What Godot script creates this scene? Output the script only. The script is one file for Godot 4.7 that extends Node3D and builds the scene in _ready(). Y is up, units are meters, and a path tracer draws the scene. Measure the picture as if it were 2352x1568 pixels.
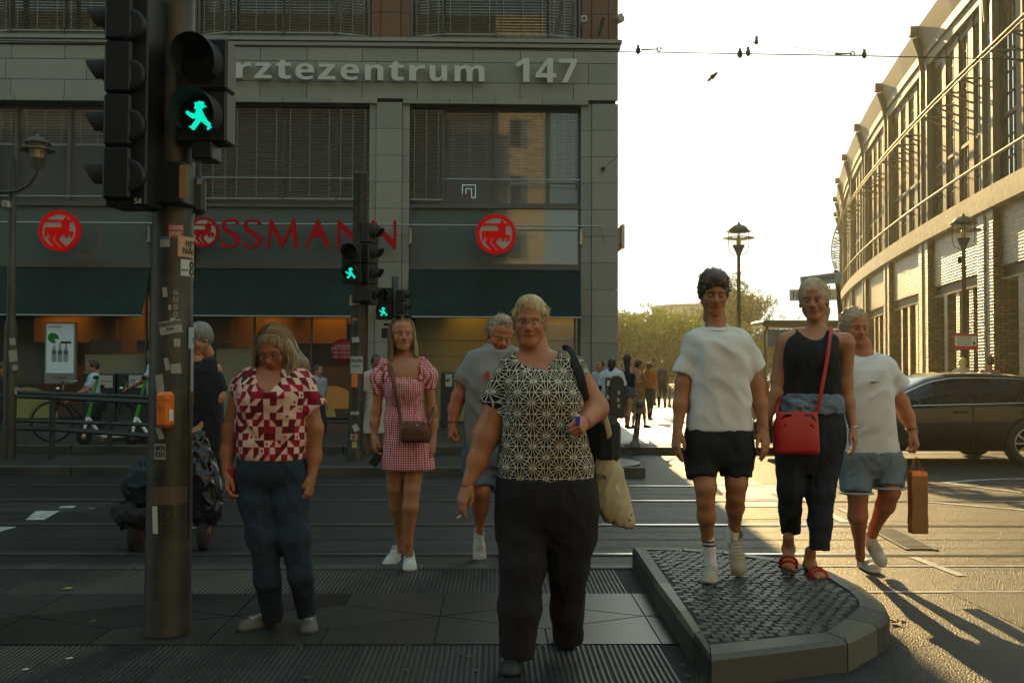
extends Node3D

# metres, y up; the camera stands at the kerb and looks along -z
const FOCAL := 2330.0
const EYE := Vector3(0, 1.4, 0)
var cam_basis: Basis
var M := {}
var jobs: Array = []
var results: Array = []


func _ready() -> void:
	cam_basis = Basis(Vector3.UP, deg_to_rad(-1.0)) * Basis(Vector3.RIGHT, atan(66.0 / FOCAL)) * Basis(Vector3.BACK, 0.004)
	var cam := Camera3D.new()
	cam.name = "camera"
	cam.transform = Transform3D(cam_basis, EYE)
	cam.fov = rad_to_deg(2.0 * atan(784.0 / FOCAL))
	cam.near = 0.05
	cam.far = 900.0
	add_child(cam)
	cam.current = true
	var env := Environment.new()
	env.background_mode = Environment.BG_SKY
	var sky := Sky.new()
	var pano := PanoramaSkyMaterial.new()
	pano.panorama = sky_picture()
	sky.sky_material = pano
	env.sky = sky
	env.background_energy_multiplier = 1.0
	env.tonemap_mode = Environment.TONE_MAPPER_LINEAR
	env.tonemap_exposure = EXPOSURE
	env.sdfgi_enabled = true
	env.ssao_enabled = true
	env.ssil_enabled = true
	env.volumetric_fog_enabled = true
	env.volumetric_fog_density = FOG
	env.volumetric_fog_albedo = Color(1.0, 0.98, 0.84)
	env.volumetric_fog_anisotropy = 0.5
	var we := WorldEnvironment.new()
	we.name = "world_environment"
	we.environment = env
	add_child(we)
	var sun := DirectionalLight3D.new()
	sun.name = "sun"
	sun.light_energy = SUN_ENERGY
	sun.light_color = Color(1.0, 0.84, 0.55)
	sun.light_angular_distance = 0.5
	sun.shadow_enabled = true
	sun.look_at_from_position(Vector3.ZERO, -SUN_DIR, Vector3.UP)
	add_child(sun)
	make_materials()
	build_ground()
	build_office()
	build_station()
	build_island()
	build_background()
	build_street_things()
	build_signals()
	build_people()
	build_small_things()


const EXPOSURE := 1.95
const FOG := 0.0010
const SUN_ENERGY := 1.6
const SUN_AZ := 2.55
const SUN_EL := 20.0
var SUN_DIR := Vector3(sin(deg_to_rad(SUN_AZ)) * cos(deg_to_rad(SUN_EL)), sin(deg_to_rad(SUN_EL)), -cos(deg_to_rad(SUN_AZ)) * cos(deg_to_rad(SUN_EL)))


func sky_picture() -> ImageTexture:
	var w := 512
	var h := 256
	var im := Image.create(w, h, false, Image.FORMAT_RGBF)
	for y in h:
		var el := (0.5 - (y + 0.5) / h) * PI
		for x in w:
			var az := (x + 0.5) / w * TAU
			var d := Vector3(sin(az) * cos(el), sin(el), -cos(az) * cos(el))
			var up := clampf(d.y, 0.0, 1.0)
			var c := Vector3(0.5, 0.51, 0.43).lerp(Vector3(0.2, 0.29, 0.36), pow(up, 0.55))
			var g := rad_to_deg(acos(clampf(d.dot(SUN_DIR), -1.0, 1.0)))
			c = c * Vector3(0.8, 0.92, 0.86) + Vector3(1.0, 0.98, 0.88) * (1.7 * exp(-g / 9.0)) + Vector3(0.62, 0.86, 0.8) * (0.46 * exp(-g / 32.0))
			if d.y < 0.0:
				c *= 0.5
			im.set_pixel(x, y, Color(c.x, c.y, c.z))
	return ImageTexture.create_from_image(im)


# ---------- pixels of the photograph (2352 wide) and metres ----------
func ray(u: float, v: float) -> Vector3:
	return cam_basis * Vector3((u - 1176.0) / FOCAL, -(v - 784.0) / FOCAL, -1.0)


func at(u: float, v: float, d: float) -> Vector3:
	var r := ray(u, v)
	return EYE + r * (d / -r.z)


func gnd(u: float, v: float, h := 0.0) -> Vector3:
	var r := ray(u, v)
	return EYE + r * ((h - EYE.y) / r.y)


func z7(x: float, y: float, h := 0.0) -> Vector3:
	return gnd(1448.8 + 0.384 * x, 1034.9 + 0.384 * y, h)


# ---------- mesh building ----------
class MB:
	var v := PackedVector3Array()
	var n := PackedVector3Array()
	var t := PackedVector2Array()
	var c := PackedColorArray()
	var i := PackedInt32Array()
	var col := Color.WHITE

	func vert(p: Vector3, nn: Vector3, uv := Vector2.ZERO) -> int:
		v.append(p)
		n.append(nn)
		t.append(uv)
		c.append(col)
		return v.size() - 1

	func tri(a: Vector3, b: Vector3, d: Vector3) -> void:   # counter-clockwise from the front
		var nn := (b - a).cross(d - a).normalized()
		var k := vert(a, nn, Vector2(a.x, a.y))
		vert(b, nn, Vector2(b.x, b.y))
		vert(d, nn, Vector2(d.x, d.y))
		i.append_array(PackedInt32Array([k, k + 2, k + 1]))

	func quad(a: Vector3, b: Vector3, d: Vector3, e: Vector3, u0 := Vector2(0, 1), u1 := Vector2(1, 0)) -> void:
		var nn := (b - a).cross(e - a)
		if nn.length_squared() < 1e-14:
			nn = (d - b).cross(e - b)
		nn = nn.normalized()
		var k := vert(a, nn, Vector2(u0.x, u0.y))
		vert(b, nn, Vector2(u1.x, u0.y))
		vert(d, nn, Vector2(u1.x, u1.y))
		vert(e, nn, Vector2(u0.x, u1.y))
		i.append_array(PackedInt32Array([k, k + 2, k + 1, k, k + 3, k + 2]))

	func box(lo: Vector3, hi: Vector3) -> void:
		obox(Transform3D(Basis(), (lo + hi) / 2), hi - lo)

	func obox(x: Transform3D, s: Vector3, b := 0.0) -> void:
		var h := s / 2
		if b <= 0.0:
			for f in 6:
				var ax := f % 3
				var sg := 1.0 if f < 3 else -1.0
				var nn := Vector3.ZERO
				nn[ax] = sg
				var p := Vector3.ZERO
				var q := Vector3.ZERO
				p[(ax + 1) % 3] = 1.0
				q[(ax + 2) % 3] = 1.0
				if sg < 0:
					var w := p
					p = q
					q = w
				var ct := nn * h
				var ph := p * h
				var qh := q * h
				quad(x * (ct - ph - qh), x * (ct + ph - qh), x * (ct + ph + qh), x * (ct - ph + qh))
			return
		var g := h - Vector3.ONE * b
		for f in 6:
			var ax := f % 3
			var sg := 1.0 if f < 3 else -1.0
			var nn := Vector3.ZERO
			nn[ax] = sg * h[ax]
			var p := Vector3.ZERO
			var q := Vector3.ZERO
			p[(ax + 1) % 3] = g[(ax + 1) % 3]
			q[(ax + 2) % 3] = g[(ax + 2) % 3]
			if sg < 0:
				var w := p
				p = q
				q = w
			quad(x * (nn - p - q), x * (nn + p - q), x * (nn + p + q), x * (nn - p + q))
		for ax in 3:
			var a1 := (ax + 1) % 3
			var a2 := (ax + 2) % 3
			for s1: float in [-1.0, 1.0]:
				for s2: float in [-1.0, 1.0]:
					var e0 := Vector3.ZERO
					var e1 := Vector3.ZERO
					e0[a1] = s1 * h[a1]
					e0[a2] = s2 * g[a2]
					e1[a1] = s1 * g[a1]
					e1[a2] = s2 * h[a2]
					var l := Vector3.ZERO
					l[ax] = g[ax]
					if s1 * s2 > 0:
						quad(x * (e0 - l), x * (e1 - l), x * (e1 + l), x * (e0 + l))
					else:
						quad(x * (e1 - l), x * (e0 - l), x * (e0 + l), x * (e1 + l))
		for sx: float in [-1.0, 1.0]:
			for sy: float in [-1.0, 1.0]:
				for sz: float in [-1.0, 1.0]:
					var a := x * Vector3(sx * h.x, sy * g.y, sz * g.z)
					var bb := x * Vector3(sx * g.x, sy * h.y, sz * g.z)
					var d := x * Vector3(sx * g.x, sy * g.y, sz * h.z)
					if sx * sy * sz > 0:
						tri(a, bb, d)
					else:
						tri(a, d, bb)

	func tube(pts: Array, rads: Array, sides := 8, caps := true, flat := 1.0, fixed := Vector3.ZERO) -> void:
		var last := pts.size() - 1
		var up := Vector3.UP
		var d0: Vector3 = (pts[1] - pts[0]).normalized()
		if absf(d0.dot(up)) > 0.95:
			up = Vector3.BACK
		if fixed != Vector3.ZERO:
			up = fixed
		var start := v.size()
		var run := 0.0
		for k in last + 1:
			var d: Vector3
			if k == 0:
				d = pts[1] - pts[0]
			elif k == last:
				d = pts[k] - pts[k - 1]
			else:
				d = (pts[k] - pts[k - 1]).normalized() + (pts[k + 1] - pts[k]).normalized()
			d = d.normalized()
			var sx := up.cross(d).normalized()
			var sy := d.cross(sx).normalized()
			if fixed == Vector3.ZERO:
				up = sy
			var r: float = rads[mini(k, rads.size() - 1)]
			if k > 0:
				run += (pts[k] - pts[k - 1]).length()
			for s in sides + 1:
				var a := TAU * s / sides
				var nn := sx * cos(a) + sy * sin(a) * flat
				vert(pts[k] + nn * r, (sx * cos(a) + sy * sin(a) / flat).normalized(), Vector2(float(s) / sides, run))
		for k in last:
			for s in sides:
				var a := start + k * (sides + 1) + s
				var b := a + sides + 1
				i.append_array(PackedInt32Array([a, b, a + 1, a + 1, b, b + 1]))
		if caps:
			for e in 2:
				var k: int = 0 if e == 0 else last
				var d: Vector3 = (pts[0] - pts[1]).normalized() if e == 0 else (pts[last] - pts[last - 1]).normalized()
				var c0 := vert(pts[k], d, Vector2(0.5, 0))
				var ring := start + k * (sides + 1)
				var f := v.size()
				for s in sides + 1:
					vert(v[ring + s], d, Vector2(0.5, 0))
				for s in sides:
					if e == 0:
						i.append_array(PackedInt32Array([c0, f + s, f + s + 1]))
					else:
						i.append_array(PackedInt32Array([c0, f + s + 1, f + s]))

	func lathe(prof: Array, sides: int, x := Transform3D(), smooth := true) -> void:   # prof: Vector2(radius, height), bottom to top
		var start := v.size()
		var last := prof.size() - 1
		for k in last + 1:
			var d: Vector2
			if k == 0:
				d = prof[1] - prof[0]
			elif k == last:
				d = prof[k] - prof[k - 1]
			else:
				d = (prof[k] - prof[k - 1]).normalized() + (prof[k + 1] - prof[k]).normalized()
			d = d.normalized()
			for s in sides + 1:
				var a := TAU * s / sides
				var p: Vector2 = prof[k]
				vert(x * Vector3(p.x * cos(a), p.y, p.x * sin(a)), (x.basis * Vector3(d.y * cos(a), -d.x, d.y * sin(a))).normalized(), Vector2(float(s) / sides, p.y))
		for k in last:
			for s in sides:
				var a := start + k * (sides + 1) + s
				var b := a + sides + 1
				i.append_array(PackedInt32Array([a, a + 1, b, a + 1, b + 1, b]))

	func prism(poly: PackedVector2Array, x: Transform3D, depth: float, back := true) -> void:   # the outline in x/y, the front at +z
		var p := poly.duplicate()
		if Geometry2D.is_polygon_clockwise(p):
			p.reverse()
		var idx := Geometry2D.triangulate_polygon(p)
		var nf := x.basis.z.normalized()
		for side in (2 if back else 1):
			var k := v.size()
			var off := Vector3(0, 0, depth if side == 0 else 0.0)
			for q in p:
				vert(x * (Vector3(q.x, q.y, 0) + off), nf if side == 0 else -nf, q)
			for m in range(0, idx.size(), 3):
				var a := p[idx[m]]
				var b := p[idx[m + 1]]
				var d := p[idx[m + 2]]
				var ccw := (b - a).cross(d - a) > 0
				if ccw == (side == 0):
					i.append_array(PackedInt32Array([k + idx[m], k + idx[m + 2], k + idx[m + 1]]))
				else:
					i.append_array(PackedInt32Array([k + idx[m], k + idx[m + 1], k + idx[m + 2]]))
		for m in p.size():
			var a := p[m]
			var b := p[(m + 1) % p.size()]
			quad(x * Vector3(a.x, a.y, 0), x * Vector3(b.x, b.y, 0), x * Vector3(b.x, b.y, depth), x * Vector3(a.x, a.y, depth))

	func ball(ct: Vector3, r: Vector3, sides := 12, rings := 8, b := Basis()) -> void:
		var start := v.size()
		for k in rings + 1:
			var e := PI * k / rings
			for s in sides + 1:
				var a := TAU * s / sides
				var d := Vector3(sin(e) * cos(a), cos(e), sin(e) * sin(a))
				vert(ct + b * (d * r), (b * (d / r)).normalized(), Vector2(float(s) / sides, float(k) / rings))
		for k in rings:
			for s in sides:
				var a := start + k * (sides + 1) + s
				var bb := a + sides + 1
				i.append_array(PackedInt32Array([a, bb, a + 1, a + 1, bb, bb + 1]))

	func mesh() -> ArrayMesh:
		var arr := []
		arr.resize(Mesh.ARRAY_MAX)
		arr[Mesh.ARRAY_VERTEX] = v
		arr[Mesh.ARRAY_NORMAL] = n
		arr[Mesh.ARRAY_TEX_UV] = t
		arr[Mesh.ARRAY_COLOR] = c
		arr[Mesh.ARRAY_INDEX] = i
		var m := ArrayMesh.new()
		m.add_surface_from_arrays(Mesh.PRIMITIVE_TRIANGLES, arr)
		return m


func obj(called: String, mesh: Variant, material: Material, parent: Node = self, where := Transform3D()) -> MeshInstance3D:
	var o := MeshInstance3D.new()
	o.name = called
	o.mesh = mesh.mesh() if mesh is MB else mesh
	o.material_override = material
	o.transform = where
	parent.add_child(o, true)
	return o


func tag(o: Node, label: String, category: String, group := "") -> Node:
	o.set_meta("label", label)
	o.set_meta("category", category)
	if group:
		o.set_meta("group", group)
	return o


func thing(called: String, label: String, category: String, where := Vector3.ZERO, group := "") -> Node3D:
	var o := Node3D.new()
	o.name = called
	o.position = where
	add_child(o, true)
	tag(o, label, category, group)
	return o


func struct(called: String, mesh: Variant, material: Material, parent: Node = self) -> MeshInstance3D:
	var o := obj(called, mesh, material, parent)
	o.set_meta("kind", "structure")
	return o


func stuff(o: Node) -> Node:
	o.set_meta("kind", "stuff")
	return o


# ---------- materials ----------
func lin(r: float, g: float, b: float) -> Color:
	return Color(r, g, b).linear_to_srgb()


func noise_tex(freq: float, octaves: int, lo: float, hi: float, sd: int, size := 512, bump := false, type := FastNoiseLite.TYPE_SIMPLEX_SMOOTH) -> NoiseTexture2D:
	var f := FastNoiseLite.new()
	f.noise_type = type
	f.frequency = freq
	f.fractal_octaves = octaves
	f.seed = sd
	var t := NoiseTexture2D.new()
	t.width = size
	t.height = size
	t.seamless = true
	t.noise = f
	if not bump:
		var g := Gradient.new()
		g.set_color(0, Color(lo, lo, lo))
		g.set_color(1, Color(hi, hi, hi))
		t.color_ramp = g
	return t


func mat(c: Color, rough := 0.7, metal := 0.0) -> StandardMaterial3D:
	var m := StandardMaterial3D.new()
	m.albedo_color = c
	m.roughness = rough
	m.metallic = metal
	m.vertex_color_use_as_albedo = true
	return m


func tri_mat(c: Color, rough: float, tex: Texture2D, scale: float, bump: Texture2D = null, bump_cm := 0.0, world := true) -> StandardMaterial3D:
	var m := mat(c, rough)
	m.uv1_triplanar = true
	m.uv1_world_triplanar = world
	m.uv1_scale = Vector3.ONE * scale
	m.albedo_texture = tex
	if bump:
		m.heightmap_enabled = true
		m.heightmap_texture = bump
		m.heightmap_scale = bump_cm
	return m


func weather(m: StandardMaterial3D, scale: float) -> StandardMaterial3D:   # broad stains over the fine grain
	m.detail_enabled = true
	m.detail_blend_mode = BaseMaterial3D.BLEND_MODE_MUL
	m.detail_albedo = M.stains
	m.detail_uv_layer = BaseMaterial3D.DETAIL_UV_2
	m.uv2_triplanar = true
	m.uv2_world_triplanar = true
	m.uv2_scale = Vector3.ONE * scale
	return m


func img_mat(im: Image, rough := 0.6) -> StandardMaterial3D:
	var m := mat(Color.WHITE, rough)
	m.albedo_texture = ImageTexture.create_from_image(im)
	m.vertex_color_use_as_albedo = false
	m.texture_filter = BaseMaterial3D.TEXTURE_FILTER_LINEAR_WITH_MIPMAPS_ANISOTROPIC
	return m


func make_materials() -> void:
	var grain := noise_tex(0.13, 3, 0.55, 1.0, 3)
	var blotch := noise_tex(0.012, 4, 0.7, 1.0, 5)
	var bumps := noise_tex(0.16, 2, 0, 1, 7, 512, true)
	M.grain = grain
	M.blotch = blotch
	M.bumps = bumps
	M.stains = noise_tex(0.012, 5, 0.5, 1.0, 77, 512)
	M.asphalt = tri_mat(lin(0.042, 0.04, 0.034), 0.55, grain, 0.9, bumps, 1.1)
	M.asphalt_old = tri_mat(lin(0.04, 0.038, 0.033), 0.55, grain, 0.9, bumps, 1.1)
	M.paving = tri_mat(lin(0.11, 0.107, 0.097), 0.45, grain, 0.5, bumps, 0.1)
	M.plaza = tri_mat(lin(0.45, 0.42, 0.36), 0.38, blotch, 0.2)
	M.slab = tri_mat(lin(0.062, 0.063, 0.056), 0.36, grain, 1.6, bumps, 0.12)
	M.tactile = tri_mat(lin(0.058, 0.056, 0.046), 0.5, grain, 1.3)
	M.joint = mat(lin(0.02, 0.02, 0.019), 0.9)
	M.kerb = tri_mat(lin(0.15, 0.142, 0.112), 0.55, grain, 2.0, bumps, 0.12)
	M.cobble = tri_mat(lin(0.085, 0.078, 0.066), 0.5, grain, 2.5, bumps, 0.15)
	M.paint_white = tri_mat(lin(0.62, 0.6, 0.55), 0.6, blotch, 1.3)
	M.rail = mat(lin(0.55, 0.53, 0.5), 0.28, 1.0)
	M.groove = mat(lin(0.012, 0.012, 0.012), 0.8)
	M.stone = tri_mat(lin(0.5, 0.5, 0.42), 0.8, grain, 0.5)
	M.stone_b = tri_mat(lin(0.46, 0.465, 0.395), 0.8, grain, 0.5)
	M.stone_c = tri_mat(lin(0.53, 0.525, 0.435), 0.8, grain, 0.5)
	M.terracotta = tri_mat(lin(0.33, 0.17, 0.1), 0.8, grain, 0.5)
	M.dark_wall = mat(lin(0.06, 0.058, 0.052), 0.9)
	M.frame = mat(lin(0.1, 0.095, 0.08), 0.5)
	M.blind = mat(lin(0.3, 0.29, 0.245), 0.45)
	M.blind_in = mat(lin(0.3, 0.29, 0.26), 0.5)
	M.glass = mat(Color(1, 1, 1, 0.04), 0.02)
	M.glass.transparency = BaseMaterial3D.TRANSPARENCY_ALPHA
	M.glass.metallic_specular = 0.7
	M.mirror_glass = mat(lin(0.02, 0.022, 0.022), 0.03)
	M.mirror_glass.metallic_specular = 0.75
	M.mirror_glass.clearcoat_enabled = true
	M.mirror_glass.clearcoat = 1.0
	M.mirror_glass.clearcoat_roughness = 0.02
	M.band_glass = mat(lin(0.12, 0.15, 0.135), 0.06)
	M.band_glass.metallic_specular = 0.75
	M.band_glass.clearcoat_enabled = true
	M.band_glass.clearcoat = 1.0
	M.band_glass.clearcoat_roughness = 0.02
	M.awning = tri_mat(lin(0.012, 0.05, 0.036), 0.85, blotch, 0.4)
	M.steel = mat(lin(0.4, 0.39, 0.36), 0.4, 0.7)
	M.red_sign = mat(lin(0.42, 0.008, 0.01), 0.75)
	M.red_sign.metallic_specular = 0.2
	M.red_lit = mat(lin(0.5, 0.006, 0.006), 0.75)
	M.red_lit.metallic_specular = 0.2
	M.red_lit.emission_enabled = true
	M.red_lit.emission = Color(1.0, 0.0, 0.0)
	M.red_lit.emission_energy_multiplier = 0.07
	M.letter = mat(lin(0.55, 0.54, 0.47), 0.5)
	M.grey_plate = mat(lin(0.4, 0.4, 0.34), 0.5)
	M.black = mat(lin(0.005, 0.0055, 0.0055), 0.5)
	M.black_rough = mat(lin(0.018, 0.018, 0.018), 0.85)
	M.dark_green = mat(lin(0.018, 0.024, 0.022), 0.5)
	M.pole = tri_mat(lin(0.16, 0.15, 0.115), 0.5, blotch, 1.1)
	M.pole.metallic = 0.35
	M.rail_green = mat(lin(0.02, 0.027, 0.024), 0.42)
	M.orange = mat(lin(0.75, 0.17, 0.01), 0.4)
	M.white = mat(lin(0.75, 0.74, 0.7), 0.5)
	M.chrome = mat(lin(0.7, 0.7, 0.68), 0.18, 1.0)
	M.rubber = mat(lin(0.014, 0.014, 0.014), 0.8)
	M.wire = mat(lin(0.05, 0.05, 0.045), 0.6)
	for k: String in ["asphalt", "asphalt_old", "slab", "tactile", "kerb", "paving"]:
		weather(M[k], 0.21)
	for k: String in ["awning", "pole"]:
		weather(M[k], 0.13)


# ---------- the ground ----------
func sheet(called: String, x0: float, x1: float, z0: float, z1: float, y: float, m: Material, parent: Node = self) -> MeshInstance3D:
	var b := MB.new()
	b.quad(Vector3(x0, y, z0), Vector3(x1, y, z0), Vector3(x1, y, z1), Vector3(x0, y, z1))
	return struct(called, b, m, parent)


func strip(called: String, pts: Array, m: Material, y: float) -> MeshInstance3D:   # a flat painted quad
	var b := MB.new()
	for k in pts.size():
		pts[k].y = y
	b.quad(pts[0], pts[1], pts[2], pts[3])
	if b.n[0].y < 0:
		b = MB.new()
		b.quad(pts[3], pts[2], pts[1], pts[0])
	return struct(called, b, m)


func line(a: Vector3, c: Vector3, w: float) -> Array:
	var d := (c - a).normalized()
	var s := Vector3(-d.z, 0, d.x) * w / 2
	return [a - s, c - s, c + s, a + s]


func build_ground() -> void:
	sheet("ground", -110, 110, 45, -175, -0.005, M.asphalt)
	sheet("road", -60, 60, 30, -17.0, 0.0, M.asphalt_old)
	sheet("plaza_paving", 3.4, 11.0, -17.3, -70, 0.0, M.plaza)
	# raised pavement in front of the shops, and the median with the crossing poles
	var b := MB.new()
	b.box(Vector3(-60, -0.05, -24.4), Vector3(5.6, 0.12, -17.0))
	struct("far_pavement", b, M.paving)
	b = MB.new()
	var pts := PackedVector2Array()
	pts.append(Vector2(-60, 13.36))
	for k in 13:
		var a := -PI / 2 + PI * k / 12
		pts.append(Vector2(1.25 + 0.8 * cos(a), 14.25 + 0.85 * sin(a)))
	pts.append(Vector2(-60, 15.1))
	b.prism(pts, Transform3D(Basis(Vector3(1, 0, 0), Vector3(0, 0, -1), Vector3(0, 1, 0)), Vector3(0, -0.05, 0)), 0.17)
	struct("median_pavement", b, M.paving)
	b = MB.new()
	for k in 40:
		var x := -58.0 + k * 1.5
		b.obox(Transform3D(Basis(), Vector3(x + 0.75, 0.05, -13.37)), Vector3(1.485, 0.166, 0.13), 0.015)
		b.obox(Transform3D(Basis(), Vector3(x + 0.75, 0.05, -17.0)), Vector3(1.485, 0.166, 0.13), 0.015)
	stuff(struct("kerb", b, M.kerb)).set_meta("kind", "structure")
	b = MB.new()
	for k in 60:
		b.box(Vector3(1.3 + k * 0.05, 0.12, -17.7), Vector3(1.325 + k * 0.05, 0.13, -17.15))
	struct("tactile_paving", b, M.paving)
	# tram rails: two tracks of standard gauge
	for z: float in [-7.72, -9.18, -10.88, -12.27]:
		b = MB.new()
		b.box(Vector3(-60, 0.0, z - 0.055), Vector3(60, 0.009, z))
		struct("tram_rail", b, M.rail)
		sheet("rail_groove", -60, 60, z + 0.05, z, 0.005, M.groove)
		sheet("rail_seam", -60, 60, z - 0.3, z - 0.312, 0.004, M.joint)
		sheet("rail_seam", -60, 60, z + 0.372, z + 0.36, 0.004, M.joint)
	sheet("track_joint", -60, 60, -8.42, -8.44, 0.004, M.joint)
	sheet("track_joint", -60, 60, -11.5, -11.52, 0.004, M.joint)
	var patch_a := tri_mat(lin(0.03, 0.029, 0.026), 0.6, M.grain, 1.1, M.bumps, 0.9)
	var patch_b := tri_mat(lin(0.055, 0.052, 0.045), 0.55, M.grain, 1.1, M.bumps, 0.9)
	# painted lines
	var w: Material = M.paint_white
	strip("road_marking", [z7(510, 217), z7(790, 217), z7(880, 293), z7(575, 293)], w, 0.006)
	strip("road_marking", [z7(630, 310), z7(880, 310), z7(880, 338), z7(690, 338)], w, 0.006)
	strip("road_marking", [z7(510, 175), z7(730, 175), z7(790, 205), z7(510, 205)], w, 0.006)
	for q: Array in [[780, 208, 1045, 300, 0.3], [1190, 383, 1290, 431, 0.1], [1690, 640, 1985, 752, 0.07], [1780, 308, 2600, 378, 0.09], [1880, 196, 2352, 252, 0.1], [1240, 345, 1480, 450, 0.05]]:
		strip("road_marking", line(z7(q[0], q[1]), z7(q[2], q[3]), q[4]), w, 0.006)
	var last := z7(1860, 196)
	for k in 9:
		var t := (k + 1) / 9.0
		var p := z7(1860 + 560 * t, 196 - 26 * sin(t * PI * 0.6))
		strip("road_marking", line(last, p, 0.09), w, 0.0065)
		last = p
	sheet("road_marking", -0.5, 60, -7.27, -7.31, 0.006, w)
	sheet("road_marking", 2.2, 60, -6.42, -6.45, 0.006, w)
	strip("road_marking", [gnd(57, 1195), gnd(82, 1174), gnd(137, 1174), gnd(100, 1195)], w, 0.006)
	strip("road_marking", [gnd(132, 1168), gnd(140, 1163), gnd(175, 1162), gnd(168, 1167)], w, 0.006)
	strip("road_marking", [gnd(-30, 1222), gnd(0, 1211), gnd(38, 1211), gnd(0, 1222)], w, 0.006)
	# drain set in the track: frame and bars
	var d0 := z7(1500, 468)
	var d1 := z7(1745, 598)
	var dir := (d1 - d0).normalized()
	var x := Transform3D(Basis(dir, Vector3.UP, dir.cross(Vector3.UP)), (d0 + d1) / 2 + Vector3(0, 0.004, 0))
	var drain := thing("drain_grate", "pale slotted drain grate set across the tram track", "drain grate", x.origin)
	x.origin = Vector3.ZERO
	b = MB.new()
	var ln := (d1 - d0).length()
	b.obox(x.translated_local(Vector3(0, 0, -0.11)), Vector3(ln, 0.014, 0.035))
	b.obox(x.translated_local(Vector3(0, 0, 0.11)), Vector3(ln, 0.014, 0.035))
	obj("frame", b, M.kerb, drain)
	b = MB.new()
	b.obox(x, Vector3(ln, 0.004, 0.2))
	obj("channel", b, M.groove, drain)
	for k in int(ln / 0.06):
		b = MB.new()
		b.obox(x.translated_local(Vector3(-ln / 2 + 0.03 + k * 0.06, 0.003, 0)), Vector3(0.034, 0.012, 0.2))
		obj("bar", b, M.kerb, drain)
	near_pavement()
	# mended patches and cracks in the asphalt
	for q: Array in [[-4.6, -10.3, 1.3, 0.7, 0], [-1.0, -8.05, 0.9, 0.4, 1], [3.6, -6.0, 1.4, 0.9, 1], [2.9, -9.9, 1.1, 0.6, 0], [5.4, -8.3, 1.0, 0.9, 1], [0.9, -12.8, 1.6, 0.5, 0], [-7.5, -8.6, 1.0, 0.8, 1]]:
		sheet("road_patch", q[0] - q[2] / 2, q[0] + q[2] / 2, q[1] + q[3] / 2, q[1] - q[3] / 2, 0.0035, patch_a if q[4] else patch_b)
	var rng := RandomNumberGenerator.new()
	rng.seed = 31
	b = MB.new()
	for k in 16:
		var p := Vector3(rng.randf_range(-7, 7), 0.0042, rng.randf_range(-13, -5) if k % 2 else rng.randf_range(-9.0, -7.4))
		if p.x < 2.3 and p.z > -7.4:
			p.x += 4.5
		var a := rng.randf() * TAU
		for j in 9:
			a += rng.randfn() * 0.5
			var n2 := p + Vector3(cos(a), 0, sin(a) * 0.6) * 0.14
			var sd := Vector3(-sin(a), 0, cos(a)) * 0.004
			b.quad(p + sd, n2 + sd, n2 - sd, p - sd)
			p = n2
	stuff(struct("road_crack", b, M.joint)).set_meta("kind", "structure")
	b = MB.new()
	for k in 90:
		var p := Vector3(rng.randf_range(-4, 0.9), 0.0136, rng.randf_range(-6.3, -3.6))
		var r := rng.randf_range(0.008, 0.02)
		b.col = Color.WHITE * rng.randf_range(0.35, 1.9)
		for j in 7:
			var a0 := TAU * j / 7
			var a1 := TAU * (j + 1) / 7
			b.tri(p + Vector3(cos(a1), 0, sin(a1)) * r, p + Vector3(cos(a0), 0, sin(a0)) * r, p)
	stuff(obj("chewing_gum_spots", b, mat(lin(0.075, 0.073, 0.066), 0.6)))



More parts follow.
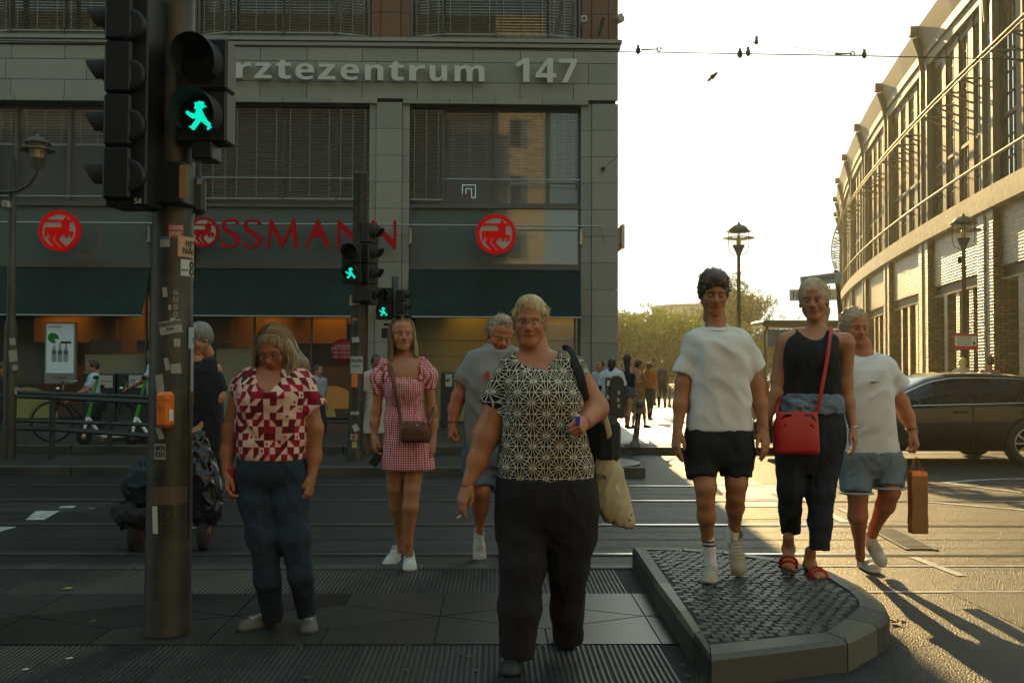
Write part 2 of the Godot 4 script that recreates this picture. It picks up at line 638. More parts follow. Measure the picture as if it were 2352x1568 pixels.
func near_pavement() -> void:
	var base := MB.new()
	base.box(Vector3(-9.5, -0.05, -7.13), Vector3(1.6, 0.004, 3.0))
	var pave := struct("near_pavement", base, M.joint)
	var edge := MB.new()
	for k in 11:
		edge.obox(Transform3D(Basis(), Vector3(-9.0 + k, 0.0, -7.21)), Vector3(0.992, 0.036, 0.15), 0.008)
	obj("lowered_kerb", edge, M.kerb, pave).set_meta("kind", "stuff")
	# ribbed guidance tiles
	var tile := MB.new()
	for s: Array in [[0.38], [0.3]]:
		pass
	var variants := []
	for depth: float in [0.375, 0.3]:
		tile = MB.new()
		tile.box(Vector3(-0.148, -0.03, -depth / 2), Vector3(0.148, 0.003, depth / 2))
		for r in 11:
			var rx := -0.148 + 0.0269 * (r + 0.5)
			var h := depth / 2
			tile.quad(Vector3(rx - 0.009, 0.003, h), Vector3(rx - 0.005, 0.009, h), Vector3(rx - 0.005, 0.009, -h), Vector3(rx - 0.009, 0.003, -h))
			tile.quad(Vector3(rx - 0.005, 0.009, h), Vector3(rx + 0.005, 0.009, h), Vector3(rx + 0.005, 0.009, -h), Vector3(rx - 0.005, 0.009, -h))
			tile.quad(Vector3(rx + 0.005, 0.009, h), Vector3(rx + 0.009, 0.003, h), Vector3(rx + 0.009, 0.003, -h), Vector3(rx + 0.005, 0.009, -h))
			tile.quad(Vector3(rx - 0.009, 0.003, h), Vector3(rx + 0.009, 0.003, h), Vector3(rx + 0.005, 0.009, h), Vector3(rx - 0.005, 0.009, h))
		variants.append(tile.mesh())
	var tones := [M.tactile, tri_mat(lin(0.063, 0.06, 0.049), 0.5, M.grain, 1.3), tri_mat(lin(0.053, 0.051, 0.044), 0.5, M.grain, 1.3)]
	var rows := [[-6.93, 0], [-6.55, 0], [-4.99, 0], [-4.61, 0], [-4.23, 0]]
	for row: Array in rows:
		for k in 34:
			var px := -9.2 + k * 0.3
			if px > 0.95:
				continue
			obj("tactile_tile", variants[row[1]], tones[(k * 7 + int(row[0] * 10)) % 3], pave, Transform3D(Basis(), Vector3(px, 0.0, row[0])))
	# smooth slabs laid as squares on their corners between mitred slabs
	var smooth := [M.slab, tri_mat(lin(0.068, 0.068, 0.06), 0.33, M.grain, 1.6, M.bumps, 0.12), tri_mat(lin(0.056, 0.058, 0.052), 0.38, M.grain, 1.6, M.bumps, 0.12)]
	var zb := -5.185
	var zt := -6.355
	var zm := (zb + zt) / 2
	var lay := Basis(Vector3(1, 0, 0), Vector3(0, 0, -1), Vector3(0, 1, 0))
	for k in 10:
		var cx := -9.0 + k * 1.16
		var g := 0.004
		var dia := PackedVector2Array([Vector2(-0.56 + g, 0), Vector2(0, -0.28 + g), Vector2(0.56 - g, 0), Vector2(0, 0.28 - g)])
		var b := MB.new()
		b.prism(dia, Transform3D(lay, Vector3(cx, -0.03, zm)), 0.042)
		obj("paving_slab", b, smooth[k % 3], pave)
		for side: float in [-1.0, 1.0]:
			for half: float in [-1.0, 1.0]:
				var p := PackedVector2Array([Vector2(half * g, side * (0.28 + g)), Vector2(half * (0.58 - g), side * g), Vector2(half * (0.58 - g), side * 0.58), Vector2(half * g, side * 0.58)])
				b = MB.new()
				b.prism(p, Transform3D(lay, Vector3(cx, -0.03, zm)), 0.042)
				obj("paving_slab", b, smooth[(k + int(side + half * 2) + 6) % 3], pave)
	for k in 10:
		for r in 6:
			var b := MB.new()
			b.obox(Transform3D(Basis(), Vector3(-8.9 + k * 1.0, -0.01, -3.54 + r * 1.0)), Vector3(0.992, 0.044, 0.992))
			obj("paving_slab", b, smooth[(k + r * 2) % 3], pave)
	# weeds at the foot of the island
	var weed := thing("weed", "small green weed growing at the front corner of the traffic island", "weed", Vector3(0.93, 0, -4.44))
	var wb := MB.new()
	var rng := RandomNumberGenerator.new()
	rng.seed = 5
	for k in 60:
		var a := rng.randf() * TAU
		var o := Vector3(rng.randf_range(-0.05, 0.03), 0, rng.randf_range(-0.07, 0.07))
		var tip := o + Vector3(cos(a) * 0.05, rng.randf_range(0.02, 0.09), sin(a) * 0.05)
		var s := Vector3(-sin(a), 0, cos(a)) * 0.005
		wb.tri(o - s, o + s, tip)
		wb.tri(o + s, o - s, tip)
	obj("leaves", wb, mat(lin(0.09, 0.12, 0.03), 0.6), weed)


func build_island() -> void:
	var isl := Node3D.new()
	isl.name = "traffic_island"
	add_child(isl)
	isl.set_meta("kind", "structure")
	var outer := [[10, 575], [300, 578], [560, 595], [880, 640], [1180, 712], [1400, 815], [1520, 905], [1552, 970], [1530, 1010], [1480, 1040], [1300, 1130], [900, 1180], [480, 1228], [375, 1100], [270, 960], [140, 780]]
	var inner := [[95, 592], [320, 597], [550, 612], [850, 657], [1150, 735], [1310, 835], [1368, 895], [1372, 930], [1350, 955], [1290, 1000], [1170, 1085], [830, 1122], [470, 1160], [420, 1075], [345, 960], [230, 790]]
	var po := []
	var pi := []
	for q: Array in outer:
		po.append(z7(q[0], q[1], 0.15))
	for q: Array in inner:
		pi.append(z7(q[0], q[1], 0.15))
	var lay := Basis(Vector3(1, 0, 0), Vector3(0, 0, -1), Vector3(0, 1, 0))
	# kerb stones: each with a rounded outer edge
	var spans := [[0, 1], [1, 2], [2, 3], [3, 4], [4, 5], [5, 7], [7, 9], [9, 10], [10, 12], [12, 13], [13, 14], [14, 15], [15, 16]]
	var km := [M.kerb, tri_mat(lin(0.18, 0.165, 0.105), 0.55, M.grain, 2.0, M.bumps, 0.12), tri_mat(lin(0.13, 0.125, 0.1), 0.5, M.grain, 2.0, M.bumps, 0.12)]
	for s in spans.size():
		var b := MB.new()
		var n0: int = spans[s][0]
		var n1: int = spans[s][1]
		for k in range(n0, n1):
			var a0: Vector3 = po[k % 16]
			var a1: Vector3 = po[(k + 1) % 16]
			var c0: Vector3 = pi[k % 16]
			var c1: Vector3 = pi[(k + 1) % 16]
			var gap := (a1 - a0).normalized() * 0.004
			if k == n0:
				a0 += gap
				c0 += gap
			if k == n1 - 1:
				a1 -= gap
				c1 -= gap
			var r0 := (c0 - a0).normalized() * 0.022
			var r1 := (c1 - a1).normalized() * 0.022
			var dn := Vector3(0, -0.022, 0)
			var low := Vector3(0, -0.2, 0)
			b.quad(a1 + r1, a0 + r0, c0, c1)
			b.quad(a1 + dn, a0 + dn, a0 + r0, a1 + r1)
			b.quad(a1 + low, a0 + low, a0 + dn, a1 + dn)
			b.quad(c0 + low, c1 + low, c1, c0)
			if k == n0:
				b.quad(a0 + low, c0 + low, c0, a0 + dn)
			if k == n1 - 1:
				b.quad(c1 + low, a1 + low, a1 + dn, c1)
		obj("kerb_stone", b, km[s % 3], isl)
	var poly := PackedVector2Array()
	for p: Vector3 in pi:
		poly.append(Vector2(p.x, -p.z))
	var bed := MB.new()
	bed.prism(poly, Transform3D(lay, Vector3(0, 0.0, 0)), 0.1405)
	obj("bed", bed, M.joint, isl)
	# small granite setts in bowed rows
	var meshes := []
	var rng := RandomNumberGenerator.new()
	rng.seed = 11
	for k in 8:
		var b := MB.new()
		b.obox(Transform3D(), Vector3(rng.randf_range(0.056, 0.064), 0.05, rng.randf_range(0.051, 0.058)), rng.randf_range(0.006, 0.009))
		for j in b.v.size():
			if b.v[j].y > 0:
				b.v[j].y += 0.002 * sin(b.v[j].x * 90.0 + k) + 0.002 * cos(b.v[j].z * 90.0 + k * 2)
		meshes.append(b.mesh())
	var mats := [M.cobble, tri_mat(lin(0.1, 0.092, 0.078), 0.5, M.grain, 2.5, M.bumps, 0.15), tri_mat(lin(0.07, 0.066, 0.058), 0.48, M.grain, 2.5, M.bumps, 0.15), tri_mat(lin(0.09, 0.079, 0.062), 0.52, M.grain, 2.5, M.bumps, 0.15)]
	var places := []
	var r := 0
	var z := -7.15
	while z < -4.6:
		var x := 0.9 + (0.032 if r % 2 else 0.0)
		while x < 2.2:
			var p := Vector2(x + rng.randf_range(-0.006, 0.006), -z + rng.randf_range(-0.006, 0.006) + 0.03 * sin((x - 0.9) * 2.4))
			var inside := Geometry2D.is_point_in_polygon(p, poly)
			if inside:
				for o: Vector2 in [Vector2(0.022, 0), Vector2(-0.022, 0), Vector2(0, 0.02), Vector2(0, -0.02)]:
					inside = inside and Geometry2D.is_point_in_polygon(p + o, poly)
			if inside:
				places.append(p)
			x += 0.064
		z += 0.06
		r += 1
	places.reverse()
	var rest := []
	for k in places.size():
		var p: Vector2 = places[k]
		var tf := Transform3D(Basis.from_euler(Vector3(rng.randf_range(-0.03, 0.03), rng.randf_range(-0.1, 0.1), rng.randf_range(-0.03, 0.03))), Vector3(p.x, 0.123 + rng.randf_range(-0.002, 0.002), -p.y))
		if k < 298:
			obj("cobble", meshes[rng.randi() % 8], mats[rng.randi() % 4], isl, tf)
		else:
			rest.append(tf)
	if rest.size():
		var mm := MultiMesh.new()
		mm.transform_format = MultiMesh.TRANSFORM_3D
		mm.mesh = meshes[0]
		mm.instance_count = rest.size()
		for k in rest.size():
			mm.set_instance_transform(k, rest[k])
		var mi := MultiMeshInstance3D.new()
		mi.name = "cobbles"
		mi.multimesh = mm
		mi.material_override = M.cobble
		isl.add_child(mi)
		stuff(mi)


# ---------- the office block with the shop ----------
const FZ := -24.5

func panel(parent: Node, called: String, x0: float, y0: float, x1: float, y1: float, proud: float, m: Material, g := 0.007) -> void:
	var b := MB.new()
	b.obox(Transform3D(Basis(), Vector3((x0 + x1) / 2, (y0 + y1) / 2, FZ + proud - 0.05)), Vector3(x1 - x0 - g * 2, y1 - y0 - g * 2, 0.1))
	obj(called, b, m, parent)


func fbox(b: MB, x0: float, y0: float, x1: float, y1: float, z0: float, z1: float) -> void:   # z measured out of the facade
	b.box(Vector3(minf(x0, x1), y0, FZ + minf(z0, z1)), Vector3(maxf(x0, x1), y1, FZ + maxf(z0, z1)))


func blind(parent: Node, x0: float, x1: float, y0: float, y1: float, z: float, m: Material, tilt: float, x1z := 0.0, z1 := 0.0) -> void:
	# slats about 7 cm apart on cords, between two ends that may lie at different depths
	var b := MB.new()
	var a := Vector3(x0, 0, FZ + z)
	var c := Vector3(x1, 0, FZ + z + z1)
	var along := (c - a).normalized()
	var out := along.cross(Vector3.UP)
	var k := 0
	var y := y1
	while y > y0:
		var w := 0.027
		var up := (out * cos(tilt) + Vector3.UP * sin(tilt)) * w
		var o := Vector3(0, y, 0)
		var bow := Vector3.UP.slerp(out, 0.0) * 0.004
		b.quad(a + o - up, c + o - up, c + o + bow, a + o + bow)
		b.quad(a + o + bow, c + o + bow, c + o + up, a + o + up)
		y -= 0.072
		k += 1
	for f: float in [0.12, 0.5, 0.88]:
		var p := a.lerp(c, f) + out * 0.034
		b.box(Vector3(p.x - 0.006, y0, p.z - 0.003), Vector3(p.x + 0.006, y1, p.z + 0.003))
	var rail := a.lerp(c, 0.5) + Vector3(0, y0 - 0.02, 0)
	b.obox(Transform3D(Basis(along, Vector3.UP, out), rail), Vector3((c - a).length(), 0.035, 0.05))
	obj("blind", b, m, parent).set_meta("kind", "stuff")


func build_office() -> void:
	var o := thing("office_building", "grey stone office block with a drugstore on the ground floor", "building")
	var lv := [9.22, 8.88, 8.38, 7.98, 7.85]
	var st := [M.stone, M.stone_b, M.stone_c]
	var rng := RandomNumberGenerator.new()
	rng.seed = 3
	# carcass behind the stone: side wall, roof and the solid floors
	var b := MB.new()
	fbox(b, -62, 7.8, 2.9, 9.5, -0.12, -12)
	fbox(b, -62, 3.98, 2.9, 5.4, -0.3, -0.6)
	fbox(b, 2.6, 0.0, 2.95, 34, -0.12, -18)
	fbox(b, -62, 12.6, 2.9, 34, -0.12, -18)
	fbox(b, -62, 0, 2.6, 12.6, -3.4, -3.8)
	for x: float in [-13.55, -8.31, -3.06, 2.09]:
		var w := 1.0 if x > -12 else 0.98
		fbox(b, x + 0.02, 0.1, minf(x + w - 0.02, 2.95), 12.6, -0.12, -0.7)
	fbox(b, -62, 0, -13.5, 12.6, -0.12, -0.6)
	obj("wall", b, M.dark_wall, o)
	# stone band with its ledge
	b = MB.new()
	fbox(b, -20, 9.36, 3.08, 9.45, 0.1, -0.2)
	fbox(b, -20, 9.25, 3.05, 9.335, 0.06, -0.2)
	obj("ledge", b, M.stone, o)
	var rows := [[0, 1, [-16.9, -15.6, -14.3, -13.0, -11.7, -10.42, -9.12, -7.85, -6.56, -5.71, -4.58, -3.24, -1.9, -0.55, 0.6, 1.9, 3.0]], [1, 2, [-16.0, -14.6, -13.2, -11.84, -9.9, -8.6, -7.0, -6.15, -5.47, -4.36, -2.9, -2.25, -0.8, 0.7, 2.27, 3.0]], [2, 3, [-16.9, -15.6, -14.3, -13.0, -11.7, -10.42, -9.12, -7.85, -6.56, -5.71, -4.58, -3.24, -1.9, -0.55, 0.6, 1.9, 3.0]]]
	for r: Array in rows:
		var xs: Array = r[2]
		for k in xs.size() - 1:
			panel(o, "stone_panel", xs[k], lv[r[1]], xs[k + 1], lv[r[0]], 0.0 if r[0] != 1 else -0.004, st[rng.randi() % 3])
	for bay: Array in [[-12.75, -8.08], [-7.45, -2.86], [-2.25, 2.27]]:
		for k in 4:
			var x0 := lerpf(bay[0], bay[1], k / 4.0)
			panel(o, "stone_panel", x0, lv[4], lerpf(bay[0], bay[1], (k + 1) / 4.0), lv[3], 0.05, st[rng.randi() % 3])
	# piers of stacked stone, terracotta above the band
	for pier: Array in [[-13.5, -12.52], [-8.29, -7.27], [-3.06, -2.08], [2.09, 3.0]]:
		var y := 7.896
		var k := 0
		while y > 0.2:
			var low := maxf(y - 0.648, 0.12)
			var c0: float = pier[0] + (0.17 if pier[0] < 2 else 0.265)
			var c1: float = pier[1] - (0.18 if pier[0] < 2 else 0.0)
			panel(o, "stone_panel", pier[0], low, c0, y, -0.05, st[(k + 1) % 3], 0.005)
			panel(o, "stone_panel", c0, low, c1, y, 0.0, st[rng.randi() % 3], 0.005)
			if c1 < pier[1]:
				panel(o, "stone_panel", c1, low, pier[1], y, -0.05, st[(k + 2) % 3], 0.005)
			y -= 0.648
			k += 1
		y = 9.45
		for j in 6:
			panel(o, "terracotta_panel", pier[0] + 0.02, y, pier[0] + 0.26, y + 0.655, -0.06, M.terracotta, 0.006)
			panel(o, "terracotta_panel", pier[0] + 0.26, y, pier[1] - 0.24, y + 0.655, -0.02, M.terracotta, 0.006)
			panel(o, "terracotta_panel", pier[1] - 0.24, y, pier[1], y + 0.655, -0.06 if pier[0] < 2 else -0.02, M.terracotta, 0.006)
			y += 0.655
	var bays := [[-12.5, -8.31], [-7.25, -3.06], [-2.08, 2.09]]
	for n in 3:
		var x0: float = bays[n][0]
		var x1: float = bays[n][1]
		var xs := [x0, x0 + 0.81, x0 + 2.1, x0 + 3.38, x1]
		# first-floor window: frame, mullions, panes and blinds
		var win := obj("window", frame_mesh(xs, 5.4, 7.86, -0.32, 0.09), M.frame, o)
		for k in 4:
			for layer in 2:
				var g := MB.new()
				var gz := FZ - 0.33 - layer * 0.02
				g.quad(Vector3(xs[k] + 0.05, 5.5, gz), Vector3(xs[k + 1] - 0.05, 5.5, gz), Vector3(xs[k + 1] - 0.05, 7.8, gz), Vector3(xs[k] + 0.05, 7.8, gz))
				obj("pane", g, M.glass, win)
			var inside := n == 0 or (n == 2 and k > 0)
			if inside:
				blind(o, xs[k] + 0.09, xs[k + 1] - 0.09, 6.12 if n == 2 else 6.9, 7.72, -0.42, M.blind_in, 0.55)
			else:
				blind(o, xs[k] + 0.02, xs[k + 1] - 0.02, 5.56, 7.72, -0.12, M.blind, 0.62)
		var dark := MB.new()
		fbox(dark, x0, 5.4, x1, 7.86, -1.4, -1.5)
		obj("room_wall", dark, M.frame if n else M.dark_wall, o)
		var bar := MB.new()
		bar.tube([Vector3(x0 + (0.85 if n == 2 else 0.0), 6.04 if n else 5.56, FZ - 0.1), Vector3(x1, 6.04 if n else 5.56, FZ - 0.1)], [0.02], 6)
		obj("handrail", bar, M.steel, o)
		# second-floor bay: the middle stands out, the ends turn back
		var fr := MB.new()
		fbox(fr, x0, 9.45, x0 + 0.06, 12.6, -0.3, -0.06)
		fbox(fr, x1 - 0.06, 9.45, x1, 12.6, -0.3, -0.06)
		fbox(fr, x0, 9.45, x1, 9.5, -0.3, 0.08)
		for m in [1, 2, 3]:
			fbox(fr, xs[m] - 0.012, 9.47, xs[m] + 0.012, 12.6, -0.1, 0.14)
		obj("window", fr, M.frame, o)
		blind(o, xs[0] + 0.08, xs[1] - 0.02, 9.56, 12.5, -0.12, M.blind, 0.7, 0.0, 0.2)
		blind(o, xs[1] + 0.02, xs[2] - 0.02, 9.56, 12.5, 0.08, M.blind, 0.5)
		blind(o, xs[2] + 0.02, xs[3] - 0.02, 9.56, 12.5, 0.08, M.blind, 0.62 if n == 1 else 0.5)
		blind(o, xs[3] + 0.02, xs[4] - 0.08, 9.56, 12.5, 0.08, M.blind, 0.7, 0.0, -0.2)
		dark = MB.new()
		fbox(dark, x0, 9.45, x1, 12.6, -0.35, -0.4)
		obj("pane", dark, M.mirror_glass, o)
		# panelled glass band, trim and awning
		b = MB.new()
		fbox(b, x0 + 0.05, 3.98, x1 - 0.05, 5.34, -0.2, -0.25)
		obj("glass_band", b, M.band_glass, o)
		b = MB.new()
		fbox(b, x0, 5.34, x1, 5.42, -0.26, -0.12)
		fbox(b, x0, 3.84, x1, 3.98, -0.26, -0.1)
		fbox(b, x0, 3.98, x0 + 0.05, 5.34, -0.26, -0.15)
		fbox(b, x1 - 0.05, 3.98, x1, 5.34, -0.26, -0.15)
		obj("trim", b, M.frame, o)
		b = MB.new()
		var ax0 := x0 + 0.02
		var ax1 := x1 - 0.02
		b.quad(Vector3(ax0, 2.68, FZ + 0.42), Vector3(ax1, 2.68, FZ + 0.42), Vector3(ax1, 3.84, FZ - 0.12), Vector3(ax0, 3.84, FZ - 0.12))
		b.quad(Vector3(ax1, 2.675, FZ + 0.42), Vector3(ax0, 2.675, FZ + 0.42), Vector3(ax0, 3.835, FZ - 0.12), Vector3(ax1, 3.835, FZ - 0.12))
		b.quad(Vector3(ax0, 2.66, FZ + 0.421), Vector3(ax1, 2.66, FZ + 0.421), Vector3(ax1, 2.68, FZ + 0.421), Vector3(ax0, 2.68, FZ + 0.421))
		var aw := obj("awning", b, M.awning, o)
		b = MB.new()
		b.tube([Vector3(ax0, 2.655, FZ + 0.42), Vector3(ax1, 2.655, FZ + 0.42)], [0.022], 8)
		obj("front_bar", b, M.steel, aw)
		for ax: float in [ax0 + 0.05, ax1 - 0.05]:
			b = MB.new()
			b.tube([Vector3(ax, 2.66, FZ + 0.4), Vector3(ax, 2.75, FZ - 0.2)], [0.016], 6)
			obj("arm", b, M.frame, aw)
		# shop window
		var sxs := [x0 + 0.02, lerpf(x0, x1, 0.34), lerpf(x0, x1, 0.67), x1 - 0.02] if n == 1 else [x0 + 0.02, lerpf(x0, x1, 0.97), x1 - 0.02]
		var sw := obj("shop_window", frame_mesh(sxs, 0.13, 3.9, -0.2, 0.04), M.frame, o)
		for k in sxs.size() - 1:
			var g := MB.new()
			g.quad(Vector3(sxs[k], 0.2, FZ - 0.22), Vector3(sxs[k + 1], 0.2, FZ - 0.22), Vector3(sxs[k + 1], 3.84, FZ - 0.22), Vector3(sxs[k], 3.84, FZ - 0.22))
			obj("pane", g, M.glass, sw)
	shop_inside(o)
	shop_signs()
	block_letters()


func frame_mesh(xs: Array, y0: float, y1: float, z: float, w: float) -> MB:
	var b := MB.new()
	for x: float in xs:
		fbox(b, x - w / 2, y0, x + w / 2, y1, z - 0.05, z + 0.05)
	fbox(b, xs[0], y0, xs[-1], y0 + w, z - 0.047, z + 0.047)
	fbox(b, xs[0], y1 - w, xs[-1], y1, z - 0.047, z + 0.047)
	return b


func shop_inside(o: Node) -> void:
	var olive := mat(lin(0.33, 0.33, 0.13), 0.7)
	var b := MB.new()
	fbox(b, -2.0, 0.1, 2.1, 3.84, -1.3, -1.36)
	obj("display_wall", b, olive, o)
	for y: float in [0.95, 1.35, 1.75, 2.15]:
		b = MB.new()
		fbox(b, -2.0, y, 2.1, y + 0.012, -1.298, -1.2955)
		obj("wall_joint", b, M.frame, o)
	b = MB.new()
	fbox(b, -12.5, 3.84, 2.1, 3.9, -0.3, -3.4)
	obj("shop_ceiling", b, mat(lin(0.25, 0.2, 0.14), 0.8), o)
	b = MB.new()
	fbox(b, -12.5, 0.1, -3.0, 3.84, -3.3, -3.36)
	obj("back_wall", b, mat(lin(0.2, 0.12, 0.05), 0.8), o)
	for k in 3:
		b = MB.new()
		fbox(b, -12.4 + k * 3.1, 2.1, -10.2 + k * 3.1, 2.75, -3.0, -3.2)
		obj("shelf_panel", b, mat(lin(0.35, 0.17, 0.04), 0.6), o)
	b = MB.new()
	fbox(b, -10.1, 0.13, -8.4, 1.75, -0.7, -0.75)
	fbox(b, -6.9, 0.13, -5.9, 1.9, -0.8, -0.85)
	fbox(b, -12.2, 0.13, -11.1, 0.8, -0.6, -0.65)
	obj("display_board", b, mat(lin(0.32, 0.33, 0.2), 0.7), o)
	b = MB.new()
	for q: Array in [[-10.05, 1.8, -9.3, 2.12], [-8.9, 1.8, -8.45, 2.1], [-5.7, 1.3, -4.9, 1.95], [-5.6, 0.4, -4.7, 1.1], [-11.9, 1.0, -11.2, 2.0]]:
		fbox(b, q[0], q[1], q[2], q[3], -0.9, -0.95)
	obj("shelf_goods", b, mat(lin(0.1, 0.085, 0.06), 0.8), o)
	# orange and lime decals at the foot of the window
	for q: Array in [[-3.9, 0.75, 0.55, lin(0.6, 0.25, 0.02)], [-4.35, 0.55, 0.5, lin(0.35, 0.36, 0.06)], [-11.3, 0.5, 0.75, lin(0.3, 0.28, 0.05)], [-9.0, 0.4, 0.6, lin(0.2, 0.24, 0.05)]]:
		var p := PackedVector2Array()
		for k in 17:
			p.append(Vector2(cos(PI * k / 16), sin(PI * k / 16)) * float(q[2]))
		b = MB.new()
		b.prism(p, Transform3D(Basis(), Vector3(q[0], q[1] - 0.3, FZ - 0.26 - absf(q[0]) * 0.001)), 0.004)
		obj("window_decal", b, mat(q[3], 0.6), o)
	# recessed lamps: two that wash the olive wall, warm ones deeper in
	for q: Array in [[-0.62, -1.0, 0.75], [1.72, -1.0, 0.7], [-9.3, -2.2, 0.6], [-6.2, -2.2, 0.55], [-4.4, -2.2, 0.5], [-11.6, -2.2, 0.5]]:
		var lamp := MB.new()
		lamp.lathe([Vector2(0.001, 0), Vector2(0.07, 0), Vector2(0.07, 0.05)], 12, Transform3D(Basis(), Vector3(q[0], 3.77, FZ + q[1])))
		var lm := mat(lin(0.8, 0.7, 0.5), 0.5)
		lm.emission_enabled = true
		lm.emission = Color(1.0, 0.75, 0.35)
		lm.emission_energy_multiplier = 1.2
		obj("ceiling_lamp", lamp, lm, o)
		var s := SpotLight3D.new()
		s.name = "ceiling_light"
		s.position = Vector3(q[0], 3.74, FZ + q[1])
		s.light_energy = q[2] * LAMPS
		s.light_color = Color(1.0, 0.72, 0.25)
		s.spot_range = 8.0
		s.spot_attenuation = 2.0
		s.spot_angle = 38.0
		s.light_size = 0.06
		s.shadow_enabled = true
		s.rotation_degrees = Vector3(-50 if q[1] < -1.2 else -72, 0, 0)
		add_child(s, true)


const LAMPS := 1.6


func emblem(parent: Node, c: Vector3, r: float, depth: float) -> void:
	var rm: Material = M.red_lit if r > 0.4 else M.red_sign
	var x := Transform3D(Basis(), c)
	var b := MB.new()
	var disc := PackedVector2Array()
	for k in 40:
		disc.append(Vector2(cos(TAU * k / 40), sin(TAU * k / 40)) * r * 0.9)
	b.prism(disc, x, depth * 0.8)
	obj("backing", b, M.grey_plate, parent)
	b = MB.new()
	for k in 48:
		var a := TAU * k / 48
		var e := TAU * (k + 1) / 48
		var p := Vector3(cos(a), sin(a), 0) * r
		var q := Vector3(cos(e), sin(e), 0) * r
		var f := Vector3(0, 0, depth)
		var s := 0.825
		b.quad(c + p * s + f, c + p + f, c + q + f, c + q * s + f)
		b.quad(c + p, c + q, c + q + f, c + p + f)
		b.quad(c + q * s, c + p * s, c + p * s + f, c + q * s + f)
	obj("ring", b, rm, parent)
	b = MB.new()
	var fig := PackedVector2Array()
	for q: Array in [[840, 690], [1250, 690], [1215, 552], [840, 552], [835, 497], [1302, 497], [1306, 450], [1330, 424], [1362, 428], [1382, 460], [1384, 497], [1516, 497], [1512, 552], [1440, 552], [1430, 790], [1520, 793], [1552, 840], [1500, 972], [1455, 940], [1475, 875], [1425, 875], [1390, 962], [1345, 955], [1330, 875], [1250, 875], [1180, 1000], [1362, 1182], [1247, 1203], [1070, 1000], [1120, 880], [1085, 870], [1020, 1010], [1215, 1212], [1080, 1200], [905, 1000], [945, 920], [890, 830], [910, 745], [885, 745], [875, 920], [845, 935], [820, 910], [815, 730]]:
		fig.append(Vector2(q[0] - 1180.0, 780.0 - q[1]) / 520.0 * r)
	b.prism(fig, x, depth * 0.96, false)
	obj("figure", b, rm, parent)


func ribbon(path: Array, widths: Array) -> PackedVector2Array:
	var c := Curve2D.new()
	for k in path.size():
		var p: Vector2 = path[k]
		var tan := Vector2.ZERO
		if k > 0 and k < path.size() - 1:
			tan = (path[k + 1] - path[k - 1]) / 6.0
		c.add_point(p, -tan, tan)
	var pts := c.get_baked_points()
	var left := PackedVector2Array()
	var right := PackedVector2Array()
	var total := pts.size() - 1
	for k in range(0, pts.size(), maxi(1, total / 26)):
		var d := (pts[mini(k + 1, total)] - pts[maxi(k - 1, 0)]).normalized()
		var f := float(k) / total * (widths.size() - 1)
		var w := lerpf(widths[int(f)], widths[mini(int(f) + 1, widths.size() - 1)], f - int(f))
		left.append(pts[k] + Vector2(-d.y, d.x) * w / 2)
		right.append(pts[k] - Vector2(-d.y, d.x) * w / 2)
	right.reverse()
	left.append_array(right)
	return left


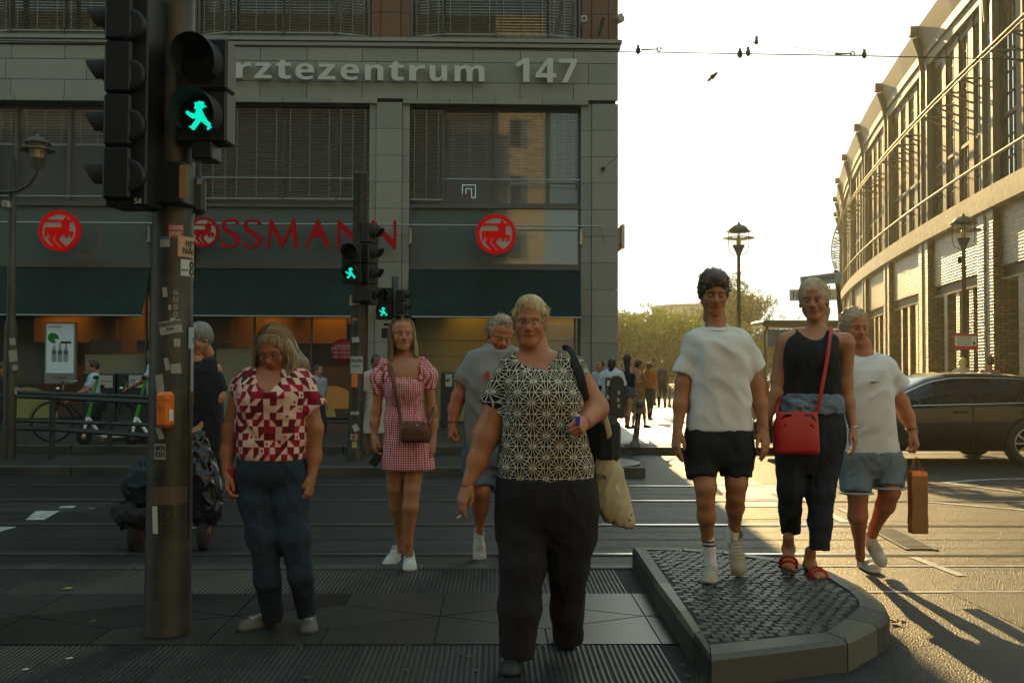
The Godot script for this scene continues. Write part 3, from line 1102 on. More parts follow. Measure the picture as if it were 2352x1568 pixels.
func shop_signs() -> void:
	var d := 24.12
	for q: Array in [[139.0, 531.0, 46.5, "round red horseman emblem on the left glass band, behind the lamp post"], [1139.0, 539.0, 46.0, "round red horseman emblem on the right glass band near the building corner"]]:
		var c := at(q[0], q[1], d)
		var o := thing("emblem_sign", q[3], "shop sign", c, "round red emblem signs above the shop")
		emblem(o, Vector3.ZERO, q[2] * d / FOCAL, 0.12)
	var k := 0.224 * d / FOCAL
	var org := at(414.0, 470.4, d)
	var sign := thing("shop_lettering", "red capital lettering with a round emblem above the green awning", "shop sign", org)
	var poly := {}
	var s := [Vector2(592, 192), Vector2(560, 158), Vector2(505, 150), Vector2(455, 178), Vector2(447, 220), Vector2(480, 262), Vector2(545, 300), Vector2(588, 345), Vector2(582, 400), Vector2(530, 432), Vector2(470, 428), Vector2(430, 388)]
	poly["S"] = ribbon(s, [40, 22, 20, 28, 40, 52, 54, 50, 38, 22, 22, 42])
	var s2 := []
	for p: Vector2 in s:
		s2.append(p + Vector2(222, 2))
	poly["S2"] = ribbon(s2, [40, 22, 20, 28, 40, 52, 54, 50, 38, 22, 22, 42])
	poly["M"] = PackedVector2Array([Vector2(884, 435), Vector2(918, 148), Vector2(942, 148), Vector2(1052, 360), Vector2(1152, 150), Vector2(1178, 150), Vector2(1212, 438), Vector2(1172, 438), Vector2(1145, 245), Vector2(1052, 438), Vector2(1035, 438), Vector2(940, 245), Vector2(912, 435)])
	poly["A"] = PackedVector2Array([Vector2(1275, 436), Vector2(1400, 146), Vector2(1422, 146), Vector2(1542, 438), Vector2(1500, 438), Vector2(1448, 328), Vector2(1350, 328), Vector2(1305, 436)])
	poly["N"] = PackedVector2Array([Vector2(1608, 438), Vector2(1608, 148), Vector2(1630, 148), Vector2(1832, 345), Vector2(1832, 150), Vector2(1860, 150), Vector2(1860, 442), Vector2(1838, 442), Vector2(1640, 232), Vector2(1640, 438)])
	poly["N2"] = PackedVector2Array()
	for p: Vector2 in poly["N"]:
		poly["N2"].append(p + Vector2(350, 2))
	poly["R"] = PackedVector2Array([Vector2(-150, 438), Vector2(-150, 146), Vector2(-30, 146), Vector2(10, 190), Vector2(5, 250), Vector2(-45, 290), Vector2(50, 438), Vector2(5, 438), Vector2(-85, 290), Vector2(-112, 290), Vector2(-112, 438)])
	for name: String in ["R", "S", "S2", "M", "A", "N", "N2"]:
		var q := PackedVector2Array()
		for p: Vector2 in poly[name]:
			q.append(Vector2(p.x, -p.y) * k)
		var b := MB.new()
		b.prism(q, Transform3D(), 0.07)
		obj("letter", b, M.red_sign, sign)
	emblem(sign, Vector3(245.0 * k, -282.0 * k, 0), 156.0 * k, 0.08)
	# the two pipes that carry the signs
	var fr := thing("sign_frame", "two steel sign pipes running across the shop front", "sign frame", Vector3(0, 4.66, FZ))
	var b := MB.new()
	b.tube([Vector3(-16, 0.215, 0.2), Vector3(2.62, 0.215, 0.2), Vector3(2.62, -0.225, 0.2), Vector3(-16, -0.225, 0.2)], [0.027], 8)
	obj("pipe", b, M.steel, fr)
	for x: float in [-12.5, -8.35, -7.2, -3.1, -2.04, 2.1]:
		b = MB.new()
		b.tube([Vector3(x, 0.215, 0.2), Vector3(x, 0.215, -0.25)], [0.018], 6)
		b.tube([Vector3(x, -0.225, 0.2), Vector3(x, -0.225, -0.25)], [0.018], 6)
		b.box(Vector3(x - 0.03, -0.2, -0.05), Vector3(x + 0.03, 0.19, -0.02))
		obj("bracket", b, M.steel, fr)


func text_mesh(s: String, font: Array, bold: bool, depth: float) -> TextMesh:
	var f := SystemFont.new()
	f.font_names = PackedStringArray(font)
	f.font_weight = 700 if bold else 400
	var t := TextMesh.new()
	t.font = f
	t.text = s
	t.font_size = 64
	t.pixel_size = 0.01
	t.depth = depth
	t.curve_step = 1.0
	return t


func fit_text(parent: Node, called: String, s: String, lo: Vector3, hi: Vector3, depth: float, m: Material, bold := true, font := ["Droid Sans"]) -> MeshInstance3D:
	# scale a piece of lettering to the box it fills
	var t := text_mesh(s, font, bold, 0.1)
	var a := t.get_aabb()
	var sc := Vector3((hi.x - lo.x) / a.size.x, (hi.y - lo.y) / a.size.y, depth / a.size.z)
	var o := obj(called, t, m, parent)
	o.transform = Transform3D(Basis.from_scale(sc), lo - a.position * sc)
	return o


func block_letters() -> void:
	var d := 24.38
	var sign := thing("house_lettering", "raised grey lettering and house number on the stone band", "sign", Vector3(0, 8.5, FZ))
	for q: Array in [["ä", 490, 536, 135, 181], ["r", 542, 578, 146, 181], ["z", 586, 625, 147, 182], ["t", 634, 669, 140, 183], ["e", 679, 722, 148, 184.5], ["z", 732, 771.5, 149.5, 184.5], ["e", 783, 825, 149.5, 185.5], ["n", 839, 881, 150.5, 186], ["t", 893, 928, 144, 187], ["r", 940, 975.5, 151, 187], ["u", 987, 1027, 152, 188], ["m", 1044, 1113, 152, 188.5], ["1", 1182, 1216, 136, 190], ["4", 1230, 1277.5, 136, 191], ["7", 1284, 1325, 137.5, 191.5]]:
		var lo := at(q[1], q[4], d)
		var hi := at(q[2], q[3], d)
		fit_text(sign, "letter", q[0], lo - sign.position, hi - sign.position, 0.09, M.letter)


# ---------- the railway station: a long curved brick hall ----------
const SC := Vector2(244.6, 13.5)
const SR := 235.6


func sp(deg: float, y: float, out: float) -> Vector3:   # degrees along the curve, height, metres out of the wall
	var a := deg_to_rad(deg)
	return Vector3(SC.x + (SR + out) * cos(a), y, SC.y + (SR + out) * sin(a))


func arc_box(b: MB, a0: float, a1: float, y0: float, y1: float, o0: float, o1: float, seg := 1) -> void:   # a0 is nearer than a1
	for k in seg:
		var s := lerpf(a0, a1, float(k) / seg)
		var e := lerpf(a0, a1, float(k + 1) / seg)
		var u0 := deg_to_rad(-s) * SR
		var u1 := deg_to_rad(-e) * SR
		var n0 := sp(s, y0, o1)
		var n1 := sp(e, y0, o1)
		var up := Vector3(0, y1 - y0, 0)
		b.quad(n1, n0, n0 + up, n1 + up, Vector2(u1, -y0), Vector2(u0, -y1))
		var m0 := sp(s, y1, o0)
		var m1 := sp(e, y1, o0)
		b.quad(n1 + up, n0 + up, m0, m1, Vector2(u1, o1), Vector2(u0, o0))
		var l0 := sp(s, y0, o0)
		var l1 := sp(e, y0, o0)
		b.quad(l1, l0, n0, n1, Vector2(u1, o0), Vector2(u0, o1))
		if k == 0:
			b.quad(n0, l0, m0, n0 + up, Vector2(o1, -y0), Vector2(o0, -y1))
		if k == seg - 1:
			b.quad(l1, n1, n1 + up, m1, Vector2(o0, -y0), Vector2(o1, -y1))


func brick_material() -> StandardMaterial3D:
	var w := 256
	var im := Image.create(w, w, true, Image.FORMAT_RGB8)
	var hm := Image.create(w, w, false, Image.FORMAT_L8)
	var rng := RandomNumberGenerator.new()
	rng.seed = 21
	for row in 16:
		for bk in 9:
			var tone := rng.randf_range(0.72, 1.0)
			var hue := rng.randf_range(-0.04, 0.04)
			var cc := Color(0.5 * tone + hue, 0.43 * tone, 0.3 * tone - hue * 0.5)
			im.fill_rect(Rect2i(bk * 32 + (16 if row % 2 else 0) - 16, row * 16, 32, 16), Color(0.27, 0.24, 0.19))
			im.fill_rect(Rect2i(bk * 32 + (16 if row % 2 else 0) - 15, row * 16 + 1, 29, 13), cc)
			hm.fill_rect(Rect2i(bk * 32 + (16 if row % 2 else 0) - 15, row * 16 + 1, 29, 13), Color(tone, tone, tone))
	var m := mat(Color.WHITE, 0.42)
	m.albedo_texture = ImageTexture.create_from_image(im)
	m.heightmap_enabled = true
	m.heightmap_texture = ImageTexture.create_from_image(hm)
	m.heightmap_scale = 1.0
	m.uv1_scale = Vector3(1.0 / 2.1, 1.0 / 1.25, 1)
	return m


func build_station() -> void:
	var o := thing("railway_station", "long curved brick railway station with tall gridded windows", "station building")
	var brick := brick_material()
	var metal := mat(lin(0.16, 0.15, 0.115), 0.5)
	var pale := tri_mat(lin(0.52, 0.46, 0.34), 0.6, M.blotch, 0.5)
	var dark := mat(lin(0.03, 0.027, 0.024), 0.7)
	var brown := mat(lin(0.042, 0.036, 0.028), 0.6)
	var step := 1.5
	var a0 := -173.9
	var bays := 14
	var far := a0 + step * bays
	var b := MB.new()
	arc_box(b, a0, far, 5.3, 5.55, -1.0, 0.24, bays * 2)
	arc_box(b, a0, far, 5.553, 5.84, -1.0, 0.19, bays * 2)
	obj("cornice", b, pale, o)
	b = MB.new()
	arc_box(b, a0, far, 10.55, 10.85, -0.6, 0.1, bays * 2)
	arc_box(b, a0, far, 10.853, 11.1, -0.6, 0.16, bays * 2)
	for k in bays * 2:
		var s := lerpf(a0, far, float(k) / (bays * 2))
		var e := lerpf(a0, far, float(k + 1) / (bays * 2))
		b.quad(sp(e, 11.1, 0.16), sp(s, 11.1, 0.16), sp(s, 11.75, 0.34), sp(e, 11.75, 0.34))
		b.quad(sp(e, 11.75, 0.34), sp(s, 11.75, 0.34), sp(s, 11.9, -2.5), sp(e, 11.9, -2.5))
		b.quad(sp(s, 11.7, -2.5), sp(s, 11.1, -0.6), sp(e, 11.1, -0.6), sp(e, 11.7, -2.5))
	obj("eaves", b, mat(lin(0.13, 0.125, 0.095), 0.6), o)
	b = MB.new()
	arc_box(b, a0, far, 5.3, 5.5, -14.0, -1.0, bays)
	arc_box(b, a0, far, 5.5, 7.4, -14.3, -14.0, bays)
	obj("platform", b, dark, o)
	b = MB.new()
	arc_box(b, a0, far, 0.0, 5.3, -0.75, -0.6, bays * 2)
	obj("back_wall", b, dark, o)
	# handrails along the windows
	for r: Array in [[6.42, 0.3, 0.035, pale], [8.72, 0.62, 0.035, metal], [8.62, 0.62, 0.02, metal]]:
		var pts := []
		for k in bays * 2 + 1:
			pts.append(sp(lerpf(a0, far, float(k) / (bays * 2)), r[0], r[1]))
		b = MB.new()
		b.tube(pts, [r[2]], 6)
		obj("handrail", b, r[3], o)
	for n in bays:
		var s := a0 + step * n
		var pw := 0.29   # pilaster width in degrees
		b = MB.new()
		arc_box(b, s, s + pw / 2 - 0.008, 0, 5.3, -0.6, 0.14)
		arc_box(b, s + pw / 2 + 0.008, s + pw, 0, 5.3, -0.6, 0.14)
		obj("pilaster", b, brick, o)
		b = MB.new()
		b.tube([sp(s + pw / 2, 0, 0.145), sp(s + pw / 2, 5.3, 0.145)], [0.035], 6)
		obj("downpipe", b, pale, o)
		# brick field over the openings, with its lintel and posts
		b = MB.new()
		arc_box(b, s + pw, s + step, 3.9, 5.3, -0.5, 0.0, 2)
		obj("brick_field", b, brick, o)
		b = MB.new()
		arc_box(b, s + pw, s + step, 3.62, 3.9, -0.5, -0.12, 2)
		obj("lintel", b, brown, o)
		b = MB.new()
		arc_box(b, s + pw, s + step, 3.585, 3.62, -0.5, -0.03, 2)
		obj("lintel_edge", b, pale, o)
		for k in 3:
			var c := lerpf(s + pw, s + step, (k + 1) / 4.0)
			b = MB.new()
			arc_box(b, c - 0.042, c + 0.042, 0, 3.585, -0.5, -0.06)
			obj("brick_post", b, brick, o)
		# upper windows between brick piers and a riveted steel post
		b = MB.new()
		arc_box(b, s + 0.02, s + 0.14, 5.84, 10.55, -0.12, 0.07)
		arc_box(b, s + 0.16, s + 0.19, 5.84, 10.55, -0.12, 0.16)
		arc_box(b, s - 0.03, s, 5.84, 10.55, -0.12, 0.16)
		obj("steel_post", b, metal, o)
		b = MB.new()
		for k in 40:
			b.obox(Transform3D(Basis(Vector3.UP, 0), sp(s + 0.055, 5.95 + k * 0.115, 0.075)), Vector3(0.03, 0.035, 0.035))
			b.obox(Transform3D(Basis(Vector3.UP, 0), sp(s + 0.105, 5.95 + k * 0.115, 0.075)), Vector3(0.03, 0.035, 0.035))
		stuff(obj("rivets", b, metal, o))
		for k in 5:
			var w0 := s + 0.19 + (step - 0.22) * k / 4.0
			b = MB.new()
			var half := 0.05
			arc_box(b, maxf(w0 - half, s + 0.19), minf(w0 + half, s + step - 0.03), 5.84, 10.55, -0.12, 0.0)
			obj("brick_pier", b, brown, o)
			if k == 4:
				continue
			var g0 := w0 + half
			var g1 := s + 0.19 + (step - 0.22) * (k + 1) / 4.0 - half
			b = MB.new()
			for m in 4:
				var gg := lerpf(g0, g1, m / 3.0)
				arc_box(b, gg - 0.006, gg + 0.006, 5.84, 10.4, -0.12, -0.05)
			for m in 10:
				var yy := 5.9 + m * 0.5
				arc_box(b, g0, g1, yy - 0.018, yy + 0.018, -0.11, -0.06)
			arc_box(b, g0, g1, 10.3, 10.55, -0.12, -0.03)
			arc_box(b, g0, g1, 7.35, 7.44, -0.12, -0.02)
			var win := obj("window", b, brown, o)
			b = MB.new()
			b.quad(sp(g1, 5.84, -0.09), sp(g0, 5.84, -0.09), sp(g0, 10.4, -0.09), sp(g1, 10.4, -0.09))
			obj("pane", b, M.glass, win)
			b = MB.new()
			var br := w0 + half * 0.5
			b.tube([sp(br, 8.4, 0.0), sp(br, 8.66, 0.6)], [0.03], 5)
			b.tube([sp(br, 8.66, 0.0), sp(br, 8.66, 0.62)], [0.03], 5)
			obj("rail_bracket", b, metal, o)
			b = MB.new()
			b.tube([sp(br, 6.42, 0.0), sp(br, 6.42, 0.3)], [0.016], 5)
			obj("rail_bracket", b, metal, o)
		# curved bracket and hopper head under the eaves
		b = MB.new()
		b.tube([sp(s + 0.1, 9.9, 0.12), sp(s + 0.1, 10.5, 0.15), sp(s + 0.1, 11.0, 0.22), sp(s + 0.1, 11.5, 0.36)], [0.06, 0.07, 0.09, 0.1], 8)
		b.obox(Transform3D(Basis(Vector3.UP, deg_to_rad(-s - 180)), sp(s + 0.1, 11.72, 0.36)), Vector3(0.34, 0.28, 0.3), 0.03)
		obj("bracket", b, metal, o)


# ---------- trees, far buildings, the houses behind the camera ----------
func tree(label: String, at_: Vector3, height: float, spread: float, sd: int, leaves: int, leaf: float, m: Material, low := 0.3) -> void:
	var o := thing("tree", label, "tree", at_, "trees at the end of the street")
	var rng := RandomNumberGenerator.new()
	rng.seed = sd
	var b := MB.new()
	var top := Vector3(0, height * 0.8, 0)
	b.tube([Vector3.ZERO, Vector3(0.1, height * 0.35, 0), top], [height * 0.03, height * 0.022, height * 0.006], 8)
	var ends := []
	for k in 16:
		var a := rng.randf() * TAU
		var y0 := height * rng.randf_range(0.28, 0.7)
		var out := spread * rng.randf_range(0.45, 0.95) * (1.0 - 0.5 * absf(y0 / height - 0.5))
		var e := Vector3(cos(a) * out, y0 + height * rng.randf_range(0.05, 0.3), sin(a) * out)
		b.tube([Vector3(0.05, y0, 0), Vector3(cos(a) * out * 0.5, lerpf(y0, e.y, 0.6), sin(a) * out * 0.5), e], [height * 0.011, height * 0.007, height * 0.003], 5)
		ends.append(e)
		ends.append(Vector3(cos(a) * out * 0.5, lerpf(y0, e.y, 0.6), sin(a) * out * 0.5))
	obj("trunk", b, mat(lin(0.06, 0.05, 0.04), 0.9), o)
	for k in 12:
		var a := rng.randf() * TAU
		var q := rng.randf()
		ends.append(Vector3(cos(a) * spread * 0.6 * (1 - q * 0.6), lerpf(height * low, height * 0.96, q), sin(a) * spread * 0.6 * (1 - q * 0.6)))
	var lm := MB.new()
	for k in 5:
		var a := TAU * k / 5.0
		var dd := Vector3(cos(a), 0.5 * sin(a * 2.0), sin(a))
		var s := Vector3(-dd.z, 0.3, dd.x) * 0.45
		var c := dd * 0.55
		lm.quad(c - dd * 0.5, c - s * 0.6, c + dd * 0.55, c + s * 0.6)
	var lmesh := lm.mesh()
	var mm := MultiMesh.new()
	mm.transform_format = MultiMesh.TRANSFORM_3D
	mm.use_colors = true
	mm.mesh = lmesh
	mm.instance_count = leaves
	for k in leaves:
		var e: Vector3 = ends[rng.randi() % ends.size()]
		var dirn := Vector3(rng.randfn(), rng.randfn() * 0.8, rng.randfn()).normalized()
		var p := e + dirn * spread * 0.34 * pow(rng.randf(), 0.45)
		p.y = maxf(p.y, height * low * 0.8)
		var bs := Basis.from_euler(Vector3(rng.randf() * TAU, rng.randf() * TAU, rng.randf() * TAU)).scaled(Vector3.ONE * leaf * rng.randf_range(0.6, 1.2))
		mm.set_instance_transform(k, Transform3D(bs, p))
		var t := rng.randf_range(0.7, 1.25)
		mm.set_instance_color(k, Color(t, t * rng.randf_range(0.92, 1.05), t * 0.9))
	var mi := MultiMeshInstance3D.new()
	mi.name = "crown"
	mi.multimesh = mm
	mi.material_override = m
	o.add_child(mi)
	stuff(mi)


func build_background() -> void:
	var leafm := mat(lin(0.085, 0.115, 0.022), 0.55)
	leafm.backlight_enabled = true
	leafm.backlight = lin(0.8, 0.85, 0.14)
	for q: Array in [
		["tall loose tree behind the boy in the white shirt", 1672, 72, 8.4, 3.1, 4200, 0.17], ["dense green tree beside the office building corner", 1450, 62, 4.6, 3.6, 4200, 0.18], ["broad bushy tree left of the grey walker", 1500, 74, 5.2, 4.4, 4200, 0.2],
		["round tree between the walker and the boy", 1560, 68, 4.9, 3.8, 4200, 0.2], ["low dark tree just left of the boy", 1612, 60, 4.4, 3.0, 3600, 0.18], ["distant tree below the glass drum building", 1530, 86, 6.0, 5.0, 3600, 0.22],
		["low tree showing under the blue display board", 1800, 66, 4.2, 4.0, 3200, 0.2]]:
		var p := at(q[1], 850, q[2])
		tree(q[0], Vector3(p.x, 0, p.z), q[3], q[4], int(q[1]), q[5], q[6], leafm, 0.12)
	# far glass drum and the long roof below it
	var o := thing("glass_drum_building", "pale round glass building above the trees", "building", at(1600, 850, 150) * Vector3(1, 0, 1))
	var b := MB.new()
	b.lathe([Vector2(6.3, 0), Vector2(6.3, 11.0)], 40)
	obj("wall", b, mat(lin(0.35, 0.38, 0.36), 0.5), o)
	b = MB.new()
	b.lathe([Vector2(6.4, 8.8), Vector2(6.4, 10.6)], 40)
	obj("glass_ring", b, mat(lin(0.2, 0.26, 0.26), 0.12), o)
	b = MB.new()
	for k in 40:
		var a := TAU * k / 40
		b.obox(Transform3D(Basis(Vector3.UP, -a), Vector3(6.45 * cos(a), 9.7, 6.45 * sin(a))), Vector3(0.12, 1.9, 0.14))
	stuff(obj("mullions", b, M.frame, o))
	b = MB.new()
	b.lathe([Vector2(6.7, 10.6), Vector2(6.7, 10.95), Vector2(0.01, 11.1)], 40)
	b.box(Vector3(0.5, 10.9, -1), Vector3(2.2, 11.7, 1))
	b.box(Vector3(1.0, 11.7, -0.2), Vector3(1.9, 12.3, 0.2))
	obj("roof", b, M.frame, o)
	o = thing("low_building", "low pale building with a flat roof beyond the trees", "building", at(1520, 850, 140) * Vector3(1, 0, 1))
	b = MB.new()
	b.box(Vector3(-16, 0, -6), Vector3(9, 8.3, 6))
	obj("wall", b, mat(lin(0.34, 0.33, 0.29), 0.8), o)
	b = MB.new()
	b.box(Vector3(-16.3, 8.3, -6.3), Vector3(9.3, 8.8, 6.3))
	obj("roof", b, M.frame, o)
	# houses across the street behind the camera: they close the street and throw light back
	for q: Array in [["dark_house", -60, 0.0, 20, 26, lin(0.07, 0.065, 0.055), "dark brick house on the near side of the street"], ["tan_house", 0.02, 3.4, 20, 26, lin(0.5, 0.41, 0.27), "tan stone house on the near side of the street"], ["grey_house", 8, 70, 22, 22, lin(0.5, 0.44, 0.33), "grey house on the near side of the street by the station"]]:
		o = thing(q[0], q[6], "building", Vector3((q[1] + q[2]) / 2.0, 0, q[3]))
		b = MB.new()
		var hw: float = (q[2] - q[1]) / 2.0
		b.box(Vector3(-hw, 0, 0), Vector3(hw, q[4], 12))
		obj("wall", b, tri_mat(q[5], 0.85, M.blotch, 0.3), o)
		var wm := MB.new()
		wm.box(Vector3(-0.6, 0, -0.05), Vector3(0.6, 1.9, 0.1))
		var wmesh := wm.mesh()
		for fy in 6:
			var x := -hw + 1.6
			while x < hw - 1:
				if absf(x + (q[1] + q[2]) / 2.0) < 14:
					obj("window", wmesh, M.mirror_glass, o, Transform3D(Basis(), Vector3(x, 1.2 + fy * 3.9, 0)))
				x += 2.9


# ---------- rounded shapes: distance fields meshed as surface nets ----------
# a shape is [type, blend, op, ...]; op 0 joins, 1 cuts away
class Shapes:
	var list: Array = []
	var xf := Transform3D()
	var s := 1.0

	func cap(a: Vector3, b: Vector3, ra: float, rb: float, k := 0.02, op := 0) -> void:
		list.append([0, k, op, xf * a, xf * b, ra * s, rb * s])

	func flat(a: Vector3, b: Vector3, ra: float, rb: float, nrm: Vector3, f: float, k := 0.02, op := 0, cut := false) -> void:   # squashed across nrm
		list.append([1, k, op, xf * a, xf * b, ra * s, rb * s, (xf.basis * nrm).normalized(), f, cut])

	func ell(c: Vector3, r: Vector3, k := 0.02, op := 0, rot := Basis()) -> void:
		var bs := (xf.basis.orthonormalized() * rot)
		list.append([2, k, op, xf * c, r * s, bs.inverse()])

	func stack(rings: Array, k := 0.03, op := 0, e := 2.4, yaw := 0.0) -> void:   # rings: [y, x, z, half width, half depth], rising
		var tab := []
		for j in 5:
			tab.append(PackedFloat32Array())
		var y0: float = rings[0][0]
		var y1: float = rings[-1][0]
		var n := int((y1 - y0) / 0.01) + 1
		for m in n + 1:
			var y := minf(y0 + m * 0.01, y1)
			var g := 0
			while g < rings.size() - 2 and rings[g + 1][0] < y:
				g += 1
			var h := maxi(g - 1, 0)
			var l := mini(g + 2, rings.size() - 1)
			var f: float = (y - rings[g][0]) / maxf(rings[g + 1][0] - rings[g][0], 1e-5)
			for j in range(1, 5):
				tab[j].append(clampf(cubic_interpolate(rings[g][j], rings[g + 1][j], rings[h][j], rings[l][j], f), minf(rings[g][j], rings[g + 1][j]) - 0.02, maxf(rings[g][j], rings[g + 1][j]) + 0.02))
		var mx := 0.0
		var cx := Vector2(1e9, -1e9)
		var cz := Vector2(1e9, -1e9)
		for m in tab[1].size():
			mx = maxf(tab[3][m], tab[4][m])
			cx = Vector2(minf(cx.x, tab[1][m] - mx), maxf(cx.y, tab[1][m] + mx))
			cz = Vector2(minf(cz.x, tab[2][m] - mx), maxf(cz.y, tab[2][m] + mx))
		list.append([3, k, op, y0, y1, tab[1], tab[2], tab[3], tab[4], e, cos(yaw), sin(yaw), AABB(Vector3(cx.x, y0, cz.x), Vector3(cx.y - cx.x, y1 - y0, cz.y - cz.x))])

	func chain(pts: Array, k := 0.03, cut := false) -> void:   # pts: [Vector3, radius] down a limb
		for m in pts.size() - 1:
			if cut and m == pts.size() - 2:
				list.append([1, k, 0, pts[m][0], pts[m + 1][0], pts[m][1], pts[m + 1][1], Vector3.UP, 1.0, true])
			else:
				list.append([0, k, 0, pts[m][0], pts[m + 1][0], pts[m][1], pts[m + 1][1]])


static func shape_distance(q: Array, p: Vector3) -> float:
	match q[0]:
		0:
			var a: Vector3 = q[3]
			var ba: Vector3 = q[4] - a
			var pa := p - a
			var h := clampf(pa.dot(ba) / maxf(ba.length_squared(), 1e-9), 0.0, 1.0)
			return (pa - ba * h).length() - lerpf(q[5], q[6], h)
		1:
			var a: Vector3 = q[3]
			var ba: Vector3 = q[4] - a
			var pa := p - a
			var hh := pa.dot(ba) / maxf(ba.length_squared(), 1e-9)
			var h := clampf(hh, 0.0, 1.0)
			var w := pa - ba * h
			var nn: Vector3 = q[7]
			var f: float = q[8]
			w += nn * (w.dot(nn) * (1.0 / f - 1.0))
			var d := (w.length() - lerpf(q[5], q[6], h)) * minf(1.0, f)
			if q[9]:
				d = maxf(d, (hh - 1.0) * ba.length())
			return d
		2:
			var l: Vector3 = q[5] * (p - q[3])
			var r: Vector3 = q[4]
			var k0 := (l / r).length()
			var k1 := (l / (r * r)).length()
			return k0 * (k0 - 1.0) / maxf(k1, 1e-6)
		_:
			var y0: float = q[3]
			var y1: float = q[4]
			var f := clampf((p.y - y0) * 100.0, 0.0, q[5].size() - 1.001)
			var m := int(f)
			f -= m
			var dx := p.x - lerpf(q[5][m], q[5][m + 1], f)
			var dz := p.z - lerpf(q[6][m], q[6][m + 1], f)
			var c: float = q[10]
			var sn: float = q[11]
			var lx := absf(dx * c - dz * sn)
			var lz := absf(dx * sn + dz * c)
			var e: float = q[9]
			var k0 := pow(pow(lx / lerpf(q[7][m], q[7][m + 1], f), e) + pow(lz / lerpf(q[8][m], q[8][m + 1], f), e), 1.0 / e)
			var ln := sqrt(lx * lx + lz * lz)
			var d := ln - ln / maxf(k0, 1e-5) if k0 > 1e-4 else -0.05
			return maxf(d, maxf(p.y - y1, y0 - p.y))


static func shape_box(q: Array) -> AABB:
	match q[0]:
		0, 1:
			var r: float = maxf(q[5], q[6])
			if q[0] == 1:
				r *= maxf(1.0, q[8])
			return AABB(q[3], Vector3.ZERO).expand(q[4]).grow(r)
		2:
			var r: Vector3 = q[4]
			var b: Basis = q[5].transposed()
			var x := (b.x * r.x).abs() + (b.y * r.y).abs() + (b.z * r.z).abs()
			return AABB(q[3] - x, x * 2)
		_:
			return q[12]


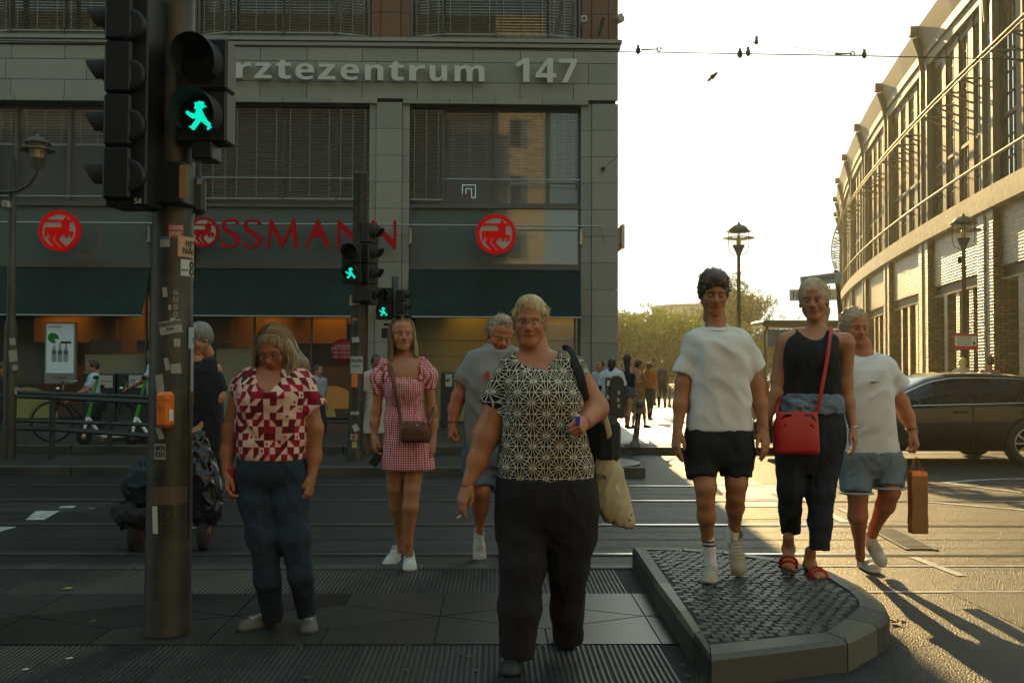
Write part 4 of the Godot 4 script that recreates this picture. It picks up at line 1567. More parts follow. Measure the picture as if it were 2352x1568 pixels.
static func net(job: Dictionary) -> Dictionary:
	var shapes: Array = job.shapes
	var cell: float = job.cell
	var box: AABB
	var first := true
	for q: Array in shapes:
		if q[2] == 0:
			box = shape_box(q) if first else box.merge(shape_box(q))
			first = false
	box = box.grow(cell * 3.0 + 0.012)
	var nx := int(box.size.x / cell) + 2
	var ny := int(box.size.y / cell) + 2
	var nz := int(box.size.z / cell) + 2
	var o := box.position
	var fld := PackedFloat32Array()
	fld.resize(nx * ny * nz)
	fld.fill(1.0)
	var sy := nx
	var sz := nx * ny
	var lim := cell * 2.6
	for q: Array in shapes:
		var k: float = q[1]
		var op: int = q[2]
		var b := shape_box(q).grow(k + cell * 2.5)
		var lo := ((b.position - o) / cell).floor()
		var hi := ((b.end - o) / cell).ceil()
		var x0 := maxi(0, int(lo.x))
		var x1 := mini(nx - 1, int(hi.x))
		var kind: int = q[0]
		var a := Vector3.ZERO
		var ba := Vector3.ZERO
		var inv := 0.0
		var ra := 0.0
		var rb := 0.0
		if kind < 2:
			a = q[3]
			ba = q[4] - a
			inv = 1.0 / maxf(ba.length_squared(), 1e-9)
			ra = q[5]
			rb = q[6] - q[5]
		var eb := Basis()
		var i1 := Vector3.ONE
		var i2 := Vector3.ONE
		if kind == 2:
			a = q[3]
			eb = q[5]
			i1 = Vector3.ONE / q[4]
			i2 = i1 * i1
		var skip := 0.7 / cell
		var far := lim + k + 0.004
		for z in range(maxi(0, int(lo.z)), mini(nz - 1, int(hi.z)) + 1):
			for y in range(maxi(0, int(lo.y)), mini(ny - 1, int(hi.y)) + 1):
				var at_ := z * sz + y * sy
				var x := x0
				var p := o + Vector3(0, y, z) * cell
				while x <= x1:
					var old := fld[at_ + x]
					if op == 1 and old > cell * 3.0:
						x += 1
						continue
					p.x = o.x + x * cell
					var d: float
					if kind == 0:
						var pa := p - a
						var h := clampf(pa.dot(ba) * inv, 0.0, 1.0)
						d = (pa - ba * h).length() - ra - rb * h
					elif kind == 2:
						var l := eb * (p - a)
						var k0 := (l * i1).length()
						d = k0 * (k0 - 1.0) / maxf((l * i2).length(), 1e-6)
					else:
						d = shape_distance(q, p)
					if op == 0:
						if d < -far:
							var run := mini(maxi(1, int((-d - far) * skip)), x1 - x + 1)
							for j in run:
								if fld[at_ + x + j] > -far:
									fld[at_ + x + j] = -far
							x += run
							continue
						if d > far:
							x += maxi(1, int((d - far) * skip))
							continue
						var h := maxf(k - absf(old - d), 0.0)
						fld[at_ + x] = minf(old, d) - (h * h / (4.0 * k) if k > 0.0 else 0.0)
					else:
						d = -d
						var h := maxf(k - absf(old - d), 0.0)
						fld[at_ + x] = maxf(old, d) + (h * h / (4.0 * k) if k > 0.0 else 0.0)
					x += 1
	if job.has("disp"):
		var ds: Callable = job.disp
		for z in nz:
			for y in ny:
				var at_ := z * sz + y * sy
				for x in nx:
					if absf(fld[at_ + x]) < lim + 0.006:
						fld[at_ + x] += ds.call(o + Vector3(x, y, z) * cell)
	var idx := PackedInt32Array()
	idx.resize(nx * ny * nz)
	idx.fill(-1)
	var v := PackedVector3Array()
	var quads := PackedInt32Array()
	var off := [0, 1, sy, sy + 1, sz, sz + 1, sz + sy, sz + sy + 1]
	var corner := [Vector3(0, 0, 0), Vector3(1, 0, 0), Vector3(0, 1, 0), Vector3(1, 1, 0), Vector3(0, 0, 1), Vector3(1, 0, 1), Vector3(0, 1, 1), Vector3(1, 1, 1)]
	var edges := [0, 1, 2, 3, 4, 5, 6, 7, 0, 2, 1, 3, 4, 6, 5, 7, 0, 4, 1, 5, 2, 6, 3, 7]
	for z in nz - 1:
		for y in ny - 1:
			for x in nx - 1:
				var at_ := z * sz + y * sy + x
				var f0 := fld[at_]
				if f0 > lim or f0 < -lim:
					continue
				var inside := 0
				for m in 8:
					if fld[at_ + off[m]] < 0.0:
						inside += 1
				if inside == 0 or inside == 8:
					continue
				var sum := Vector3.ZERO
				var cnt := 0
				for m in 12:
					var e0: int = edges[m * 2]
					var e1: int = edges[m * 2 + 1]
					var a := fld[at_ + off[e0]]
					var b := fld[at_ + off[e1]]
					if (a < 0.0) != (b < 0.0):
						sum += corner[e0].lerp(corner[e1], a / (a - b))
						cnt += 1
				idx[at_] = v.size()
				v.append(o + (Vector3(x, y, z) + sum / cnt) * cell)
				# faces round the three edges that leave this corner
				var in0 := f0 < 0.0
				for ax in 3:
					var sa: int = [1, sy, sz][ax]
					if (fld[at_ + sa] < 0.0) == in0:
						continue
					var sb: int = [sy, sz, 1][ax]
					var sc: int = [sz, 1, sy][ax]
					if [y, z, x][ax] < 1 or [z, x, y][ax] < 1:
						continue
					var q0 := idx[at_ - sb - sc]
					var q1 := idx[at_ - sc]
					var q2 := idx[at_]
					var q3 := idx[at_ - sb]
					if q0 < 0 or q1 < 0 or q3 < 0:
						continue
					if in0:
						quads.append_array(PackedInt32Array([q0, q2, q1, q0, q3, q2]))
					else:
						quads.append_array(PackedInt32Array([q0, q1, q2, q0, q2, q3]))
	var n := PackedVector3Array()
	n.resize(v.size())
	for m in range(0, quads.size(), 3):
		var a := v[quads[m]]
		var fn := (v[quads[m + 2]] - a).cross(v[quads[m + 1]] - a)
		for j in 3:
			n[quads[m + j]] += fn
	var c := PackedColorArray()
	c.resize(v.size())
	var uv := PackedVector2Array()
	uv.resize(v.size())
	var has_uv: bool = job.has("uv")
	var paint: Callable = job.paint
	for m in v.size():
		n[m] = n[m].normalized()
		c[m] = paint.call(v[m], n[m])
		if has_uv:
			uv[m] = job.uv.call(v[m], n[m])
	return {"v": v, "n": n, "c": c, "t": uv, "i": quads}


func run_jobs() -> void:
	results.resize(jobs.size())
	var task := WorkerThreadPool.add_group_task(func(k: int) -> void: results[k] = net(jobs[k]), jobs.size(), -1, true)
	WorkerThreadPool.wait_for_group_task_completion(task)
	var made := {}
	var order := []
	for k in jobs.size():
		var j: Dictionary = jobs[k]
		var r: Dictionary = results[k]
		var key := [j.parent, j.called, 0 if j.called == "body" else k]
		if not made.has(key):
			made[key] = MB.new()
			order.append([key, j])
		var b: MB = made[key]
		var base := b.v.size()
		b.v.append_array(r.v)
		b.n.append_array(r.n)
		b.c.append_array(r.c)
		b.t.append_array(r.t)
		for q in r.i:
			b.i.append(base + q)
		if j.has("extra"):
			var e: MB = j.extra
			base = b.v.size()
			b.v.append_array(e.v)
			b.n.append_array(e.n)
			b.c.append_array(e.c)
			b.t.append_array(e.t)
			for q in e.i:
				b.i.append(base + q)
	for e: Array in order:
		obj(e[0][1], made[e[0]], e[1].mat, e[0][0])


func job(parent: Node3D, called: String, sh: Shapes, cell: float, m: Material, paint: Callable, opt := {}) -> void:
	var j := {"parent": parent, "called": called, "shapes": sh.list, "cell": cell, "mat": m, "paint": paint}
	j.merge(opt)
	jobs.append(j)


func plain_paint(c: Color, spread := 0.06, freq := 40.0, sd := 1) -> Callable:
	var f := FastNoiseLite.new()
	f.seed = sd
	f.frequency = 1.0
	return func(p: Vector3, _n: Vector3) -> Color:
		var t := 1.0 + spread * f.get_noise_3d(p.x * freq, p.y * freq, p.z * freq)
		return Color(c.r * t, c.g * t, c.b * t)


func folds(amp: float, fx: float, fy: float, sd: int, lean := 0.0, hem := -99.0) -> Callable:
	var f := FastNoiseLite.new()
	f.seed = sd
	f.frequency = 1.0
	f.fractal_octaves = 2
	return func(p: Vector3) -> float:
		var x := p.x + p.y * lean
		return amp * clampf((p.y - hem - 0.015) * 12.0, 0.0, 1.0) * (absf(f.get_noise_3d(x * fx, p.y * fy, p.z * fx)) * 2.0 - 0.5)


# ---------- heads, hands and shoes ----------
# a head: x to its left side as seen from the front is +x, y up, z out of the face; the origin lies between the eyes inside the skull
func head_shapes(xf: Transform3D, s: float, o := {}) -> Shapes:
	var h := Shapes.new()
	h.xf = xf * Transform3D(Basis.from_scale(Vector3.ONE * s), Vector3.ZERO)
	h.s = s
	var jaw: float = o.get("jaw", 1.0)
	var fat: float = o.get("fat", 0.0)
	var nose: float = o.get("nose", 1.0)
	h.ell(Vector3(0, 0.038, -0.018), Vector3(0.077, 0.088, 0.097), 0.02)
	h.ell(Vector3(0, 0.05, 0.03), Vector3(0.062, 0.05, 0.055), 0.03)
	h.ell(Vector3(0, -0.03, 0.022), Vector3(0.06 + fat * 0.3, 0.08, 0.062), 0.03)
	for sd: float in [-1.0, 1.0]:
		h.cap(Vector3(sd * 0.05 * jaw, -0.05, -0.005), Vector3(sd * 0.018, -0.096, 0.058), 0.024 + fat * 0.4, 0.019, 0.03)
		h.ell(Vector3(sd * (0.036 + fat * 0.2), -0.028, 0.056), Vector3(0.027, 0.026, 0.024), 0.03)
		h.cap(Vector3(sd * 0.012, 0.021, 0.083), Vector3(sd * 0.045, 0.018, 0.068), 0.0085, 0.008, 0.02)
		h.ell(Vector3(sd * 0.032, -0.001, 0.096), Vector3(0.021, 0.0135, 0.019), 0.014, 1)
		h.ell(Vector3(sd * 0.031, -0.003, 0.0715), Vector3(0.0142, 0.013, 0.0135), 0.006)
		var ear := Basis(Vector3.UP, sd * 0.35)
		h.ell(Vector3(sd * 0.081, -0.005, -0.012), Vector3(0.0085, 0.032, 0.02), 0.008, 0, ear)
		h.ell(Vector3(sd * 0.089, -0.002, -0.004), Vector3(0.007, 0.018, 0.01), 0.006, 1, ear)
		h.cap(Vector3(sd * 0.006, -0.036, 0.086), Vector3(sd * 0.0135 * nose, -0.036, 0.09), 0.009, 0.0085, 0.008)
	h.cap(Vector3(0, 0.012, 0.082), Vector3(0, -0.028, 0.101 + 0.006 * (nose - 1.0)), 0.008, 0.0115 * nose, 0.012)
	h.cap(Vector3(0, -0.028, 0.101), Vector3(0, -0.034, 0.1), 0.0115 * nose, 0.0105 * nose, 0.008)
	h.ell(Vector3(0, -0.062, 0.074), Vector3(0.028, 0.02, 0.018), 0.02)
	h.cap(Vector3(-0.015, -0.0605, 0.0855), Vector3(0.015, -0.0605, 0.0855), 0.0055, 0.0055, 0.007)
	h.cap(Vector3(0, -0.0585, 0.089), Vector3(0, -0.06, 0.089), 0.005, 0.005, 0.006)
	h.cap(Vector3(-0.012, -0.0715, 0.085), Vector3(0.012, -0.0715, 0.085), 0.0065, 0.0065, 0.007)
	h.cap(Vector3(-0.024, -0.0665, 0.083), Vector3(0.024, -0.0665, 0.083), 0.0028, 0.0028, 0.004, 1)
	h.cap(Vector3(-0.015, -0.0662, 0.092), Vector3(0.015, -0.0662, 0.092), 0.0026, 0.0026, 0.004, 1)
	h.ell(Vector3(0, -0.1, 0.064), Vector3(0.026, 0.02, 0.021), 0.025)
	h.cap(Vector3(0, -0.05, -0.022), Vector3(0, -0.14, -0.035), 0.049 + fat * 0.4, 0.052 + fat * 0.4, 0.025)
	return h


func head_paint(xf: Transform3D, s: float, skin: Color, o := {}) -> Callable:
	var inv := xf.affine_inverse()
	var brow: Color = o.get("brow", Color(0.12, 0.07, 0.04))
	var lip: Color = o.get("lip", Color(skin.r * 0.75, skin.g * 0.5, skin.b * 0.5))
	var stub: float = o.get("stubble", 0.0)
	var f := FastNoiseLite.new()
	f.frequency = 1.0
	return func(p: Vector3, _n: Vector3) -> Color:
		var q := inv * p / s
		var t := 1.0 + 0.05 * f.get_noise_3d(q.x * 90.0, q.y * 90.0, q.z * 90.0)
		var c := Color(skin.r * t, skin.g * t, skin.b * t)
		if q.z > 0.03:
			var ax := absf(q.x)
			var by := 0.024 - 0.35 * maxf(ax - 0.03, 0.0)
			if ax > 0.012 and ax < 0.05 and absf(q.y - by) < 0.0052:
				c = c.lerp(brow, 0.75)
			if ax < 0.021 - absf(q.y + 0.0665) * 0.9 and absf(q.y + 0.0665) < 0.0105 and q.z > 0.07:
				c = c.lerp(lip, 0.85)
				if absf(q.y + 0.0665) < 0.002:
					c = Color(lip.r * 0.35, lip.g * 0.3, lip.b * 0.3)
			elif absf(q.y + 0.0665) < 0.002 and ax < 0.024 and q.z > 0.07:
				c = Color(lip.r * 0.45, lip.g * 0.4, lip.b * 0.4)
			if ax > 0.006 and ax < 0.013 and absf(q.y + 0.041) < 0.003 and q.z > 0.085:
				c = Color(skin.r * 0.3, skin.g * 0.22, skin.b * 0.2)
			var blush := exp(-(pow((ax - 0.04) / 0.018, 2) + pow((q.y + 0.03) / 0.018, 2)))
			c = Color(c.r, c.g * (1.0 - 0.14 * blush), c.b * (1.0 - 0.12 * blush))
		if stub > 0.0 and q.y < -0.045 and q.y > -0.125 and q.z > -0.02:
			c = c.lerp(Color(0.12, 0.09, 0.07), stub * smoothstep(-0.045, -0.06, q.y))
		return c


func eyes(xf: Transform3D, s: float, skin: Color, o := {}) -> MB:
	var b := MB.new()
	var look: Vector3 = o.get("look", Vector3(0, -0.05, 1)).normalized()
	var up: float = o.get("lid", 0.42)   # height of the upper lid, as a share of the radius
	var iris: Color = o.get("iris", Color(0.05, 0.04, 0.025))
	var ex := xf * Transform3D(Basis.from_scale(Vector3.ONE * s), Vector3.ZERO)
	for sd: float in [-1.0, 1.0]:
		var k := b.v.size()
		b.ball(ex * Vector3(sd * 0.031, -0.002, 0.0725), Vector3(0.0145, 0.0135, 0.0145) * s, 32, 28, xf.basis.orthonormalized())
		for m in range(k, b.v.size()):
			var d := (ex.affine_inverse() * b.v[m] - Vector3(sd * 0.031, -0.002, 0.0725)) / 0.014
			var c := Color(skin.r * 0.9, skin.g * 0.85, skin.b * 0.82)
			var side := clampf(absf(d.x) * 1.15, 0.0, 1.0)
			var top := up * sqrt(1.0 - side * side)
			var low := -0.42 * sqrt(1.0 - side * side)
			if d.y < top and d.y > low and d.z > 0.0:
				c = Color(0.55, 0.52, 0.48)
				if d.angle_to(look) < 0.5:
					c = iris
				if d.angle_to(look) < 0.22:
					c = Color(0.008, 0.007, 0.006)
			if d.z > 0.0 and absf(d.y - top) < 0.13 and side < 0.99:
				c = Color(0.03, 0.02, 0.015)
			b.c[m] = c
	return b


# a hand: wrist at the origin, y along the fingers, x towards the thumb, z out of the palm
func hand_shapes(xf: Transform3D, s: float, curl: Array, thumb := 0.5, spread := 1.0) -> Shapes:
	var h := Shapes.new()
	h.xf = xf * Transform3D(Basis.from_scale(Vector3.ONE * s), Vector3.ZERO)
	h.s = s
	h.flat(Vector3(0, -0.05, 0), Vector3(0, 0.015, 0), 0.029, 0.026, Vector3.BACK, 0.72, 0.015)
	var xs := [0.029, 0.0098, -0.0098, -0.028]
	var ky := [0.09, 0.095, 0.09, 0.08]
	var seg := [[0.043, 0.026, 0.021], [0.047, 0.029, 0.022], [0.043, 0.027, 0.021], [0.034, 0.02, 0.018]]
	var rad := [0.0095, 0.0098, 0.0092, 0.008]
	for k in 4:
		var kn := Vector3(xs[k], ky[k], 0.0 if k < 3 else 0.002)
		h.flat(Vector3(xs[k] * 0.55, 0.01, 0), kn, 0.016, 0.0118, Vector3.BACK, 0.9, 0.014)
		var a := 0.0
		var p := kn
		var side := Vector3(xs[k] * 2.2 * spread, 0, 0)
		for j in 3:
			a += float(curl[k]) * [0.8, 1.1, 0.75][j]
			var q: Vector3 = p + (Vector3(0, cos(a), sin(a)) + side * cos(a)).normalized() * seg[k][j]
			var r0: float = rad[k] * [1.08, 0.98, 0.9][j]
			h.cap(p, q, r0, rad[k] * [0.98, 0.9, 0.78][j], 0.004)
			p = q
	h.flat(Vector3(0.012, 0.03, 0.006), Vector3(0.008, 0.06, 0.008), 0.02, 0.018, Vector3.BACK, 0.7, 0.015)
	var t0 := Vector3(0.02, 0.018, 0.006)
	var t1 := Vector3(0.045, 0.05, 0.012).lerp(Vector3(0.03, 0.052, 0.032), thumb)
	var t2 := Vector3(0.058, 0.08, 0.016).lerp(Vector3(0.022, 0.08, 0.044), thumb)
	var t3 := Vector3(0.066, 0.104, 0.018).lerp(Vector3(0.006, 0.1, 0.046), thumb)
	h.cap(t0, t1, 0.0155, 0.0125, 0.012)
	h.cap(t1, t2, 0.0118, 0.0108, 0.005)
	h.cap(t2, t3, 0.0105, 0.0085, 0.004)
	return h


func frame(y: Vector3, z: Vector3, at_: Vector3) -> Transform3D:   # y kept, z as near as it gets
	var yy := y.normalized()
	var xx := yy.cross(z).normalized()
	return Transform3D(Basis(xx, yy, xx.cross(yy)), at_)


func hand_frame(elbow: Vector3, wrist: Vector3, palm: Vector3, thumb_to: Vector3) -> Transform3D:
	# fingers continue the forearm; the frame may be left-handed so that the thumb lies where it should
	var y := (wrist - elbow).normalized()
	var z := (palm - y * palm.dot(y)).normalized()
	var x := (thumb_to - y * thumb_to.dot(y) - z * thumb_to.dot(z)).normalized()
	return Transform3D(Basis(x, y, z), wrist)


# a shoe: heel at the origin on the ground, z to the toe
func shoe_shapes(xf: Transform3D, ln: float, tall := 0.1, wide := 1.0) -> Shapes:
	var h := Shapes.new()
	h.xf = xf
	var w := Vector3.RIGHT
	h.flat(Vector3(0, 0.016, 0.042), Vector3(0, 0.016, ln - 0.055), 0.038 * wide, 0.048 * wide, Vector3.UP, 0.42, 0.004)
	h.cap(Vector3(0, 0.05, 0.045), Vector3(0, 0.045, ln * 0.55), 0.036 * wide, 0.037 * wide, 0.02)
	h.flat(Vector3(0, 0.042, ln * 0.5), Vector3(0, 0.034, ln - 0.06), 0.042 * wide, 0.043 * wide, Vector3.UP, 0.75, 0.02)
	h.cap(Vector3(0, 0.06, 0.05), Vector3(0, tall, 0.042), 0.037 * wide, 0.036 * wide, 0.02)
	h.cap(Vector3(0, tall + 0.03, 0.045), Vector3(0, tall - 0.01, 0.048), 0.033 * wide, 0.03 * wide, 0.006, 1)
	return h


func shoe_paint(xf: Transform3D, ln: float, sole: Color, upper: Color, lace: Color) -> Callable:
	var inv := xf.affine_inverse()
	return func(p: Vector3, _n: Vector3) -> Color:
		var q := inv * p
		if q.y < 0.028:
			return sole
		if absf(q.x) < 0.024 and q.z > 0.09 and q.z < ln * 0.66 and q.y > 0.05:
			return lace if fmod(q.z, 0.022) < 0.011 else upper.darkened(0.35)
		return upper


func pen(d0: float) -> Callable:   # pixel and offset towards the camera -> place, for one person's depth
	return func(u: float, w: float, dz := 0.0) -> Vector3: return at(u, w, d0 - dz)


func rings_of(d0: float, rows: Array) -> Array:   # rows: [v, left u, right u, half depth, offset towards the camera]
	var out := []
	for q: Array in rows:
		var dz: float = q[4] if q.size() > 4 else 0.0
		var a := at(q[1], q[0], d0 - dz)
		var b := at(q[2], q[0], d0 - dz)
		out.append([(a.y + b.y) / 2, (a.x + b.x) / 2, -(d0 - dz), (b.x - a.x) / 2, q[3]])
	out.sort_custom(func(m: Array, n: Array) -> bool: return m[0] < n[0])
	return out


func limb(d0: float, rows: Array) -> Array:   # rows: [u, v, half width in pixels, offset towards the camera]
	var out := []
	for q: Array in rows:
		var dz: float = q[3] if q.size() > 3 else 0.0
		out.append([at(q[0], q[1], d0 - dz), q[2] * (d0 - dz) / FOCAL])
	return out


func shrunk(rings: Array, by: float) -> Array:
	var out := []
	for r: Array in rings:
		out.append([r[0], r[1], r[2], maxf(r[3] - by, 0.01), maxf(r[4] - by, 0.01)])
	return out


func cloth_uv(cx: float, cz: float, rad: float, su: float, sv: float) -> Callable:
	return func(p: Vector3, _n: Vector3) -> Vector2:
		return Vector2(atan2(p.x - cx, p.z - cz) * rad * su, -p.y * sv)


func hair_paint(c: Color, hi: Color, sd := 3) -> Callable:
	var f := FastNoiseLite.new()
	f.seed = sd
	f.frequency = 1.0
	return func(p: Vector3, _n: Vector3) -> Color:
		var t := f.get_noise_3d(p.x * 150.0, p.y * 14.0, p.z * 150.0) * 0.7 + f.get_noise_3d(p.x * 30.0, p.y * 5.0, p.z * 30.0) * 0.6
		return c.lerp(hi, clampf(0.5 + t, 0.0, 1.0))


func strands(amp: float, sd := 5, fx := 110.0, fy := 12.0) -> Callable:
	var f := FastNoiseLite.new()
	f.seed = sd
	f.frequency = 1.0
	return func(p: Vector3) -> float: return amp * f.get_noise_3d(p.x * fx, p.y * fy, p.z * fx)


func place_head(u: float, v: float, d: float, s: float, yaw: float, pitch: float, roll: float) -> Transform3D:
	var b := Basis.from_euler(Vector3(deg_to_rad(pitch), deg_to_rad(yaw), deg_to_rad(roll)))
	return Transform3D(b, at(u, v, d - 0.085) - b * Vector3(0, 0, 0.085) * s)


func add_head(t: Node3D, xf: Transform3D, s: float, skin: Color, o := {}) -> void:
	job(t, "body", head_shapes(xf, s, o), o.get("cell", 0.005), M.skin, head_paint(xf, s, skin, o), {"extra": eyes(xf, s, skin, o)})


func hair_cap(xf: Transform3D, s: float, thick := 0.008, face_top := 0.06, low := -0.06, face_w := 0.066) -> Shapes:
	var h := Shapes.new()
	h.xf = xf * Transform3D(Basis.from_scale(Vector3.ONE * s), Vector3.ZERO)
	h.s = s
	h.ell(Vector3(0, 0.04, -0.02), Vector3(0.079, 0.089, 0.099) + Vector3.ONE * thick, 0.01)
	h.ell(Vector3(0, 0.0, -0.04), Vector3(0.072 + thick, 0.085, 0.075 + thick), 0.02)
	h.ell(Vector3(0, face_top - 0.105, 0.088), Vector3(face_w, 0.105, 0.085), 0.012, 1)
	h.cap(Vector3(-0.2, low - 0.09, 0.02), Vector3(0.2, low - 0.09, 0.02), 0.09, 0.09, 0.01, 1)
	return h


func tufts(h: Shapes, n: int, sd: int, ln: float, lift: float, flow: Vector3, face_top := 0.06, low := -0.03, thick := 0.008) -> void:
	var rng := RandomNumberGenerator.new()
	rng.seed = sd
	for k in n:
		var dd := Vector3(rng.randfn(), rng.randfn(), rng.randfn()).normalized()
		var p := Vector3(0, 0.04, -0.02) + dd * (Vector3(0.079, 0.089, 0.099) + Vector3.ONE * thick)
		if p.y < low or (p.z > 0.02 and p.y < face_top + 0.012 and absf(p.x) < 0.07):
			continue
		var f := flow + Vector3(rng.randfn(), rng.randfn(), rng.randfn()) * 0.35
		f = (f - dd * f.dot(dd)).normalized()
		h.cap(p - dd * 0.006, p + f * ln * rng.randf_range(0.6, 1.3) + dd * lift * rng.randf(), 0.0085, 0.0035, 0.006)


func strand(b: MB, pts: Array, w: float) -> void:
	b.tube(pts, [w, w, w * 0.8, w * 0.4], 3, false)


func hair_strands(t: Node3D, xf: Transform3D, s: float, n: int, sd: int, ln: float, lift: float, c: Color, hi: Color, flow: Vector3, face_top: float) -> void:
	var x := xf * Transform3D(Basis.from_scale(Vector3.ONE * s), Vector3.ZERO)
	var rng := RandomNumberGenerator.new()
	rng.seed = sd + 100
	var b := MB.new()
	for k in n:
		var dd := Vector3(rng.randfn(), rng.randfn(), rng.randfn()).normalized()
		var p := Vector3(0, 0.04, -0.02) + dd * Vector3(0.09, 0.1, 0.11)
		if p.y < -0.04 or (p.z > 0.02 and p.y < face_top + 0.012 and absf(p.x) < 0.072):
			continue
		b.col = c.lerp(hi, rng.randf())
		var f := flow + Vector3(rng.randfn(), rng.randfn(), rng.randfn()) * 0.3
		var pts := []
		var l := ln * rng.randf_range(0.5, 1.4)
		var up := lift * rng.randf() * rng.randf() * 1.6
		for j in 4:
			var q := Vector3(0, 0.04, -0.02) + (p - Vector3(0, 0.04, -0.02) + (f - dd * f.dot(dd)).normalized() * l * j / 3.0).normalized() * p.distance_to(Vector3(0, 0.04, -0.02))
			pts.append(x * (q + dd * (up * j / 3.0 - 0.002)))
		strand(b, pts, 0.0017)
	stuff(obj("hair_strands", b, M.hair, t))


func long_strands(t: Node3D, xf: Transform3D, s: float, n: int, sd: int, ln: float, wave: float, c: Color, hi: Color, out: float) -> void:
	# from a parting over the ears and down
	var x := xf * Transform3D(Basis.from_scale(Vector3.ONE * s), Vector3.ZERO)
	var down := (xf.basis.orthonormalized().inverse() * Vector3.DOWN).normalized()
	var rng := RandomNumberGenerator.new()
	rng.seed = sd + 100
	var b := MB.new()
	for k in n:
		var side := -1.0 if k % 2 else 1.0
		var psi := rng.randf_range(-1.9, 0.75)
		b.col = c.lerp(hi, rng.randf() * (0.55 if side < 0.0 else 1.0))
		var r := Vector3(0.094, 0.106, 0.116) * rng.randf_range(0.98, 1.06)
		var pts := []
		for j in 6:
			var a := lerpf(0.05, 1.5, j / 5.0)
			var d := Vector3(sin(a) * side, cos(a) * cos(psi), sin(psi) * (1.0 - 0.35 * sin(a)) * 0.9).normalized()
			pts.append(Vector3(0, 0.035, -0.02) + d * r)
		var p: Vector3 = pts[-1]
		var ph := rng.randf() * TAU
		var l := ln * rng.randf_range(0.75, 1.15)
		for j in range(1, 6):
			var f := j / 5.0
			pts.append(p + down * l * f + Vector3(side * (out - 0.09) * sin(f * 2.2) + sin(ph + f * 5.0) * wave * 0.4, 0, cos(ph + f * 4.0) * wave * 0.5 + 0.03 * f * signf(psi + 0.3)))
		for j in pts.size():
			pts[j] = x * pts[j]
		b.tube(pts, [0.002], 3, false)
	stuff(obj("hair_strands", b, M.hair, t))


func glasses(t: Node3D, xf: Transform3D, s: float, half: Vector2, square: float, c: Material) -> void:
	var x := xf * Transform3D(Basis.from_scale(Vector3.ONE * s), Vector3.ZERO)
	var b := MB.new()
	var g := MB.new()
	for sd: float in [-1.0, 1.0]:
		var pts := []
		for k in 21:
			var a := TAU * k / 20
			var e := Vector2(signf(cos(a)) * pow(absf(cos(a)), square), signf(sin(a)) * pow(absf(sin(a)), square))
			pts.append(x * Vector3(sd * 0.034 + e.x * half.x, -0.006 + e.y * half.y, 0.104 - absf(sd * 0.034 + e.x * half.x) * 0.25))
		b.tube(pts, [0.0014 * s], 5, false)
		b.tube([x * Vector3(sd * (0.034 + half.x), 0.004, 0.09), x * Vector3(sd * 0.078, 0.003, 0.06), x * Vector3(sd * 0.082, 0.006, -0.005)], [0.0013 * s], 5)
		for k in 20:
			g.tri(x * Vector3(sd * 0.034, -0.006, 0.0955), pts[k], pts[k + 1])
	b.tube([x * Vector3(-0.034 + half.x, 0.001, 0.102), x * Vector3(0, 0.005, 0.107), x * Vector3(0.034 - half.x, 0.001, 0.102)], [0.0014 * s], 5)
	obj("glasses", b, c, t)
	obj("lens", g, M.glass, t)


func person(label: String, foot: Vector3, group := "") -> Node3D:
	var t := Node3D.new()
	t.name = "person"
	add_child(t, true)
	tag(t, label, "person", group)
	t.set_meta("foot", Vector3(foot.x, 0, foot.z))
	return t


func hand(t: Node3D, xf: Transform3D, s: float, skin: Color, curl: Array, thumb := 0.5, spread := 1.0) -> void:
	job(t, "body", hand_shapes(xf, s, curl, thumb, spread), 0.0048 * s, M.skin, plain_paint(skin, 0.07, 60.0))


func ribbon_strap(t: Node3D, called: String, pts: Array, w: float, m: Material, up: Vector3, thick := 0.25) -> MeshInstance3D:
	var c := Curve3D.new()
	for k in pts.size():
		var tan := Vector3.ZERO
		if k > 0 and k < pts.size() - 1:
			tan = (pts[k + 1] - pts[k - 1]) / 6.0
		c.add_point(pts[k], -tan, tan)
	c.bake_interval = 0.03
	var baked := []
	for p in c.get_baked_points():
		baked.append(p)
	var b := MB.new()
	b.tube(baked, [w], 8, true, thick, up)
	return obj(called, b, m, t)


func make_cloth() -> void:
	M.skin = mat(Color.WHITE, 0.5)
	M.hair = mat(Color.WHITE, 0.45)
	M.hair.rim_enabled = true
	M.hair.rim = 0.12
	M.cloth = mat(Color.WHITE, 0.9)
	M.shoe = mat(Color.WHITE, 0.6)
	M.leather_red = mat(lin(0.45, 0.012, 0.015), 0.42)
	M.leather_brown = mat(lin(0.11, 0.04, 0.018), 0.5)
	var weave := noise_tex(0.3, 2, 0, 1, 9, 256, true)
	for k: String in ["denim", "denim_light", "weave"]:
		M[k] = mat(Color.WHITE, 0.9)
		M[k].uv1_triplanar = true
		M[k].uv1_scale = Vector3.ONE * 5.0
		M[k].albedo_texture = noise_tex(0.06, 4, 0.75 if k != "weave" else 0.95, 1.0, 15, 256)
		M[k].heightmap_enabled = true
		M[k].heightmap_texture = weave
		M[k].heightmap_scale = 0.012


